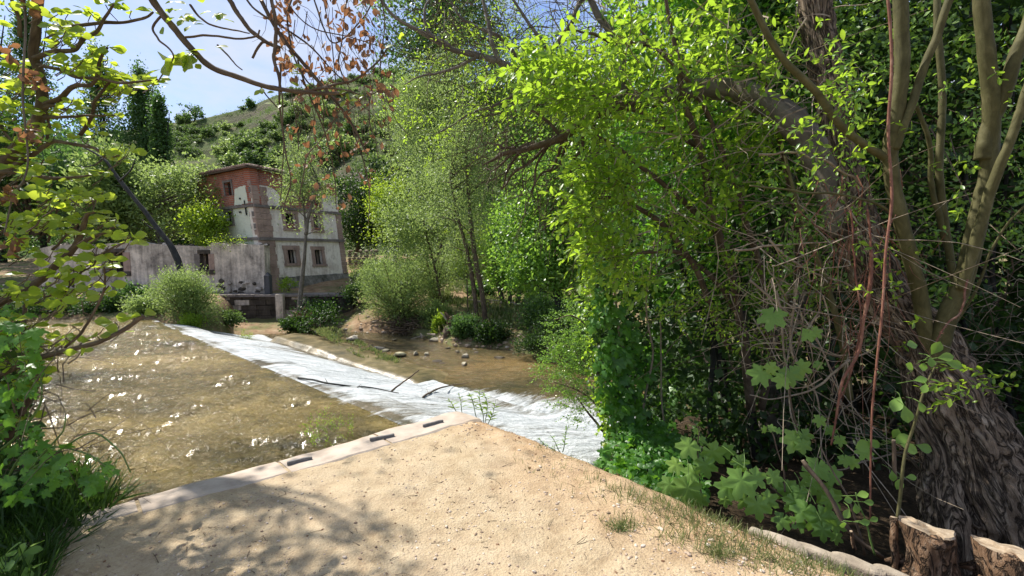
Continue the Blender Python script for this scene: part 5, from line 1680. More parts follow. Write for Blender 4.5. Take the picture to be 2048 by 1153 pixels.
# upright root stump
b = at(893, 682, 20.3); r = thing('root_stump', 'uprooted tree stump standing upright at the water edge with orange torn wood', 'stump', tuple(b))
g = MB(); tube(g, pts([(890, 690), (896, 668), (905, 648), (900, 634)], 20.2), [.34, .26, .17, .12], 10, 14, rough=.8, furrow=.3); g.build('trunk', M['bark_brown'], r, smooth=True)
g = MB(); tube(g, pts([(902, 645), (896, 636), (890, 626)], 20.1), [.17, .14, .05], 8, 8, rough=.7); g.build('torn_wood', M['wood_stump'], r)
for a in ([(905, 648), (918, 652), (930, 660)], [(904, 650), (915, 645), (928, 640)], [(893, 640), (884, 628), (880, 626)], [(900, 660), (912, 668), (918, 680)]):
    g = MB(); tube(g, pts(a, 20.0), [.05, .015], 5); g.build('root', M['drift'], r)
b = at(822, 665, 22.6); r = thing('root_mass', 'dark tangled root mass under the mid picture willow bush', 'roots', tuple(b))
g = MB(); N = 260; P0 = b + rnd(N) * [.55, .4, .22] + [0, 0, .3]; P2 = P0 + rnd(N) * [.6, .4, .22]
thin_tubes(g, np.stack([P0, (P0 + P2) / 2 + rnd(N) * .12, P2], 1), .035, .01, 4); ob = g.build('rootlets', M['bark_brown'], r); ob['kind'] = 'stuff'
# drift wood piles
for idx, (x0, y0, x1, y1, Y, n, lab) in enumerate([(940, 600, 1010, 636, 24.5, 46, 'pile of bleached driftwood branches behind the twin trunks'), (1010, 606, 1090, 640, 23.5, 34, 'scattered driftwood and flood litter under the alder stems'), (838, 668, 884, 690, 21.2, 22, 'small heap of flood sticks at the water edge')]):
    b = at((x0 + x1) / 2, y1, Y); r = thing('driftwood_pile', lab, 'driftwood', tuple(b))
    for k in range(n):
        c = at(x0 + (x1 - x0) * random.random(), y0 + (y1 - y0) * random.random(), Y + random.random() - .5)
        a = random.random() * 3.14; Ln = .35 + 1.2 * random.random() ** 2
        d = np.array([math.cos(a), math.sin(a) * .6, .25 * (random.random() - .5)]) * Ln / 2
        g = MB(); tube(g, [c - d, c + rnd(1)[0] * .06, c + d], [.03 + .03 * random.random(), .012], 5, 5); g.build('stick', M['drift'], r)
# branches stuck on the weir
def stick(name, lab, P, R, mat, wob=.02, subs=()):
    r = thing(name, lab, 'branch', tuple(P[0]))
    g = MB(); tube(g, P, R, 7, 18, wob=wob, rough=.3); g.build('stem', M[mat], r, smooth=True)
    for s_ in subs:
        g = MB(); tube(g, s_, [R[0] * .4, .004], 5, 6); g.build('twig', M[mat], r)
def wz(px, py, z0=-1.35):
    z = z0
    for _ in range(12):
        p = onz(px, py, z); t_, s_ = to_ts(p)
        z = float(weir_z(np.array(t_), np.array(s_), p[0], p[1])) + .06 if s_ > 0 else Z_POOL + .02
    return onz(px, py, z)
stick('fallen_branch', 'long dark wet branch lying along the lip of the weir', [wz(596, 757), wz(640, 764), wz(690, 771), wz(740, 777), wz(798, 787)], [.018, .022, .018, .016, .008], 'bark_dark', .05,
      [[wz(655, 766), wz(650, 757)], [wz(715, 775), wz(722, 769)]])
stick('fallen_branch', 'thin stick rising out of the white water from the weir lip', [wz(782, 784), at(800, 768, wz(782, 784)[1] + .1), at(838, 741, wz(782, 784)[1] + .25)], [.022, .02, .014], 'bark_brown', .02)
stick('fallen_branch', 'curved stick lying in the white water nearest the path tip', [wz(846, 795), wz(870, 784) + [0, 0, .03], wz(900, 776) + [0, 0, .05], wz(938, 770) + [0, 0, .06]], [.02, .025, .018, .01], 'bark_brown', .03,
      [[wz(858, 789), wz(853, 785) + [0, 0, .08]]])
# ================================================================== NEAR VEGETATION, RIGHT SIDE
def cut_face(mb, c, r, n, sides=18):
    pass
# ---- old furrowed willow trunk
b = np.array([2.35, 2.75, rbz(2.35, 2.75) - .2])
r = thing('old_willow', 'massive old willow with deeply furrowed leaning trunk and long limb to the left', 'tree', tuple(b))
def taper(lst, Y0, Y1): return pts(lst, Y0, Y1)
main = [at(2030, 1130, 3.0), at(1985, 1000, 3.05), at(1925, 860, 3.2), at(1850, 720, 3.4), at(1770, 590, 3.6), at(1705, 460, 3.8), at(1668, 320, 4.0), at(1648, 170, 4.1), at(1625, 0, 4.2), at(1590, -240, 4.3)]
g = MB(); tube(g, main, [.29, .255, .23, .205, .175, .155, .14, .13, .12, .09], 110, 320, wob=.07, furrow=.17)
g.build('trunk', M['bark_old'], r, smooth=True)
# second lobe of the base, roots and burls
for P_, R_ in (([at(1900, 1150, 2.95), at(1890, 1000, 3.05), at(1868, 880, 3.2), at(1820, 740, 3.4)], [.15, .13, .10, .05]),
               ([at(2090, 1150, 3.1), at(2060, 1000, 3.2), at(1990, 860, 3.35), at(1900, 730, 3.5)], [.16, .15, .11, .05])):
    g = MB(); tube(g, P_, R_, 56, 90, wob=.05, furrow=.2); g.build('root_flare', M['bark_old'], r, smooth=True)
limb = [at(1700, 470, 3.85), at(1650, 330, 4.0), at(1590, 240, 4.15), at(1500, 185, 4.4), at(1380, 180, 4.7), at(1270, 196, 4.9), at(1180, 182, 5.1), at(1085, 160, 5.2)]
g = MB(); tube(g, limb, [.13, .13, .12, .115, .10, .09, .07, .05], 24, 70, wob=.05, furrow=.08, rough=.2); g.build('limb', M['bark_grey'], r, smooth=True)
LIMBS = [([(1085, 160), (1020, 130), (950, 108), (900, 95), (840, 55), (780, 12), (740, -40)], 5.2, 5.0, .045, .012),
         ([(1090, 160), (1050, 170), (1000, 200), (930, 230), (870, 270)], 5.2, 5.6, .03, .006),
         ([(1000, 125), (980, 60), (960, 0), (940, -80)], 5.1, 5.4, .03, .012),
         ([(1060, 150), (1110, 90), (1150, 20), (1190, -60)], 5.2, 5.4, .035, .02),
         ([(1250, 190), (1230, 110), (1190, 30), (1150, -60)], 4.9, 5.0, .05, .03),
         ([(960, 110), (900, 140), (850, 150), (810, 170)], 5.1, 5.2, .02, .006),
         ([(900, 95), (860, 60), (850, 10), (870, -50)], 5.0, 5.2, .02, .01),
         ([(1050, 140), (1000, 75), (930, 40), (880, -20)], 5.3, 5.5, .028, .01),
         ([(1180, 182), (1120, 130), (1060, 60), (1010, -20)], 5.1, 5.0, .03, .012)]
for P_, y0, y1, r0, r1 in LIMBS:
    g = MB(); tube(g, pts(P_, y0, y1), [r0, r1], 8, 30, wob=.05, rough=.3); g.build('branch', M['bark_grey'], r, smooth=True)
# dead drooping branch with many bare twigs
dead = thing('dead_branch', 'bare dead branch with drooping twigs hanging left of the lime green shrub', 'branch', tuple(at(1200, 215, 5.0)))
dm = pts([(1290, 205), (1200, 222), (1150, 250), (1110, 275), (1060, 288), (1010, 300), (985, 318), (965, 330)], 4.7, 4.9)
g = MB(); tube(g, dm, [.06, .05, .045, .04, .035, .025, .015, .006], 9, 40, wob=.05, rough=.4); g.build('stem', M['bark_brown'], dead, smooth=True)
SUB = [[(1110, 275), (1080, 310), (1040, 340), (1010, 372), (1003, 372)], [(1070, 286), (1040, 315), (1018, 350), (1005, 378)], [(1060, 288), (1010, 325), (980, 345)], [(1150, 250), (1130, 290), (1120, 330), (1090, 345)],
       [(1130, 262), (1090, 310), (1070, 370), (1066, 400)], [(1130, 270), (1110, 330), (1085, 350), (1060, 400)], [(1150, 250), (1160, 300), (1140, 350), (1150, 420)], [(1180, 240), (1190, 300), (1180, 370)], [(1030, 296), (1000, 290), (975, 285)], [(1120, 270), (1100, 240), (1050, 215), (1000, 220), (960, 215)]]
for s_ in SUB:
    g = MB(); tube(g, pts(s_, 4.8 + .2 * random.random(), 4.9), [.022, .005], 6, 22, wob=.05, rough=.3); g.build('twig', M['bark_brown'], dead, smooth=True)
def twig_spray(root, poly, Y0, Y1, n, Ln, dirpx, mat, r0=.006, name='fine_twigs', sag=.2, jitter=.6, K=5, curl=.3):
    O = region(poly, Y0, Y1, n)
    D = unit(np.array([dirpx[0], 0, -dirpx[1]]) + rnd(n) * jitter)
    t = np.linspace(0, 1, K)
    L_ = Ln * (.4 + .9 * RNG.random(n))
    bend = rnd(n) * curl; b2 = rnd(n) * curl * .4
    P = O[:, None] + (D[:, None] * t[None, :, None] + bend[:, None] * (t ** 2)[None, :, None] + b2[:, None] * np.sin(t * 6)[None, :, None] * .3) * L_[:, None, None]
    P[..., 2] -= sag * L_[:, None] * (t ** 2)[None]
    g = MB(); thin_tubes(g, P, r0 * (.5 + RNG.random(n)), r0 * .3, 3)
    ob = g.build(name, M[mat], root); ob['kind'] = 'stuff'; return P
twig_spray(dead, [(960, 230), (1200, 230), (1220, 420), (1130, 480), (1040, 400), (960, 330)], 4.6, 5.2, 330, .42, (-.6, .7), 'bark_brown', .005)
twig_spray(r, [(830, -20), (1300, -20), (1250, 230), (1000, 240), (850, 150)], 4.8, 5.8, 520, .55, (-.8, -.2), 'bark_brown', .005, 'twigs')
# young leaves on the willow limb
lv = Leaves(); tw = MB()
polyA = [(720, -60), (1240, -60), (1230, 200), (1080, 260), (900, 230), (790, 270), (800, 120)]
O = region(polyA, 4.8, 6.0, 230, 2.2, 5)
sprigs(lv, tw, O, unit(rnd(len(O)) * .6 + [-.7, 0, .1]), .32, 9, .050, .15, .8, .0022)
O = region([(790, 200), (990, 170), (1000, 300), (880, 320), (790, 290)], 5.0, 5.8, 60, 2.0, 9)
sprigs(lv, tw, O, unit(rnd(len(O)) * .6 + [-.7, 0, -.1]), .3, 9, .048, .15, .8, .0022)
ob = tw.build('leafy_twigs', M['bark_brown'], r); ob['kind'] = 'stuff'
lv.finish(r, B_ELL, M['leaf_lime'], 150, 'leaf', 'foliage')

# ---- smooth multi-stemmed tree growing from the crook of the old trunk
b = at(1875, 700, 3.3)
r = thing('elder_tree', 'smooth olive barked young tree with several stems rising from the old trunk', 'tree', tuple(b))
STEMS = [([(1872, 730), (1890, 650), (1920, 570), (1945, 450), (1968, 330), (1975, 200), (1968, 80), (1962, -80)], 3.25, 3.0, [.078, .075, .07, .066, .06, .055, .05]),
         ([(1968, 320), (1990, 240), (2020, 160), (2060, 60), (2110, -60)], 3.1, 2.9, [.06, .05, .045, .04]),
         ([(1925, 580), (1960, 460), (2000, 330), (2050, 190), (2100, 60)], 3.12, 2.8, [.045, .04, .03, .028]),
         ([(1858, 720), (1840, 620), (1815, 520), (1795, 420), (1782, 300), (1795, 200), (1803, 100), (1798, -60)], 3.3, 3.1, [.062, .06, .058, .055, .055, .052, .048]),
         ([(1790, 300), (1820, 220), (1860, 120), (1905, 0), (1930, -80)], 3.15, 3.0, [.034, .03, .025]),
         ([(1900, 680), (1902, 560), (1888, 450), (1872, 350), (1878, 200), (1872, 60), (1876, -60)], 3.6, 3.6, [.035, .034, .03, .028]),
         ([(1890, 480), (1868, 400), (1852, 290), (1822, 185)], 3.6, 3.5, [.03, .022, .016]),
         ([(1775, 320), (1700, 270), (1640, 190), (1560, 110), (1500, 0), (1480, -60)], 3.2, 2.9, [.034, .03, .026, .02]),
         ([(1800, 470), (1770, 430), (1700, 400), (1600, 385), (1500, 372)], 3.3, 3.0, [.014, .010, .006]),
         ([(1700, 800), (1670, 640), (1640, 520), (1600, 420), (1570, 310)], 3.5, 3.5, [.03, .03, .022, .012]),
         ([(1870, 700), (1935, 600), (1990, 480), (2060, 400)], 3.4, 3.1, [.014, .01, .008])]
for P_, y0, y1, R_ in STEMS:
    g = MB(); tube(g, pts(P_, y0, y1), [q * .80 for q in R_], 14, 60, wob=.03, rough=.16); g.build('stem', M['bark_green'], r, smooth=True)
lv = Leaves(); tw = MB()
for poly, n in (([(1560, 60), (1760, 100), (1760, 330), (1560, 300)], 34), ([(1640, 110), (1860, 60), (1860, 360), (1660, 330)], 18), ([(1880, 100), (2060, 60), (2060, 520), (1900, 480)], 12), ([(1740, 500), (1900, 500), (1850, 700), (1700, 640)], 12)):
    O = region(poly, 2.9, 3.4, n)
    sprigs(lv, tw, O, unit(rnd(n) * .6 + [-.5, 0, .2]), .22, 7, .062, .1, .8, .0018)
O = region([(1920, 740), (2060, 720), (2060, 830), (1960, 820)], 2.5, 2.7, 9)
sprigs(lv, tw, O, unit(rnd(9) * .25 + [-.9, 0, -.1]), .24, 11, .055, .1, .8, .002)
ob = tw.build('leafy_twigs', M['bark_green'], r); ob['kind'] = 'stuff'
lv.finish(r, B_ELL, M['leaf_lime'], 260, 'leaf', 'foliage')

# ---- lime green shrub, the brightest foliage of the picture
b = np.array([1.9, 4.6, rbz(1.9, 4.6)])
r = thing('lime_shrub', 'dense shrub with bright lime green leaves lit from behind, hanging over the river', 'shrub', tuple(b))
for P_, r0 in (([(1500, 820), (1480, 640), (1440, 480), (1400, 300), (1350, 120), (1320, -60)], .05), ([(1520, 820), (1540, 600), (1480, 400), (1400, 200), (1280, 60)], .04), ([(1460, 700), (1400, 560), (1320, 450), (1230, 400), (1170, 400)], .035),
               ([(1480, 640), (1380, 520), (1290, 500), (1200, 520)], .03), ([(1440, 480), (1330, 380), (1240, 300), (1170, 260)], .03), ([(1400, 300), (1300, 240), (1210, 180), (1100, 100)], .03), ([(1560, 700), (1600, 480), (1570, 260), (1500, 60)], .035), ([(1350, 120), (1230, 80), (1130, 60)], .025)):
    g = MB(); tube(g, pts(P_, 4.9, 4.3), [r0, r0 * .8, r0 * .25], 8, 34, wob=.08, rough=.25); g.build('stem', M['bark_brown'], r, smooth=True)
lv = Leaves(); tw = MB()
front = [(1140, 90), (1180, 20), (1300, -80), (1700, -80), (1640, 60), (1560, 220), (1560, 380), (1520, 520), (1400, 600), (1250, 580), (1190, 500), (1150, 380), (1200, 290), (1150, 220), (1050, 190), (1040, 130)]
O = region(front, 3.9, 5.0, 620, 3.0, 2)
sprigs(lv, tw, O, unit(rnd(len(O)) * .55 + [-.75, -.25, -.12]), .36, 8, .092, .25, .85, .0025, jitter=.6)
O = region([(1130, 100), (1250, 60), (1290, 500), (1220, 560), (1150, 420), (1190, 280)], 3.8, 4.3, 170, 1.8, 7)
sprigs(lv, tw, O, unit(rnd(len(O)) * .5 + [-.8, -.2, -.05]), .36, 8, .100, .2, .85, .0025, jitter=.6)
O = region([(1020, 130), (1260, 40), (1300, 200), (1120, 230)], 3.9, 4.6, 70, 1.2, 4)
sprigs(lv, tw, O, unit(rnd(len(O)) * .4 + [-.9, -.2, .1]), .38, 9, .098, .2, .85, .0025, jitter=.6)
O = region([(1250, 520), (1560, 500), (1700, 560), (1560, 720), (1400, 640), (1300, 680)], 3.9, 4.8, 130, 2.2, 8)
sprigs(lv, tw, O, unit(rnd(len(O)) * .6 + [-.6, -.3, -.3]), .26, 9, .056, .25, .85, .002)
ob = tw.build('leafy_twigs', M['bark_brown'], r); ob['kind'] = 'stuff'
lv.finish(r, B_ELL, M['leaf_lime'], 300, 'leaf', 'foliage')
# inner leaves of the same shrub, their shade put in as a darker colour
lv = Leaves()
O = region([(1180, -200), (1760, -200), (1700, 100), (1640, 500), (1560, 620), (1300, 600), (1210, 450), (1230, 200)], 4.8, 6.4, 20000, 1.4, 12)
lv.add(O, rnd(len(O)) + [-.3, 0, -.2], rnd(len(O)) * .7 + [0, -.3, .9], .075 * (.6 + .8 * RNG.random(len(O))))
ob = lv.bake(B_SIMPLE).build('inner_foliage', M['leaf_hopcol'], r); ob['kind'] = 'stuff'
twig_spray(r, [(1200, 0), (1700, 0), (1720, 500), (1600, 700), (1450, 600), (1220, 480)], 3.9, 4.8, 300, .6, (-.5, .2), 'twig_pale', .006, 'bare_twigs')

# ---- hop curtain: a column of climbing leaves
b = np.array([1.35, 5.3, -1.15])
r = thing('hop_curtain', 'column of climbing hop leaves hanging down to the white water', 'climbing plant', tuple(b))
def col_surface(n, Y0=4.9, dy=.5):
    y = 500 + 480 * RNG.random(n)
    xl = np.interp(y, [480, 560, 700, 800, 860, 900, 960], [1170, 1178, 1186, 1205, 1222, 1230, 1215])
    xr = np.interp(y, [480, 560, 620, 700, 800, 900, 960, 1000], [1300, 1345, 1340, 1345, 1345, 1360, 1400, 1420])
    u = RNG.random(n) ** .85; x = xl + (xr - xl) * u
    curve = dy * (2 * u - .5) ** 2 * .8
    Y = Y0 + curve + .35 * fbm(x / 40, y / 40, 3) + .12 * RNG.random(n)
    # lower lobe spreads to the right and forwards over the bank
    k = y > 900
    Y = np.where(k, Y - (y - 900) / 100 * .5, Y)
    return atv(x, y, Y), u
P, u = col_surface(1500)
w = fbm(P[:, 0] * 3.2, P[:, 2] * 3.2, 3); k = RNG.random(len(P)) < np.clip(.75 + w * 1.8 - .45 * (u > .62), 0.05, 1); P = P[k]; u = u[k]
lv = Leaves()
nrm = np.stack([-.55 + .5 * u, -.75 + 0 * u, .45 + 0 * u], -1) + rnd(len(P)) * .35
lv.add(P, np.array([-.15, -.25, -.9]) + rnd(len(P)) * .45, nrm, .14 * (.45 + .75 * RNG.random(len(P))))
lv.finish(r, B_HOP3, M['leaf_hopcol'], 300, 'leaf', 'foliage', restbase=B_HOPLOW)
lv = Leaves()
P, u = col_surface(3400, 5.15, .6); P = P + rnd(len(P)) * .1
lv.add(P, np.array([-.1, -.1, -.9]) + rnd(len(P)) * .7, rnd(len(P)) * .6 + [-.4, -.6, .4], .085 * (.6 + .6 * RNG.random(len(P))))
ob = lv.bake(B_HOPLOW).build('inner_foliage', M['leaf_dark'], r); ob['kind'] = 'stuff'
# rim of small lime coloured leaves on the left edge
lv = Leaves(); n = 620; y = 470 + 440 * RNG.random(n)
x = np.interp(y, [480, 560, 700, 800, 900, 960], [1165, 1172, 1182, 1200, 1226, 1212]) + RNG.normal(size=n) * 9
P = atv(x, y, 4.95 + .4 * RNG.random(n)); lv.add(P, rnd(n) * .6 + [-.4, 0, -.6], rnd(n) * .6 + [-.5, -.2, .5], .055 * (.6 + .7 * RNG.random(n)))
ob = lv.bake(B_HOPLOW).build('rim_leaves', M['leaf_lime'], r); ob['kind'] = 'stuff'
for P_, rr in (([(1240, 980), (1250, 800), (1235, 650), (1230, 480)], .02), ([(1290, 980), (1285, 840), (1303, 730), (1306, 690), (1295, 600), (1310, 480)], .014), ([(1330, 980), (1330, 820), (1320, 640)], .012)):
    g = MB(); tube(g, pts(P_, 5.15, 5.0), [rr, rr * .7], 7, 30, wob=.05, rough=.3); g.build('stem', M['twig_pale'], r, smooth=True)
# low carpet of hop leaves at the foot of the curtain down to the path's edge
r = thing('hop_carpet', 'carpet of small overlapping hop leaves spilling over the bank at the curtain foot', 'ground plant', tuple(at(1290, 960, 4.4)))
x, y = sample_poly([(1190, 930), (1235, 850), (1330, 840), (1400, 900), (1420, 985), (1370, 1000), (1300, 985)], 950)
Y = np.interp(y, [840, 1000], [5.0, 3.6]) + .12 * RNG.random(len(y))
P = atv(x, y, Y); lv = Leaves()
lv.add(P, np.array([-.3, -.5, -.5]) + rnd(len(P)) * .45, np.array([-.15, -.55, .8]) + rnd(len(P)) * .3, .075 * (.6 + .8 * RNG.random(len(P))))
lv.finish(r, B_HOP3, M['leaf_hopcol'], 200, 'leaf', 'foliage', restbase=B_HOPLOW)

# ---- alder-like bush leaning over the weir, left of the curtain
b = at(1190, 860, 6.2); r = thing('overhanging_shrub', 'small leaved shrub leaning out over the white water left of the hop curtain', 'shrub', tuple(b))
lv = Leaves(); tw = MB()
for poly, n, Y in (([(1080, 740), (1110, 700), (1190, 640), (1200, 800), (1180, 850), (1130, 830), (1090, 800)], 230, 6.4), ([(1130, 600), (1190, 590), (1190, 700), (1120, 690), (1095, 660)], 120, 7.0), ([(1100, 680), (1190, 670), (1190, 760), (1080, 760)], 120, 6.6)):
    O = region(poly, Y - .4, Y + .4, n, 1.2, 3)
    sprigs(lv, tw, O, unit(rnd(len(O)) * .45 + [-.8, -.1, .12]), .26, 11, .042, .1, .8, .002)
ob = tw.build('leafy_twigs', M['bark_brown'], r); ob['kind'] = 'stuff'
ob = lv.bake(B_SIMPLE).build('foliage', M['leaf_alder'], r); ob['kind'] = 'stuff'
for P_ in ([(1240, 900), (1200, 820), (1150, 780), (1100, 760)], [(1240, 860), (1190, 740), (1130, 690)], [(1240, 820), (1200, 700), (1150, 640), (1110, 640)], [(1230, 900), (1190, 840), (1160, 800), (1140, 790)]):
    g = MB(); tube(g, pts(P_, 6.2, 6.4), [.022, .006], 6, 20, wob=.06); g.build('stem', M['bark_brown'], r, smooth=True)

# ---- dark thicket closing the right side behind the trunks
b = np.array([5.0, 7.4, rbz(5, 7.4)])
r = thing('dark_thicket', 'deep shaded thicket of leaves and twigs filling the right side behind the trunks', 'thicket', tuple(b))
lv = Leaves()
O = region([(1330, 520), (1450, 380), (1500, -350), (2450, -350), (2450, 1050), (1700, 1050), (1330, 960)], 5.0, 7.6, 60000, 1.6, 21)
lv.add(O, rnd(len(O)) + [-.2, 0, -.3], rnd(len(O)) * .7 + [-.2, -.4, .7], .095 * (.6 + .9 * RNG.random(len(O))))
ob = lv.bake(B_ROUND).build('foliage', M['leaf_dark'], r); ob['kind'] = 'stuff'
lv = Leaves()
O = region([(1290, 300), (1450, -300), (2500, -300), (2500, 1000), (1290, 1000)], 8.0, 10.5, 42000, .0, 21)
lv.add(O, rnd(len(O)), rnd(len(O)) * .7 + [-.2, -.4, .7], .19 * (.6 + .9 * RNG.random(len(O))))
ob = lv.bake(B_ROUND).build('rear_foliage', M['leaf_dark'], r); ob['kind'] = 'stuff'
lv = Leaves()   # paler leaf colour paints these sprays as if catching light between the stems
O = region([(1560, 0), (2060, 0), (2060, 560), (1850, 640), (1640, 560), (1560, 420)], 4.2, 5.4, 5200, 1.8, 31)
lv.add(O, rnd(len(O)) + [-.2, 0, -.2], rnd(len(O)) * .6 + [-.3, -.3, .7], .05 * (.6 + .9 * RNG.random(len(O))))
ob = lv.bake(B_SIMPLE).build('light_tinted_sprays', M['leaf_hop'], r); ob['kind'] = 'stuff'
# leafy shoots growing in front of the old trunk
r = thing('climber', 'leafy green climber half covering the old willow trunk', 'climbing plant', tuple(at(1680, 700, 3.5)))
lv = Leaves(); tw = MB()
O = np.concatenate([region([(1560, 120), (1760, 60), (1740, 420), (1680, 620), (1540, 560)], 3.2, 3.7, 90, 2.4, 61), region([(1780, 40), (2050, 40), (2050, 560), (1900, 620), (1800, 420)], 3.3, 4.0, 70, 2.6, 63)])
sprigs(lv, tw, O, unit(rnd(len(O)) * .7 + [-.4, -.2, -.2]), .26, 8, .052, .3, .8, .002, jitter=.6)
ob = tw.build('shoots', M['bark_brown'], r); ob['kind'] = 'stuff'
lv.finish(r, B_ELL, M['leaf_alder'], 200, 'leaf', 'foliage')
r = bpy.data.objects['dark_thicket']
twig_spray(r, [(1380, 450), (2060, 100), (2060, 1000), (1700, 900), (1360, 700)], 4.4, 6.0, 330, .8, (-.3, .1), 'bark_brown', .007, 'twigs', curl=.5)
twig_spray(r, [(1860, 560), (2060, 520), (2060, 900), (1900, 860)], 3.9, 4.6, 80, .28, (-.9, .05), 'twig_pale', .003, 'pale_twigs', sag=.15, jitter=.4, curl=.5)
for k in range(16):
    x0 = 1400 + 640 * random.random(); P_ = [(x0 + 60 * random.random(), 1000), (x0, 700), (x0 - 80 * random.random(), 400), (x0 + 60 * (random.random() - .5), 0)]
    g = MB(); tube(g, pts(P_, 5.2 + 1.2 * random.random(), 5.6), [.035, .03, .014], 7, 20, wob=.12, rough=.2); g.build('stem', M['bark_dark'], r, smooth=True)
# high canopy above and beyond the frame, throws the shade
b = np.array([3.4, 5.6, -1.0]); r = thing('canopy_tree', 'broad leafy canopy over the right bank reaching out of the top of the photo', 'tree', tuple(b))
g = MB(); tube(g, [b, b + [.1, .1, 3], b + [-.2, .2, 6.2]], [.2, .17, .1], 10, 20, wob=.1, rough=.3); g.build('trunk', M['bark_grey'], r, smooth=True)
n = 8500; P = np.stack([1.6 + 6.2 * RNG.random(n), 4.9 + 3.8 * RNG.random(n), 3.6 + 3.2 * RNG.random(n)], -1)
k = RNG.random(n) < np.clip(.62 + 1.2 * fbm(P[:, 0] * .9, P[:, 1] * .9 + P[:, 2] * .5, 2), .05, 1); P = P[k]
lv = Leaves(); lv.add(P, rnd(len(P)), rnd(len(P)) * .6 + [0, 0, 1], .10 * (.6 + .8 * RNG.random(len(P))))
ob = lv.bake(B_SIMPLE).build('crown', M['leaf_lime'], r); ob['kind'] = 'stuff'

# ---- dangling dead tangle, creepers and brambles in front of the trunk
r = thing('dry_tangle', 'tangle of thin pale dead twigs and vines in front of the old trunk', 'vines', tuple(at(1640, 760, 3.6)))
twig_spray(r, [(1480, 460), (1760, 380), (1760, 760), (1700, 960), (1600, 900), (1560, 700)], 3.2, 3.9, 170, .48, (.1, .5), 'twig_pale', .0045, 'thin_twigs', sag=.1, jitter=.7, K=8, curl=.7)
twig_spray(r, [(1560, 380), (1800, 300), (1800, 640), (1700, 700)], 3.1, 3.5, 60, .55, (0, .9), 'stem_red', .004, 'red_twigs', sag=.0, jitter=.3, K=6, curl=.3)
for P_ in ([(1560, 640), (1620, 690), (1700, 715), (1750, 690), (1745, 640)], [(1470, 500), (1560, 496), (1640, 480), (1710, 470)], [(1500, 560), (1600, 640), (1660, 720), (1700, 860)], [(1585, 430), (1640, 455), (1690, 475)],
           [(1520, 310), (1600, 310), (1650, 315)], [(1650, 320), (1700, 360), (1740, 378)], [(1540, 560), (1570, 700), (1590, 820), (1605, 900)], [(1600, 690), (1640, 620), (1650, 560)], [(1590, 560), (1580, 700), (1640, 800), (1650, 960)],
           [(1700, 720), (1640, 780), (1560, 800), (1500, 790)], [(1840, 940), (1800, 900), (1700, 935), (1640, 930)], [(1540, 480), (1620, 540), (1690, 560), (1730, 600)]):
    g = MB(); tube(g, pts(P_, 3.3 + .3 * random.random(), 3.4), [.010, .007, .004], 6, 24, wob=.04); g.build('vine', M['twig_pale'], r, smooth=True)
def bramble(lab, P, rad):
    r = thing('bramble', lab, 'bramble', tuple(P[-1]), 'thorny bramble stems hanging at right')
    g = MB(); C = tube(g, P, [rad, rad * .9, rad * .55], 8, 70, wob=.02, rough=.2); g.build('stem', M['stem_red'], r, smooth=True)
    g = MB()
    for k in range(90):
        i = RNG.integers(2, len(C) - 2); c = C[i]; a = random.random() * 6.28
        o = np.array([math.cos(a), math.sin(a), -.3]); tube(g, [c + o * rad * .7, c + o * (rad + .008)], [.0028, .0004], 3, 2, cap=False)
    ob = g.build('thorns', M['stem_red'], r); ob['kind'] = 'stuff'
bramble('thick thorny reddish bramble stem hanging straight down, ending by the cut stem at right', pts([(1768, -60), (1782, 120), (1776, 280), (1783, 400), (1772, 500), (1766, 600), (1756, 720), (1748, 860), (1742, 1040)], 2.85, 2.55), .0085)
bramble('thorny brown bramble stem curving down to the left of the straight one', pts([(1742, 500), (1738, 600), (1725, 700), (1690, 760), (1675, 820), (1662, 890)], 3.0, 2.9), .010)
bramble('thin reddish bramble stem beside the curved one', pts([(1735, 420), (1745, 520), (1735, 620), (1715, 700), (1698, 760), (1680, 800)], 3.05, 3.0), .007)
bramble('thorny stem rising from the fork of the smooth tree', pts([(1935, 560), (1915, 620), (1890, 650), (1870, 690)], 3.0, 2.9), .006)
bramble('reddish twin stem running up beside the dead twigs', pts([(1700, 420), (1715, 520), (1722, 620), (1712, 700)], 3.1, 3.0), .006)

# ---- foreground hop plants with big lobed leaves (positions of the big leaves)
def leafy_plant(name, lab, base, stems, leaves, mat='leaf_hop', basev=B_HOP5, smat='bark_brown', rad=.008, group=None, smallbase=None):
    r = thing(name, lab, 'plant', tuple(base), group)
    for P_, y0, y1, rr in stems:
        g = MB(); tube(g, pts(P_, y0, y1), [rr, rr * .75, rr * .45], 8, 24, wob=.015, rough=.15); g.build('stem', M[smat], r, smooth=True)
    lv = Leaves(); pet = []
    for (px, py, Y, wpx, ang, tilt) in leaves:
        c = at(px, py, Y); s_ = wpx / F * Y * (1.08 if basev is B_HOP5 else .85)
        d = np.array([math.cos(ang), -.35, math.sin(ang)]); d /= np.linalg.norm(d)
        nn = np.array([-.35, -.95, .55]) + np.array([0, -tilt, tilt * .3]) + rnd(1)[0] * .18
        lv.add(c - d * s_ * .4, d, nn, s_ * 1.05)
        pet.append(np.stack([c - d * s_ * .4, c - d * s_ * .7 + [0, .02, -.01], c - d * s_ + [0, .06, -.03]]))
    g = MB(); thin_tubes(g, np.array(pet), .0022, .002, 5); ob = g.build('petioles', M['stem_green'], r); ob['kind'] = 'stuff'
    lv.finish(r, basev, M[mat], 300, 'leaf')
    return r
D_ = -math.pi / 2
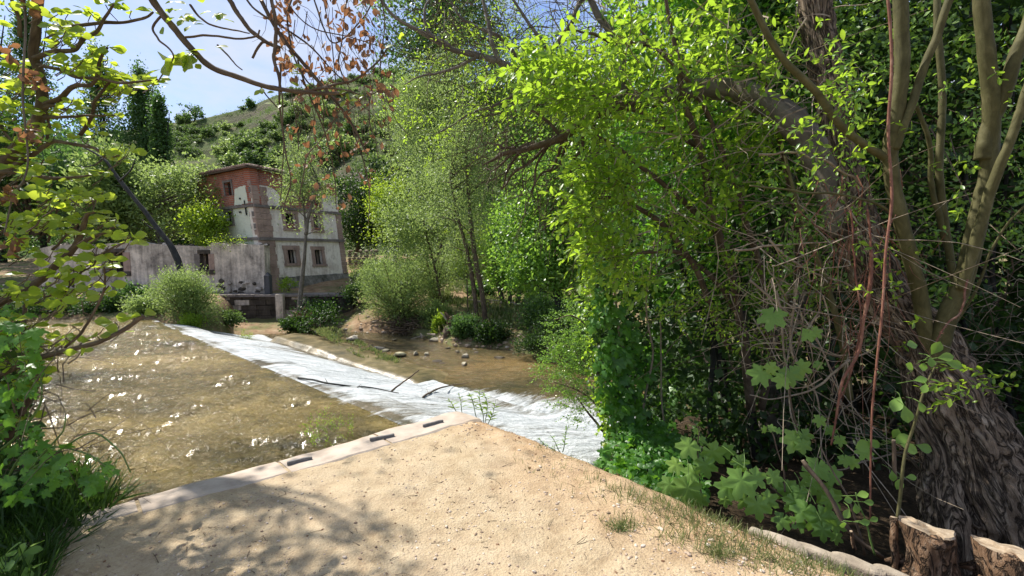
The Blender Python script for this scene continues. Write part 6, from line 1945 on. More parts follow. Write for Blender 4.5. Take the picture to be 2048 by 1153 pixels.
leafy_plant('hop_plant', 'hop plant with large lobed leaves at the left, arching tip above it', at(1400, 1000, 3.3), [([(1405, 1000), (1400, 960), (1396, 900), (1398, 860), (1378, 842), (1352, 850)], 3.2, 3.2, .005)],
            [(1378, 893, 3.2, 46, D_ - .7, 0), (1425, 905, 3.2, 48, D_ + .8, 0), (1410, 930, 3.15, 44, D_ + .2, 0), (1375, 978, 3.1, 60, D_ - .2, -.1), (1352, 930, 3.2, 34, D_ - 1, 0), (1452, 902, 3.2, 32, D_ + 1.3, 0), (1338, 970, 3.2, 40, D_ - .6, 0), (1402, 880, 3.25, 20, D_, 0), (1392, 862, 3.22, 14, D_ + .5, 0), (1400, 1000, 3.1, 34, D_, 0), (1385, 945, 3.22, 38, D_ - 1, 0)])
leafy_plant('hop_plant', 'hop plant with the broadest pale green leaves on a woody twig, centre of the group', at(1590, 1060, 2.8), [([(1588, 1055), (1575, 1010), (1545, 975), (1518, 938)], 2.8, 2.9, .008), ([(1570, 985), (1565, 940), (1552, 880), (1540, 860)], 2.85, 2.9, .006)],
            [(1482, 962, 2.8, 62, D_ - .4, 0), (1455, 975, 2.85, 44, D_ - .9, 0), (1510, 955, 2.8, 44, D_ + .8, 0), (1515, 1010, 2.75, 52, D_ + .1, 0), (1535, 1000, 2.8, 40, D_ + 1.0, 0), (1490, 1000, 2.85, 36, D_ - .8, 0), (1478, 925, 2.9, 36, D_ + .6, .2), (1545, 955, 2.85, 34, D_ + 1.4, 0), (1572, 978, 2.85, 48, D_ + .3, .1), (1600, 985, 2.8, 36, D_ - .2, 0),
             (1542, 857, 2.9, 16, 0.4, 0), (1530, 860, 2.9, 16, 2.8, 0), (1556, 862, 2.9, 14, .2, 0), (1450, 1000, 2.9, 26, D_, 0)])
leafy_plant('hop_plant', 'hop plant leaves lying over the pale edge stone right of the centre', at(1640, 1070, 2.7), [([(1590, 1060), (1600, 1040), (1640, 1035)], 2.7, 2.7, .005)],
            [(1640, 1035, 2.65, 60, D_ + .2, 0), (1610, 1020, 2.7, 48, D_ - .8, 0), (1668, 1045, 2.65, 44, D_ + 1.1, 0), (1600, 1045, 2.7, 34, D_ - 1.2, .1), (1660, 1000, 2.7, 42, D_ + .8, 0), (1565, 1040, 2.75, 36, D_ - .6, 0), (1645, 1060, 2.6, 40, D_, 0), (1590, 1005, 2.75, 46, D_ + .2, 0), (1672, 1075, 2.6, 26, D_ + 1, 0)])
leafy_plant('hop_plant', 'hop leaves hanging on a dead vine in the dark middle of the thicket', at(1600, 900, 3.1), [([(1608, 900), (1590, 830), (1585, 760), (1600, 690), (1610, 620)], 3.1, 3.1, .006)],
            [(1522, 748, 3.1, 46, D_ - .8, 0), (1542, 735, 3.1, 28, D_ + .4, 0), (1580, 748, 3.05, 42, D_ + .1, 0), (1565, 760, 3.05, 34, D_ - .7, 0), (1603, 735, 3.1, 34, D_ + 1.1, 0), (1545, 632, 3.2, 52, D_ - .5, .1), (1615, 668, 3.1, 30, D_ - .8, 0), (1630, 665, 3.1, 26, D_ + .8, 0), (1590, 880, 2.95, 48, D_ - .6, 0), (1608, 872, 2.95, 34, D_ + .5, 0), (1605, 890, 2.9, 30, D_, 0), (1635, 730, 3.1, 20, D_ + 1, 0)])
leafy_plant('hop_plant', 'cluster of dark hop leaves behind the two cut twigs', at(1650, 1000, 2.85), [([(1760, 1110), (1690, 1050), (1650, 980), (1605, 930)], 2.5, 2.8, .009), ([(1730, 1110), (1700, 1010), (1660, 940), (1640, 890)], 2.6, 2.8, .007)],
            [(1635, 935, 2.85, 48, D_ - .5, 0), (1665, 950, 2.85, 40, D_ + .7, 0), (1625, 960, 2.9, 46, D_ - .1, 0), (1650, 985, 2.9, 50, D_ + .6, 0), (1690, 920, 2.8, 26, D_, 0), (1705, 925, 2.8, 26, D_ + .9, 0), (1680, 880, 2.9, 24, D_, 0), (1640, 840, 3.0, 26, D_ - .4, 0), (1660, 860, 3.0, 24, D_ + .3, 0), (1730, 905, 2.8, 30, D_ - .8, 0)])
leafy_plant('elder_shoot', 'upright shoot with rounded toothed leaves climbing beside the old trunk', at(1790, 1090, 2.6), [([(1786, 1100), (1800, 1000), (1812, 920), (1838, 840), (1858, 770), (1875, 725)], 2.5, 2.6, .010)],
            [(1795, 805, 2.6, 40, D_ - .7, 0), (1812, 825, 2.55, 40, D_ + .1, 0), (1842, 812, 2.5, 26, D_ + .3, 0), (1822, 735, 2.65, 28, 2.6, .2), (1838, 760, 2.6, 26, .3, .2), (1850, 735, 2.6, 28, 2.9, .2), (1870, 700, 2.6, 34, 1.3, .3), (1888, 715, 2.55, 32, .2, .2), (1905, 728, 2.6, 34, -.2, .1), (1828, 690, 2.6, 32, 3.0, .3), (1862, 722, 2.55, 24, D_, .1), (1850, 775, 2.55, 24, D_ - .6, 0),
             (1732, 890, 2.7, 46, 3.3, .2), (1745, 885, 2.7, 30, D_ + 1, .1), (1800, 880, 2.65, 36, .6, .2), (1815, 895, 2.6, 38, -.4, .1), (1845, 895, 2.65, 34, -.3, .2), (1790, 870, 2.7, 26, 1.4, .2), (1785, 950, 2.6, 24, D_, .1), (1800, 965, 2.55, 30, D_ - .6, .1), (1820, 955, 2.6, 22, .2, .1)],
            basev=B_OBOV, smat='bark_green')
leafy_plant('elder_shoot', 'low shoot with small round leaves at the foot of the bramble', at(1745, 1110, 2.45), [([(1750, 1110), (1740, 1060), (1720, 1010), (1712, 985)], 2.45, 2.5, .006)],
            [(1700, 1000, 2.45, 26, 3.0, .2), (1722, 990, 2.45, 26, .4, .2), (1712, 1015, 2.45, 24, D_, .1), (1735, 1005, 2.45, 22, .1, .2), (1695, 1025, 2.45, 26, D_ - .7, 0), (1726, 1045, 2.4, 24, .2, .1), (1745, 1040, 2.4, 20, .6, .1), (1688, 1050, 2.45, 20, 3.2, .1)], basev=B_OBOV, smat='stem_green')
# cut stems
def cut_stem(lab, P, rad, mat='bark_brown'):
    r = thing('cut_stem', lab, 'cut stem', tuple(P[0]), 'freshly cut stems by the stumps')
    g = MB(); C = tube(g, P, [rad, rad * .9], 12, 16, wob=.01, rough=.15); g.build('stem', M[mat], r, smooth=True)
    d = unit(C[-1] - C[-2]); g = MB(); tube(g, [C[-1] - d * .002, C[-1] + d * .004], [rad * .86, rad * .8], 12, 2); g.build('cut_face', M['wood_cut'], r)
cut_stem('upright cut stem beside the straight bramble, sunlit orange end', pts([(1790, 1140), (1786, 1080), (1788, 1036)], 2.4, 2.45), .020, 'wood_stump')
cut_stem('short thin cut stem above the low shoot', pts([(1792, 960), (1790, 920), (1788, 882)], 2.6, 2.62), .011)
cut_stem('slanting cut twig with budding side shoots over the pale edge stone', pts([(1765, 1115), (1700, 1060), (1650, 975), (1606, 922)], 2.5, 2.75), .013)
cut_stem('short stub of a cut stem next to the first stump', pts([(1710, 1100), (1706, 1080), (1702, 1064)], 2.5, 2.5), .010, 'wood_stump')

# ---- the two stumps
def stump(lab, px, pyt, pyb, wpx, Y, seed):
    b = at(px, pyb, Y); top = at(px, pyt, Y); H = top[2] - b[2]; R = wpx / 2 / F * Y
    r = thing('tree_stump', lab, 'stump', tuple(b), 'cut stumps at the path corner')
    n, m_ = 40, 26; V = []
    rs = np.random.default_rng(seed)
    for i in range(m_):
        f = i / (m_ - 1)
        for j in range(n):
            a = j / n * 6.283
            rr = R * (1.08 - .30 * f + .18 * f * f) * (1 + .34 * float(vnoise(a * 1.1 + seed * 7, f * 1.8 + seed)) * 2 + .16 * (abs(float(vnoise(a * 4.2 + seed + f * .6, f * 1.3))) * 2 - .3) + .05 * float(vnoise(a * 12 + seed, f * 9)))
            rr *= 1 + .18 * math.exp(-f / .10)
            V.append([b[0] + math.cos(a) * rr + .02 * math.sin(f * 3 + seed), b[1] + math.sin(a) * rr, b[2] - .06 + (H + .06) * f * (1 + .10 * float(vnoise(a * .9 + seed * 3, 1.0)) - .05 * math.cos(a - .6))])
    V = np.array(V)
    fq = [[i * n + j, i * n + (j + 1) % n, (i + 1) * n + (j + 1) % n, (i + 1) * n + j] for i in range(m_ - 1) for j in range(n)]
    g = MB(); g.add(V, fq); g.build('bark', M['wood_stump'], r, smooth=True)
    ring = V[-n:].copy(); c = ring.mean(0)
    g = MB(); rows = []
    for k, f in enumerate((1, .94, .7, .45, .2)):
        q = c + (ring - c) * f; q[:, 2] = ring[:, 2] * f + c[2] * (1 - f) + (0 if k == 0 else .010) + .010 * vnoise(q[:, 0] * 40 + seed, q[:, 1] * 40) - (.02 if (k > 0) else 0) * (q[:, 0] < c[0])
        rows.append(q)
    VV = np.concatenate(rows + [c[None]])
    fq = [[i * n + j, i * n + (j + 1) % n, (i + 1) * n + (j + 1) % n, (i + 1) * n + j] for i in range(4) for j in range(n)]
    g.add(VV, fq); g.f.setdefault(3, []); g.f[3].append(np.array([[4 * n + j, 4 * n + (j + 1) % n, 5 * n] for j in range(n)]))
    g.build('cut_face', M['wood_cut'], r)
    # side stub
    a = -2.1; q = b + [math.cos(a) * R * .6, math.sin(a) * R * .6, H * .86]
    g = MB(); tube(g, [q, q + [math.cos(a) * R * .5, math.sin(a) * R * .5, .02]], [R * .42, R * .30], 12, 5, rough=.3); g.build('side_stub', M['wood_stump'], r, smooth=True)
    for k in range(5):
        a = k * 1.25 + seed; q = b + np.array([math.cos(a) * R * 1.0, math.sin(a) * R * 1.0, .03])
        g = MB(); tube(g, [q, q + [math.cos(a) * R * .8, math.sin(a) * R * .8, -.05]], [R * .3, R * .08], 8, 6, rough=.3); g.build('root', M['wood_stump'], r, smooth=True)
stump('gnarled reddish tree stump with flat cut top, left one at the bottom right corner', 1857, 1060, 1150, 80, 2.32, 1)
stump('smaller pale cut stump at the bottom right edge of the photo', 2006, 1100, 1170, 86, 2.15, 2)
# pale stone and kerb pieces along the right margin of the path
r = thing('edge_stones', 'flat pale stones half buried along the right edge of the path', 'stones', tuple(onz(1600, 1060, 0)))
for k, (x, y, w) in enumerate([(1516, 1046, 36), (1568, 1064, 100), (1640, 1086, 110), (1715, 1108, 100), (1790, 1128, 80)]):
    c = onz(x, y, 0); s_ = w / F * c[1] / 2
    Vq, Fq_ = ICO3; W = np.sign(Vq) * np.abs(Vq) ** .55
    W = W / np.abs(W).max(0) * (1 + .10 * fbm(Vq[:, 0] * 1.7 + k * 9, Vq[:, 1] * 1.7 + Vq[:, 2], 3)[:, None]) * [s_ * .97, .032 + .012 * (k % 2), .05]
    W[:, 2] += .012 * fbm(W[:, 0] * 9 + k, W[:, 1] * 20, 3)
    e3 = np.append(E2, 0); n3 = np.append(E1, 0)
    g = MB(); g.add(np.array([c[0], c[1], -.088]) + np.outer(W[:, 0], e3) + np.outer(W[:, 1], n3) + np.outer(W[:, 2], [0, 0, 1]), Fq_)
    g.build('stone', M['wallstone'], r, smooth=False)

# ---- grass on the path's right margin, twigs and debris
lv = Leaves(); rng = RNG
TUFT = [(1245, 1050, .16, 120), (1262, 1000, .2, 90), (1300, 1010, .25, 150), (1350, 1030, .3, 260), (1350, 1080, .16, 90), (1440, 1090, .25, 260), (1400, 1050, .3, 200), (1500, 1110, .25, 150), (1560, 1120, .3, 160), (1470, 1040, .3, 160), (1530, 1080, .25, 120), (1600, 1140, .3, 140), (1225, 985, .15, 40), (1190, 960, .12, 30), (1240, 1060, .08, 110), (1430, 1110, .12, 150), (1680, 1148, .2, 80), (1650, 1130, .3, 60)]
for (x, y, rad, n) in TUFT:
    c = onz(x, y, 0)[:2]
    q = c + rng.normal(size=(n, 2)) * rad * .38 * np.array([1, .6])
    h, ab = path_hv(np.c_[q, np.zeros(n)])
    ok = (ab[0] > .02); q = q[ok]; h = h[ok]; n = len(q)
    lv.add(np.c_[q, h - .005], rnd(n) * .38 + [0, 0, 1], rnd(n), .035 + .055 * rng.random(n))
n = 900; aa = .03 + .5 * rng.random(n) ** 1.5; bb = 1.2 + 2.6 * rng.random(n)
q = TIP + np.outer(aa, E1) + np.outer(bb, E2); lv.add(np.c_[q, path_z(aa, bb) - .004], rnd(n) * .5 + [0, 0, 1], rnd(n), .02 + .05 * rng.random(n))
def base_blade():
    t = np.linspace(0, 1, 5); w = .028 * (1 - t ** 1.6)
    V = np.concatenate([np.stack([t, w, -.28 * t ** 2.2], -1), np.stack([t, -w, -.28 * t ** 2.2], -1)])
    T = []
    for i in range(4): T += [[i, i + 1, 5 + i + 1], [i, 5 + i + 1, 5 + i]]
    return V, np.array(T)
B_BLADE = base_blade()
ob = lv.bake(B_BLADE).build('grass', M['grass'], smooth=True); tag(ob, kind='stuff')
# litter: small dry twigs lying on the sand
g = MB()
n = 420; aa = rng.random(n) ** 1.3 * 4; bb = .35 + rng.random(n) * 4; q = TIP + np.outer(aa, E1) + np.outer(bb, E2); z = path_z(aa, bb) + .003
a = rng.random(n) * 6.28; Ln = .012 + .05 * rng.random(n) ** 2
d = np.stack([np.cos(a), np.sin(a), 0 * a], -1) * Ln[:, None]; P0 = np.c_[q, z]
thin_tubes(g, np.stack([P0 - d, P0 + rnd(n) * .004 + [0, 0, .004], P0 + d], 1), .0015 + .001 * rng.random(n), .0007, 3)
ob = g.build('twig_litter', M['bark_brown']); tag(ob, kind='stuff')
lv = Leaves(); n = 210; aa = .05 + rng.random(n) ** 1.6 * 4; bb = .4 + rng.random(n) * 4; q = TIP + np.outer(aa, E1) + np.outer(bb, E2)
lv.add(np.c_[q, path_z(aa, bb) + .006], rnd(n) * [1, 1, .15], rnd(n) * .35 + [0, 0, 1], .010 + .022 * rng.random(n))
ob = lv.bake(B_CURL).build('fallen_leaves', M['leaf_brown']); tag(ob, kind='stuff')
for k, (x, y, w, lab) in enumerate([(690, 1120, 12, 'dark reddish pebble on the sandy path, lower middle'), (870, 1120, 10, 'round dark pebble near the bottom middle of the path'), (984, 1126, 8, 'small grey pebble right of the round dark one'), (622, 1036, 9, 'small dark pebble near the left shadow'), (893, 1051, 10, 'flat reddish chip in the middle of the path'), (1068, 1148, 12, 'brown pebble at the bottom edge of the photo')]):
    c = onz(x, y, 0); s_ = w / F * c[1] / 2; ob = rock_mb([c[0], c[1], path_h(c) + s_ * .3], (s_, s_ * .8, s_ * .6), 700 + k, 1, ICO2).build('small_stone', M['pebble'], origin=(c[0], c[1], 0)); tag(ob, lab, 'pebble', 'loose stones on the path')

# ---- plants at the tip and edge of the path corner
def lance_plant(lab, stems, Y, leaf, n, mat='leaf_hop', basez=None, name='leafy_weed', dens=9):
    b = at(stems[0][0][0], stems[0][0][1], Y); r = thing(name, lab, 'plant', tuple(b))
    lv = Leaves()
    for s_ in stems:
        g = MB(); C = tube(g, pts(s_, Y, Y - .05), [.005, .002], 6, 16, wob=.01); g.build('stem', M['stem_green'], r, smooth=True)
        for k in range(dens):
            i = int(len(C) * (.25 + .7 * k / dens)); i = min(i, len(C) - 1)
            for q in range(2):
                a = k * 1.57 + q * 3.14 + .3
                lv.add(C[i], np.array([math.cos(a), math.sin(a) * .8, .35 + .3 * random.random()]), np.array([0, -.2, 1]) + rnd(1)[0] * .2, leaf * (.6 + .6 * random.random()) * (1 - .3 * k / dens))
    lv.finish(r, B_LANCE, M[mat], 200, 'leaf')
lance_plant('lanceolate leaved weed growing just behind the tip of the path corner', [[(968, 850), (962, 815), (958, 775)], [(975, 852), (985, 830), (992, 800)], [(955, 845), (945, 800), (938, 790)], [(970, 850), (975, 810), (965, 785)]], 4.75, .085, 9, 'leaf_young')
lance_plant('smaller weed left of the tip plant, seen against the white water', [[(925, 830), (922, 805), (918, 785)], [(915, 828), (905, 810), (895, 798)]], 4.85, .075, 9, 'leaf_young', dens=6)
lance_plant('small weed on the right edge of the path by the hop carpet', [[(1120, 905), (1112, 890), (1100, 870)], [(1125, 905), (1130, 880), (1138, 850)], [(1115, 905), (1090, 890), (1075, 876)]], 4.25, .05, 9, 'leaf_hop', dens=7)
r = thing('water_weed', 'fine leaved weed with tiny flowers growing out of the wall at the pool edge', 'plant', tuple(at(650, 900, 4.3)))
lv = Leaves(); tw = MB(); O = region([(610, 850), (650, 830), (700, 850), (720, 880), (660, 900), (615, 895)], 4.2, 4.8, 70)
O[:, 2] = np.minimum(O[:, 2], .25); sprigs(lv, tw, O, unit(rnd(70) * .4 + [-.2, 0, .8]), .16, 8, .022, .1, .8, .0012)
ob = tw.build('stems', M['stem_green'], r); ob['kind'] = 'stuff'; ob = lv.bake(B_SIMPLE).build('foliage', M['leaf_young'], r); ob['kind'] = 'stuff'

# ================================================================== NEAR VEGETATION, LEFT SIDE
b = np.array([-4.1, 3.1, -.5]); r = thing('fig_tree', 'young fig tree with bare winding branches and bright backlit leaves on the left', 'tree', tuple(b))
FIG = [([(-120, 620), (-60, 460), (0, 340), (60, 275), (85, 215), (78, 150), (64, 110), (70, 60), (82, -40)], 3.3, 3.0, [.050, .046, .042, .036, .030, .028, .026, .022]),
       ([(66, 48), (130, 54), (180, 52), (240, 45), (290, 32), (306, 24)], 3.05, 2.9, [.013, .010, .006]), ([(68, 118), (110, 106), (145, 98), (165, 70), (195, 60), (215, 30), (228, 8)], 3.05, 2.9, [.016, .012, .006]),
       ([(75, 130), (120, 140), (150, 155), (200, 160), (250, 168), (315, 160)], 3.05, 2.8, [.012, .010, .005]), ([(88, 210), (125, 195), (150, 175), (180, 165), (200, 115), (215, 95)], 3.05, 2.9, [.018, .013, .006]),
       ([(88, 218), (130, 220), (128, 219)], 3.05, 3.0, [.012, .010]), ([(90, 235), (150, 232), (230, 232)], 3.1, 3.0, [.012, .005]), ([(160, 270), (185, 230), (195, 200), (225, 155), (262, 175)], 3.1, 2.9, [.012, .009, .005]),
       ([(0, 350), (50, 320), (100, 287), (125, 285), (190, 298), (215, 318), (240, 312)], 3.2, 2.9, [.018, .012, .005]), ([(-20, 346), (60, 350), (100, 357), (160, 352), (205, 345)], 3.2, 3.1, [.016, .012, .004]),
       ([(60, 270), (90, 275), (70, 292)], 3.15, 3.1, [.015, .008]), ([(100, 287), (100, 250), (92, 225)], 3.15, 3.1, [.010, .006]),
       ([(-60, 640), (0, 605), (60, 572), (110, 530), (150, 495), (165, 460), (175, 430), (190, 425)], 2.9, 2.6, [.026, .022, .020, .014, .006]), ([(165, 490), (200, 472), (232, 455)], 2.7, 2.6, [.012, .006]),
       ([(110, 556), (150, 552), (180, 535), (196, 515)], 2.75, 2.6, [.008, .004]), ([(155, 517), (200, 515), (240, 490), (262, 474)], 2.7, 2.5, [.007, .004]),
       ([(-20, 760), (40, 735), (90, 718), (150, 698), (210, 680), (250, 662), (286, 632)], 2.5, 2.3, [.016, .014, .012, .010]), ([(130, 695), (160, 660), (190, 610), (207, 560), (208, 535)], 2.45, 2.3, [.008, .006, .004]),
       ([(15, 880), (50, 820), (75, 760), (80, 715), (55, 670), (50, 610)], 2.5, 2.6, [.018, .015, .010]), ([(40, 75), (30, 40), (20, -20)], 3.0, 2.9, [.012, .008]),
       ([(90, 595), (130, 590), (148, 560)], 2.7, 2.6, [.006, .004]), ([(85, 620), (120, 605), (146, 580)], 2.7, 2.6, [.006, .003]), ([(105, 500), (135, 470), (160, 440)], 2.9, 2.8, [.008, .004]), ([(95, 485), (110, 440), (118, 410)], 2.9, 2.8, [.007, .004]),
       ([(-40, 200), (0, 175), (40, 160), (66, 150)], 3.2, 3.05, [.012, .01]), ([(0, 250), (15, 275), (28, 285)], 3.1, 3.1, [.010, .008])]
ends = []
for P_, y0, y1, R_ in FIG:
    g = MB(); C = tube(g, pts(P_, y0, y1), R_, 9, max(14, len(P_) * 6), wob=.02, rough=.25); g.build('branch' if R_[0] < .04 else 'trunk', M['bark_brown'], r, smooth=True); ends.append(C)
def rosette(lv, c, n, size, d0=None):
    for k in range(n):
        a = random.random() * 6.28; d = np.array([math.cos(a), math.sin(a), .25 * random.random()])
        if d0 is not None: d = d * .8 + np.asarray(d0) * .6
        lv.add(c + d * .01, d, np.array([.1, -.75, .6]) + rnd(1)[0] * .5 - d * .3, size * (.55 + .65 * random.random()))
lv = Leaves(); tw = []
for C in ends[1:]:
    rosette(lv, C[-1], 5, .075)
    for i in range(3, len(C) - 1, 3):
        if random.random() < .55:
            c2 = C[i] + rnd(1)[0] * .03 + [0, 0, .05]; tw.append(np.stack([C[i], (C[i] + c2) / 2 + rnd(1)[0] * .01, c2])); rosette(lv, c2, RNG.integers(2, 5), .07)
CL = [(130, 60, 30), (150, 70, 20), (200, 130, 26), (230, 150, 18), (180, 130, 20), (210, 175, 30), (260, 165, 24), (290, 165, 12), (230, 190, 20), (30, 170, 30), (80, 180, 20), (10, 130, 16), (90, 100, 14), (60, 290, 22), (85, 300, 14), (110, 140, 12), (200, 260, 10), (250, 310, 12), (240, 300, 8), (195, 330, 10),
      (60, 335, 26), (40, 340, 20), (100, 400, 36), (140, 400, 30), (180, 395, 26), (60, 430, 30), (30, 440, 30), (100, 430, 26), (210, 430, 14), (190, 450, 20), (80, 450, 20), (20, 480, 26), (50, 500, 18), (90, 525, 18), (110, 540, 14), (200, 490, 8), (205, 520, 14), (265, 465, 8), (208, 540, 14), (205, 570, 8), (150, 570, 10), (100, 590, 16), (90, 620, 18),
      (130, 610, 12), (30, 590, 22), (20, 640, 22), (230, 660, 10), (150, 685, 9), (95, 660, 22), (60, 690, 26), (30, 720, 26), (60, 760, 24), (20, 790, 30), (0, 400, 26), (0, 300, 18), (40, 220, 14), (0, 210, 16), (170, 95, 8), (125, 30, 8), (85, 20, 10), (150, 215, 10), (200, 215, 8)]
for (x, y, n) in CL:
    Y = (3.0 if y < 400 else 2.7) + .3 * (random.random() - .5)
    for q in range(max(1, n // 4)):
        c = at(x + random.gauss(0, 15), y + random.gauss(0, 12), Y + .2 * random.gauss(0, 1)); rosette(lv, c, 4, .072)
        e = ends[RNG.integers(len(ends))]
        tw.append(np.stack([c, c + [-.03, .01, -.03], c + [-.07, 0, -.06]]))
g = MB(); thin_tubes(g, np.array(tw), .0025, .0035, 4); ob = g.build('twigs', M['bark_brown'], r); ob['kind'] = 'stuff'
lv.finish(r, B_OBOV, M['leaf_fig'], 300, 'leaf', 'foliage')
# crown beyond the left edge and above the frame: throws the dappled shade on the path
lv = Leaves()
SH = [(-4.9, 3.6, 2.6, .75, 700), (-4.4, 3.4, 3.2, .6, 500), (-3.6, 3.6, 3.4, .45, 320), (-5.4, 3.0, 1.8, .8, 700), (-4.6, 2.6, 1.4, .5, 500), (-3.3, 2.5, 3.1, .42, 330), (-2.6, 2.9, 3.5, .32, 200), (-5.5, 4.2, 3.2, .8, 500), (-4.0, 2.0, 2.2, .6, 520), (-3.2, 1.9, 2.5, .4, 260)]
for (x, y, z, s_, n) in SH:
    P = np.array([x, y, z]) + rnd(n) * s_ * .55; px_ = 1024 + F * P[:, 0] / np.maximum(P[:, 1], .1); py_ = HOR - F * (P[:, 2] - 1.6) / np.maximum(P[:, 1], .1)
    P = P[(px_ < -15) | (py_ < -15) | (P[:, 1] < .2)]
    lv.add(P, rnd(len(P)) + [0, 0, .1], rnd(len(P)) * .5 + [0, 0, 1], .085 * (.6 + .7 * RNG.random(len(P))))
ob = lv.bake(base_ellipse(.33, .07, -.12, 2, .35)).build('outer_crown', M['leaf_fig'], r); ob['kind'] = 'stuff'
# unseen tree added at left: boughs placed towards the sun cast the sand's dapples
r2 = thing('dapple_caster', 'unseen tall tree added at the left bank, its boughs set to dapple the path', 'tree', (-6.6, 5.2, -.9))
lv = Leaves(); sd = np.array(SUN_DIR); tw2 = []
for (x, y, rad, n, h) in [(300, 1070, .20, 150, 5.6), (420, 1035, .16, 110, 5.5), (250, 1110, .30, 300, 5.6), (560, 1088, .17, 130, 5.6), (690, 1090, .15, 120, 5.7), (745, 1050, .09, 60, 5.8), (470, 1125, .22, 190, 5.5), (170, 1080, .28, 280, 5.4), (620, 1130, .16, 100, 5.6), (430, 985, .08, 40, 5.9), (540, 1010, .06, 30, 5.9), (350, 1020, .14, 60, 5.7), (360, 1145, .25, 200, 5.5), (130, 1150, .3, 260, 5.4), (800, 1140, .10, 40, 5.6)]:
    c = onz(x, y, 0) + sd * h / sd[2]; n = int(n * .55)
    P = c + rnd(n) * rad * np.array([.9, .9, .5]); lv.add(P, rnd(n), rnd(n) * .5 + [0, 0, 1], .075 * (.6 + .7 * RNG.random(n)))
    tw2.append(np.stack([np.array([-6.3, 5.6, 5.2]), np.array([-5.4, 5.5, 5.7]) * .6 + c * .4, c]))
P = np.array([-7.2, 5.4, 5.6]) + rnd(2200) * [1.1, 1.2, 1.0]; py_ = HOR - F * (P[:, 2] - 1.6) / P[:, 1].clip(.1); px_ = 1024 + F * P[:, 0] / P[:, 1].clip(.1); P = P[(px_ < -20) | (py_ < -20)]
lv.add(P, rnd(len(P)), rnd(len(P)) * .5 + [0, 0, 1], .085 * (.6 + .7 * RNG.random(len(P))))
ob = lv.bake(base_ellipse(.33, .07, -.12, 2, .35)).build('crown', M['leaf_fig'], r2); ob['kind'] = 'stuff'
g = MB(); tube(g, [(-6.6, 5.2, -1.2), (-6.7, 5.3, 2), (-6.4, 5.5, 5.2)], [.16, .13, .07], 9, 20, wob=.1); g.build('trunk', M['bark_grey'], r2, smooth=True)
g = MB(); thin_tubes(g, np.array(tw2), .03, .01, 5); ob = g.build('branches', M['bark_grey'], r2); ob['kind'] = 'stuff'
# hanging dead stem at far left with clusters of brown leaves
r = thing('dead_vine', 'thin dead vine hanging at far left with rusty leaf clusters', 'vine', tuple(at(45, 0, 2.5)))
g = MB(); tube(g, pts([(44, -30), (52, 60), (50, 150), (48, 250), (50, 310), (40, 360), (22, 400), (8, 470)], 2.5, 2.5), [.006, .005, .004], 6, 40, wob=.02); g.build('stem', M['bark_grey'], r, smooth=True)
lv = Leaves()
for (x, y, n, s_) in ((65, 5, 12, .05), (22, 100, 8, .05), (52, 150, 12, .05), (80, 165, 6, .04), (45, 262, 12, .045), (62, 268, 8, .045), (14, 385, 14, .05), (6, 405, 8, .05), (28, 480, 10, .04), (20, 500, 8, .045)):
    P = atv(x + RNG.normal(size=n) * 9, y + RNG.normal(size=n) * 9, 2.5 + RNG.normal(size=n) * .03); lv.add(P, rnd(n) + [0, 0, -.8], rnd(n), s_ * (.7 + .6 * RNG.random(n)))
lv.finish(r, B_CURL, M['leaf_brown'], 120, 'dry_leaf')

# overhanging fig branches at the top
r = thing('overhead_branch', 'long fig branch sweeping across the sky at the top with a few green leaves', 'branch', tuple(at(300, 0, 2.4)))
OB = [([(270, -60), (310, 5), (345, 50), (380, 92), (420, 130), (470, 150), (520, 168), (560, 176), (620, 184), (690, 187)], 2.4, 2.4, [.018, .016, .014, .012, .008]),
      ([(325, 30), (308, 55), (318, 78), (345, 115), (315, 165)], 2.4, 2.35, [.006, .005, .003]), ([(370, 75), (420, 72), (470, 75), (512, 72), (520, 60)], 2.4, 2.4, [.006, .004]), ([(380, 10), (400, 35), (430, 55), (470, 65), (500, 68)], 2.4, 2.4, [.006, .003]),
      ([(435, 90), (455, 110), (485, 140)], 2.4, 2.4, [.005, .003]), ([(520, 168), (535, 190), (555, 215)], 2.4, 2.38, [.004, .003]), ([(440, -30), (470, 20), (500, 55), (540, 85), (560, 95)], 2.5, 2.5, [.013, .011, .009]),
      ([(530, 85), (515, 100), (505, 118)], 2.5, 2.5, [.007, .006]), ([(620, 184), (700, 165), (740, 140), (768, 105), (780, 88)], 2.4, 2.45, [.007, .005, .003]), ([(600, 184), (660, 180), (720, 190)], 2.4, 2.4, [.006, .004])]
lv = Leaves()
for P_, y0, y1, R_ in OB:
    g = MB(); C = tube(g, pts(P_, y0, y1), R_, 9, len(P_) * 6 + 6, wob=.012, rough=.25); g.build('branch', M['bark_brown'], r, smooth=True)
for (x, y, n, s_) in ((350, 118, 7, .11), (372, 110, 6, .08), (385, 118, 6, .07), (330, 130, 4, .11), (350, 10, 4, .06), (372, 30, 6, .06), (384, 45, 4, .06), (360, 25, 3, .06), (432, 30, 4, .065), (445, 35, 3, .06), (418, 95, 2, .055), (332, 62, 1, .06), (520, 182, 2, .05), (533, 198, 2, .05), (552, 214, 1, .05),
                      (580, 135, 3, .06), (585, 150, 3, .07), (693, 190, 3, .06), (707, 200, 3, .06), (742, 200, 2, .05), (785, 75, 1, .055), (790, 102, 2, .06), (300, -20, 8, .08), (420, -10, 5, .07), (280, -40, 8, .08)):
    for k in range(n):
        c = at(x + random.gauss(0, 7), y + random.gauss(0, 7), 2.38); a = random.random() * 6.28
        lv.add(c, np.array([math.cos(a), .5 * math.sin(a), .6 * math.sin(a) - .1]), np.array([0, -.5, 1]) + rnd(1)[0] * .5, s_ * (.7 + .4 * random.random()))
lv.finish(r, B_OBOV, M['leaf_fig'], 200, 'leaf')
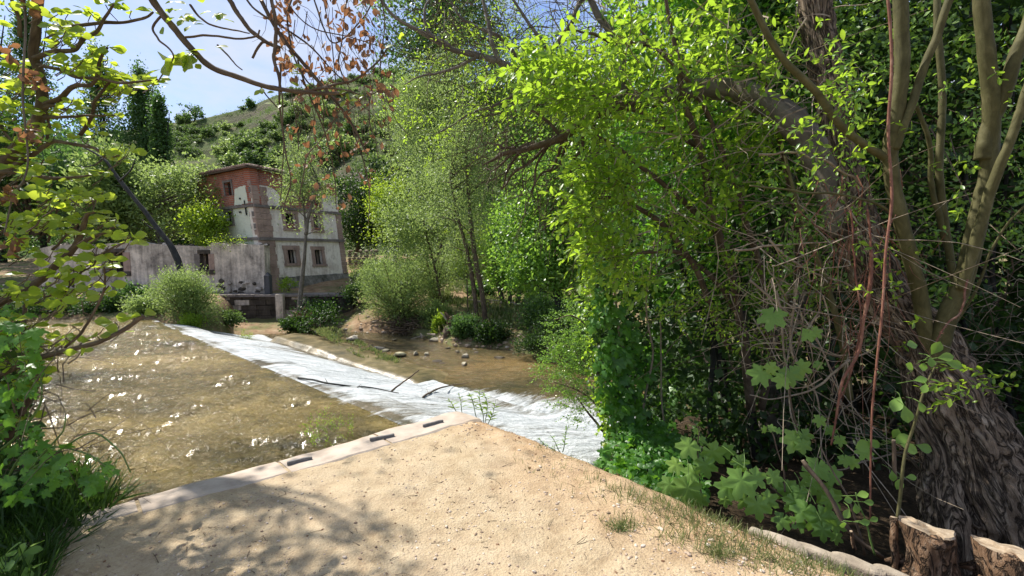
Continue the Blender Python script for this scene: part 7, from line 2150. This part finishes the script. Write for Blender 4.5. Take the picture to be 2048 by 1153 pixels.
for (x, y) in ((774, 77), (764, 104)):
    V, Fc = ICO2; g = MB(); g.add(V * .009 * np.array([1, 1, 1.3]) + at(x, y, 2.44), Fc); g.build('small_fig', M['bark_dark'], r, smooth=True)

# curtain of dead creeper with rust-brown leaves
r = thing('dead_creeper', 'dead creeper hanging from the top centre, thorny stems and rust brown dry leaves', 'vines', tuple(at(600, 0, 2.6)))
DC = [([(500, -40), (560, 60), (600, 110), (640, 160), (680, 210), (712, 260), (730, 300), (738, 312)], 2.5, 2.6, [.011, .010, .009, .007, .004]), ([(540, -30), (545, 80), (544, 120), (556, 160), (558, 192)], 2.4, 2.4, [.009, .009, .008, .006]),
      ([(470, -40), (520, 20), (600, 80), (650, 130), (700, 170)], 2.6, 2.6, [.006, .005, .003]), ([(562, 130), (566, 220), (572, 300), (576, 350), (566, 420)], 2.45, 2.5, [.005, .004, .003]), ([(560, 160), (570, 250), (566, 340), (560, 410)], 2.5, 2.5, [.004, .003, .002]),
      ([(595, 120), (610, 180), (640, 250), (660, 330), (672, 420)], 2.5, 2.6, [.005, .004, .002]), ([(640, 180), (646, 240), (648, 250)], 2.5, 2.5, [.004, .003]), ([(745, 170), (742, 240), (752, 290), (757, 316)], 2.6, 2.6, [.004, .003, .002]),
      ([(680, 220), (640, 270), (605, 320), (598, 400)], 2.45, 2.5, [.004, .003, .003]), ([(700, 240), (720, 300), (736, 370), (738, 450)], 2.6, 2.6, [.003, .003, .002]), ([(758, -20), (770, 60), (764, 150), (790, 230), (822, 275)], 2.7, 2.7, [.004, .003, .002]),
      ([(620, -20), (650, 60), (680, 90), (730, 40), (760, -20)], 2.7, 2.7, [.005, .004, .004]), ([(640, -30), (660, 80), (670, 190), (690, 330)], 2.6, 2.6, [.003, .003, .002]), ([(700, -20), (690, 60), (680, 130), (720, 200), (765, 250)], 2.65, 2.65, [.004, .003, .002]),
      ([(598, 300), (592, 250), (586, 180)], 2.5, 2.5, [.003, .002]), ([(590, -20), (580, 60), (600, 140), (650, 190)], 2.5, 2.5, [.005, .004]), ([(790, 180), (740, 190), (690, 230)], 2.6, 2.6, [.003, .003]), ([(560, -10), (620, 50), (700, 70), (780, 100), (850, 130)], 2.7, 2.8, [.004, .003, .002])]
for P_, y0, y1, R_ in DC:
    g = MB(); C = tube(g, pts(P_, y0, y1), R_, 7, len(P_) * 8, wob=.02, rough=.3); g.build('stem', M['bark_brown'], r, smooth=True)
twig_spray(r, [(520, -40), (800, -40), (790, 160), (700, 220), (570, 180)], 2.4, 2.9, 90, .34, (.2, .9), 'bark_brown', .0022, 'thin_stems', sag=.0, jitter=.3, K=6, curl=.25)
twig_spray(r, [(560, 180), (780, 160), (780, 260), (580, 260)], 2.4, 2.9, 50, .32, (.15, 1), 'bark_brown', .0018, 'thin_stems', sag=.0, jitter=.2, K=6, curl=.2)
lv = Leaves()
P = region([(520, -40), (760, -40), (770, 140), (800, 180), (720, 230), (560, 200), (540, 90)], 2.4, 2.8, 330, 2.6, 41)
lv.add(P, rnd(len(P)) * .6 + [0, 0, -.9], rnd(len(P)), .042 * (.6 + .7 * RNG.random(len(P))))
P = region([(570, 180), (800, 180), (770, 330), (690, 420), (580, 380)], 2.4, 2.8, 110, 2.0, 43)
lv.add(P, rnd(len(P)) * .6 + [0, 0, -.9], rnd(len(P)), .036 * (.6 + .7 * RNG.random(len(P))))
lv.finish(r, B_CURL, M['leaf_brown'], 300, 'dry_leaf', 'dry_leaves')

# dark leafy growth and long grass at the lower left
b = np.array([-2.9, 2.6, -.3]); r = thing('bramble_bush', 'dark green leafy bush with hop leaves at the lower left edge', 'bush', tuple(b))
lv = Leaves()
P = region([(-260, 600), (60, 620), (85, 700), (70, 780), (40, 820), (100, 890), (190, 910), (235, 940), (190, 980), (120, 960), (60, 1000), (-260, 1000)], 2.1, 2.9, 1500, .8, 51)
lv.add(P, np.array([.3, -.4, -.6]) + rnd(len(P)) * .55, np.array([.1, -.5, .7]) + rnd(len(P)) * .45, .064 * (.5 + .8 * RNG.random(len(P))))
lv.finish(r, B_HOP3, M['leaf_hopcol'], 290, 'leaf', 'foliage', restbase=B_HOPLOW)
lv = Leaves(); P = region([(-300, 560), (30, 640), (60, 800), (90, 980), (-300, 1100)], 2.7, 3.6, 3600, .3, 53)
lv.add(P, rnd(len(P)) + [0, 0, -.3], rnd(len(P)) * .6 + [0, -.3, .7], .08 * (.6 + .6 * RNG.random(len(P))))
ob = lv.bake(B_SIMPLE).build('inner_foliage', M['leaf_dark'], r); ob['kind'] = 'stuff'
twig_spray(r, [(-60, 640), (110, 680), (230, 900), (60, 960), (-60, 900)], 2.2, 2.8, 90, .4, (.6, -.2), 'bark_brown', .003, 'stems')
for P_ in ([(40, 960), (120, 900), (190, 870), (240, 900), (262, 945)], [(60, 940), (110, 880), (130, 830)], [(0, 900), (70, 830), (82, 780), (75, 720)], [(-10, 1000), (60, 900), (160, 905), (220, 940)]):
    g = MB(); tube(g, pts(P_, 2.3, 2.3), [.006, .003], 6, 20, wob=.02); g.build('stem', M['stem_green'], r, smooth=True)
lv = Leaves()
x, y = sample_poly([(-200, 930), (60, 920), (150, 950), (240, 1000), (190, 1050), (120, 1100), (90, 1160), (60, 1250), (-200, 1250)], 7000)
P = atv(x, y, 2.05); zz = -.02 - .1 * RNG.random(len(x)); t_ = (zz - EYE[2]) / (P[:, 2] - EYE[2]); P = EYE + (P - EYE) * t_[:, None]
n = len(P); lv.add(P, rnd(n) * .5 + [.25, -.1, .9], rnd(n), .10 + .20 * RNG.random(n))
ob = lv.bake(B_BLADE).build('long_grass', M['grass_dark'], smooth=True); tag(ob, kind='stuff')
r = thing('nettle', 'small clump of toothed leaves at the bottom left corner beside the path', 'plant', tuple(onz(60, 1140, 0)))
lv = Leaves()
P = region([(0, 1110), (50, 1085), (100, 1105), (95, 1150), (0, 1160)], 1.95, 2.1, 30); lv.add(P, np.array([.5, -.4, 0]) + rnd(30) * .5, np.array([0, -.3, 1]) + rnd(30) * .3, .07)
lv.finish(r, B_OBOV, M['leaf_hop'], 60, 'leaf')
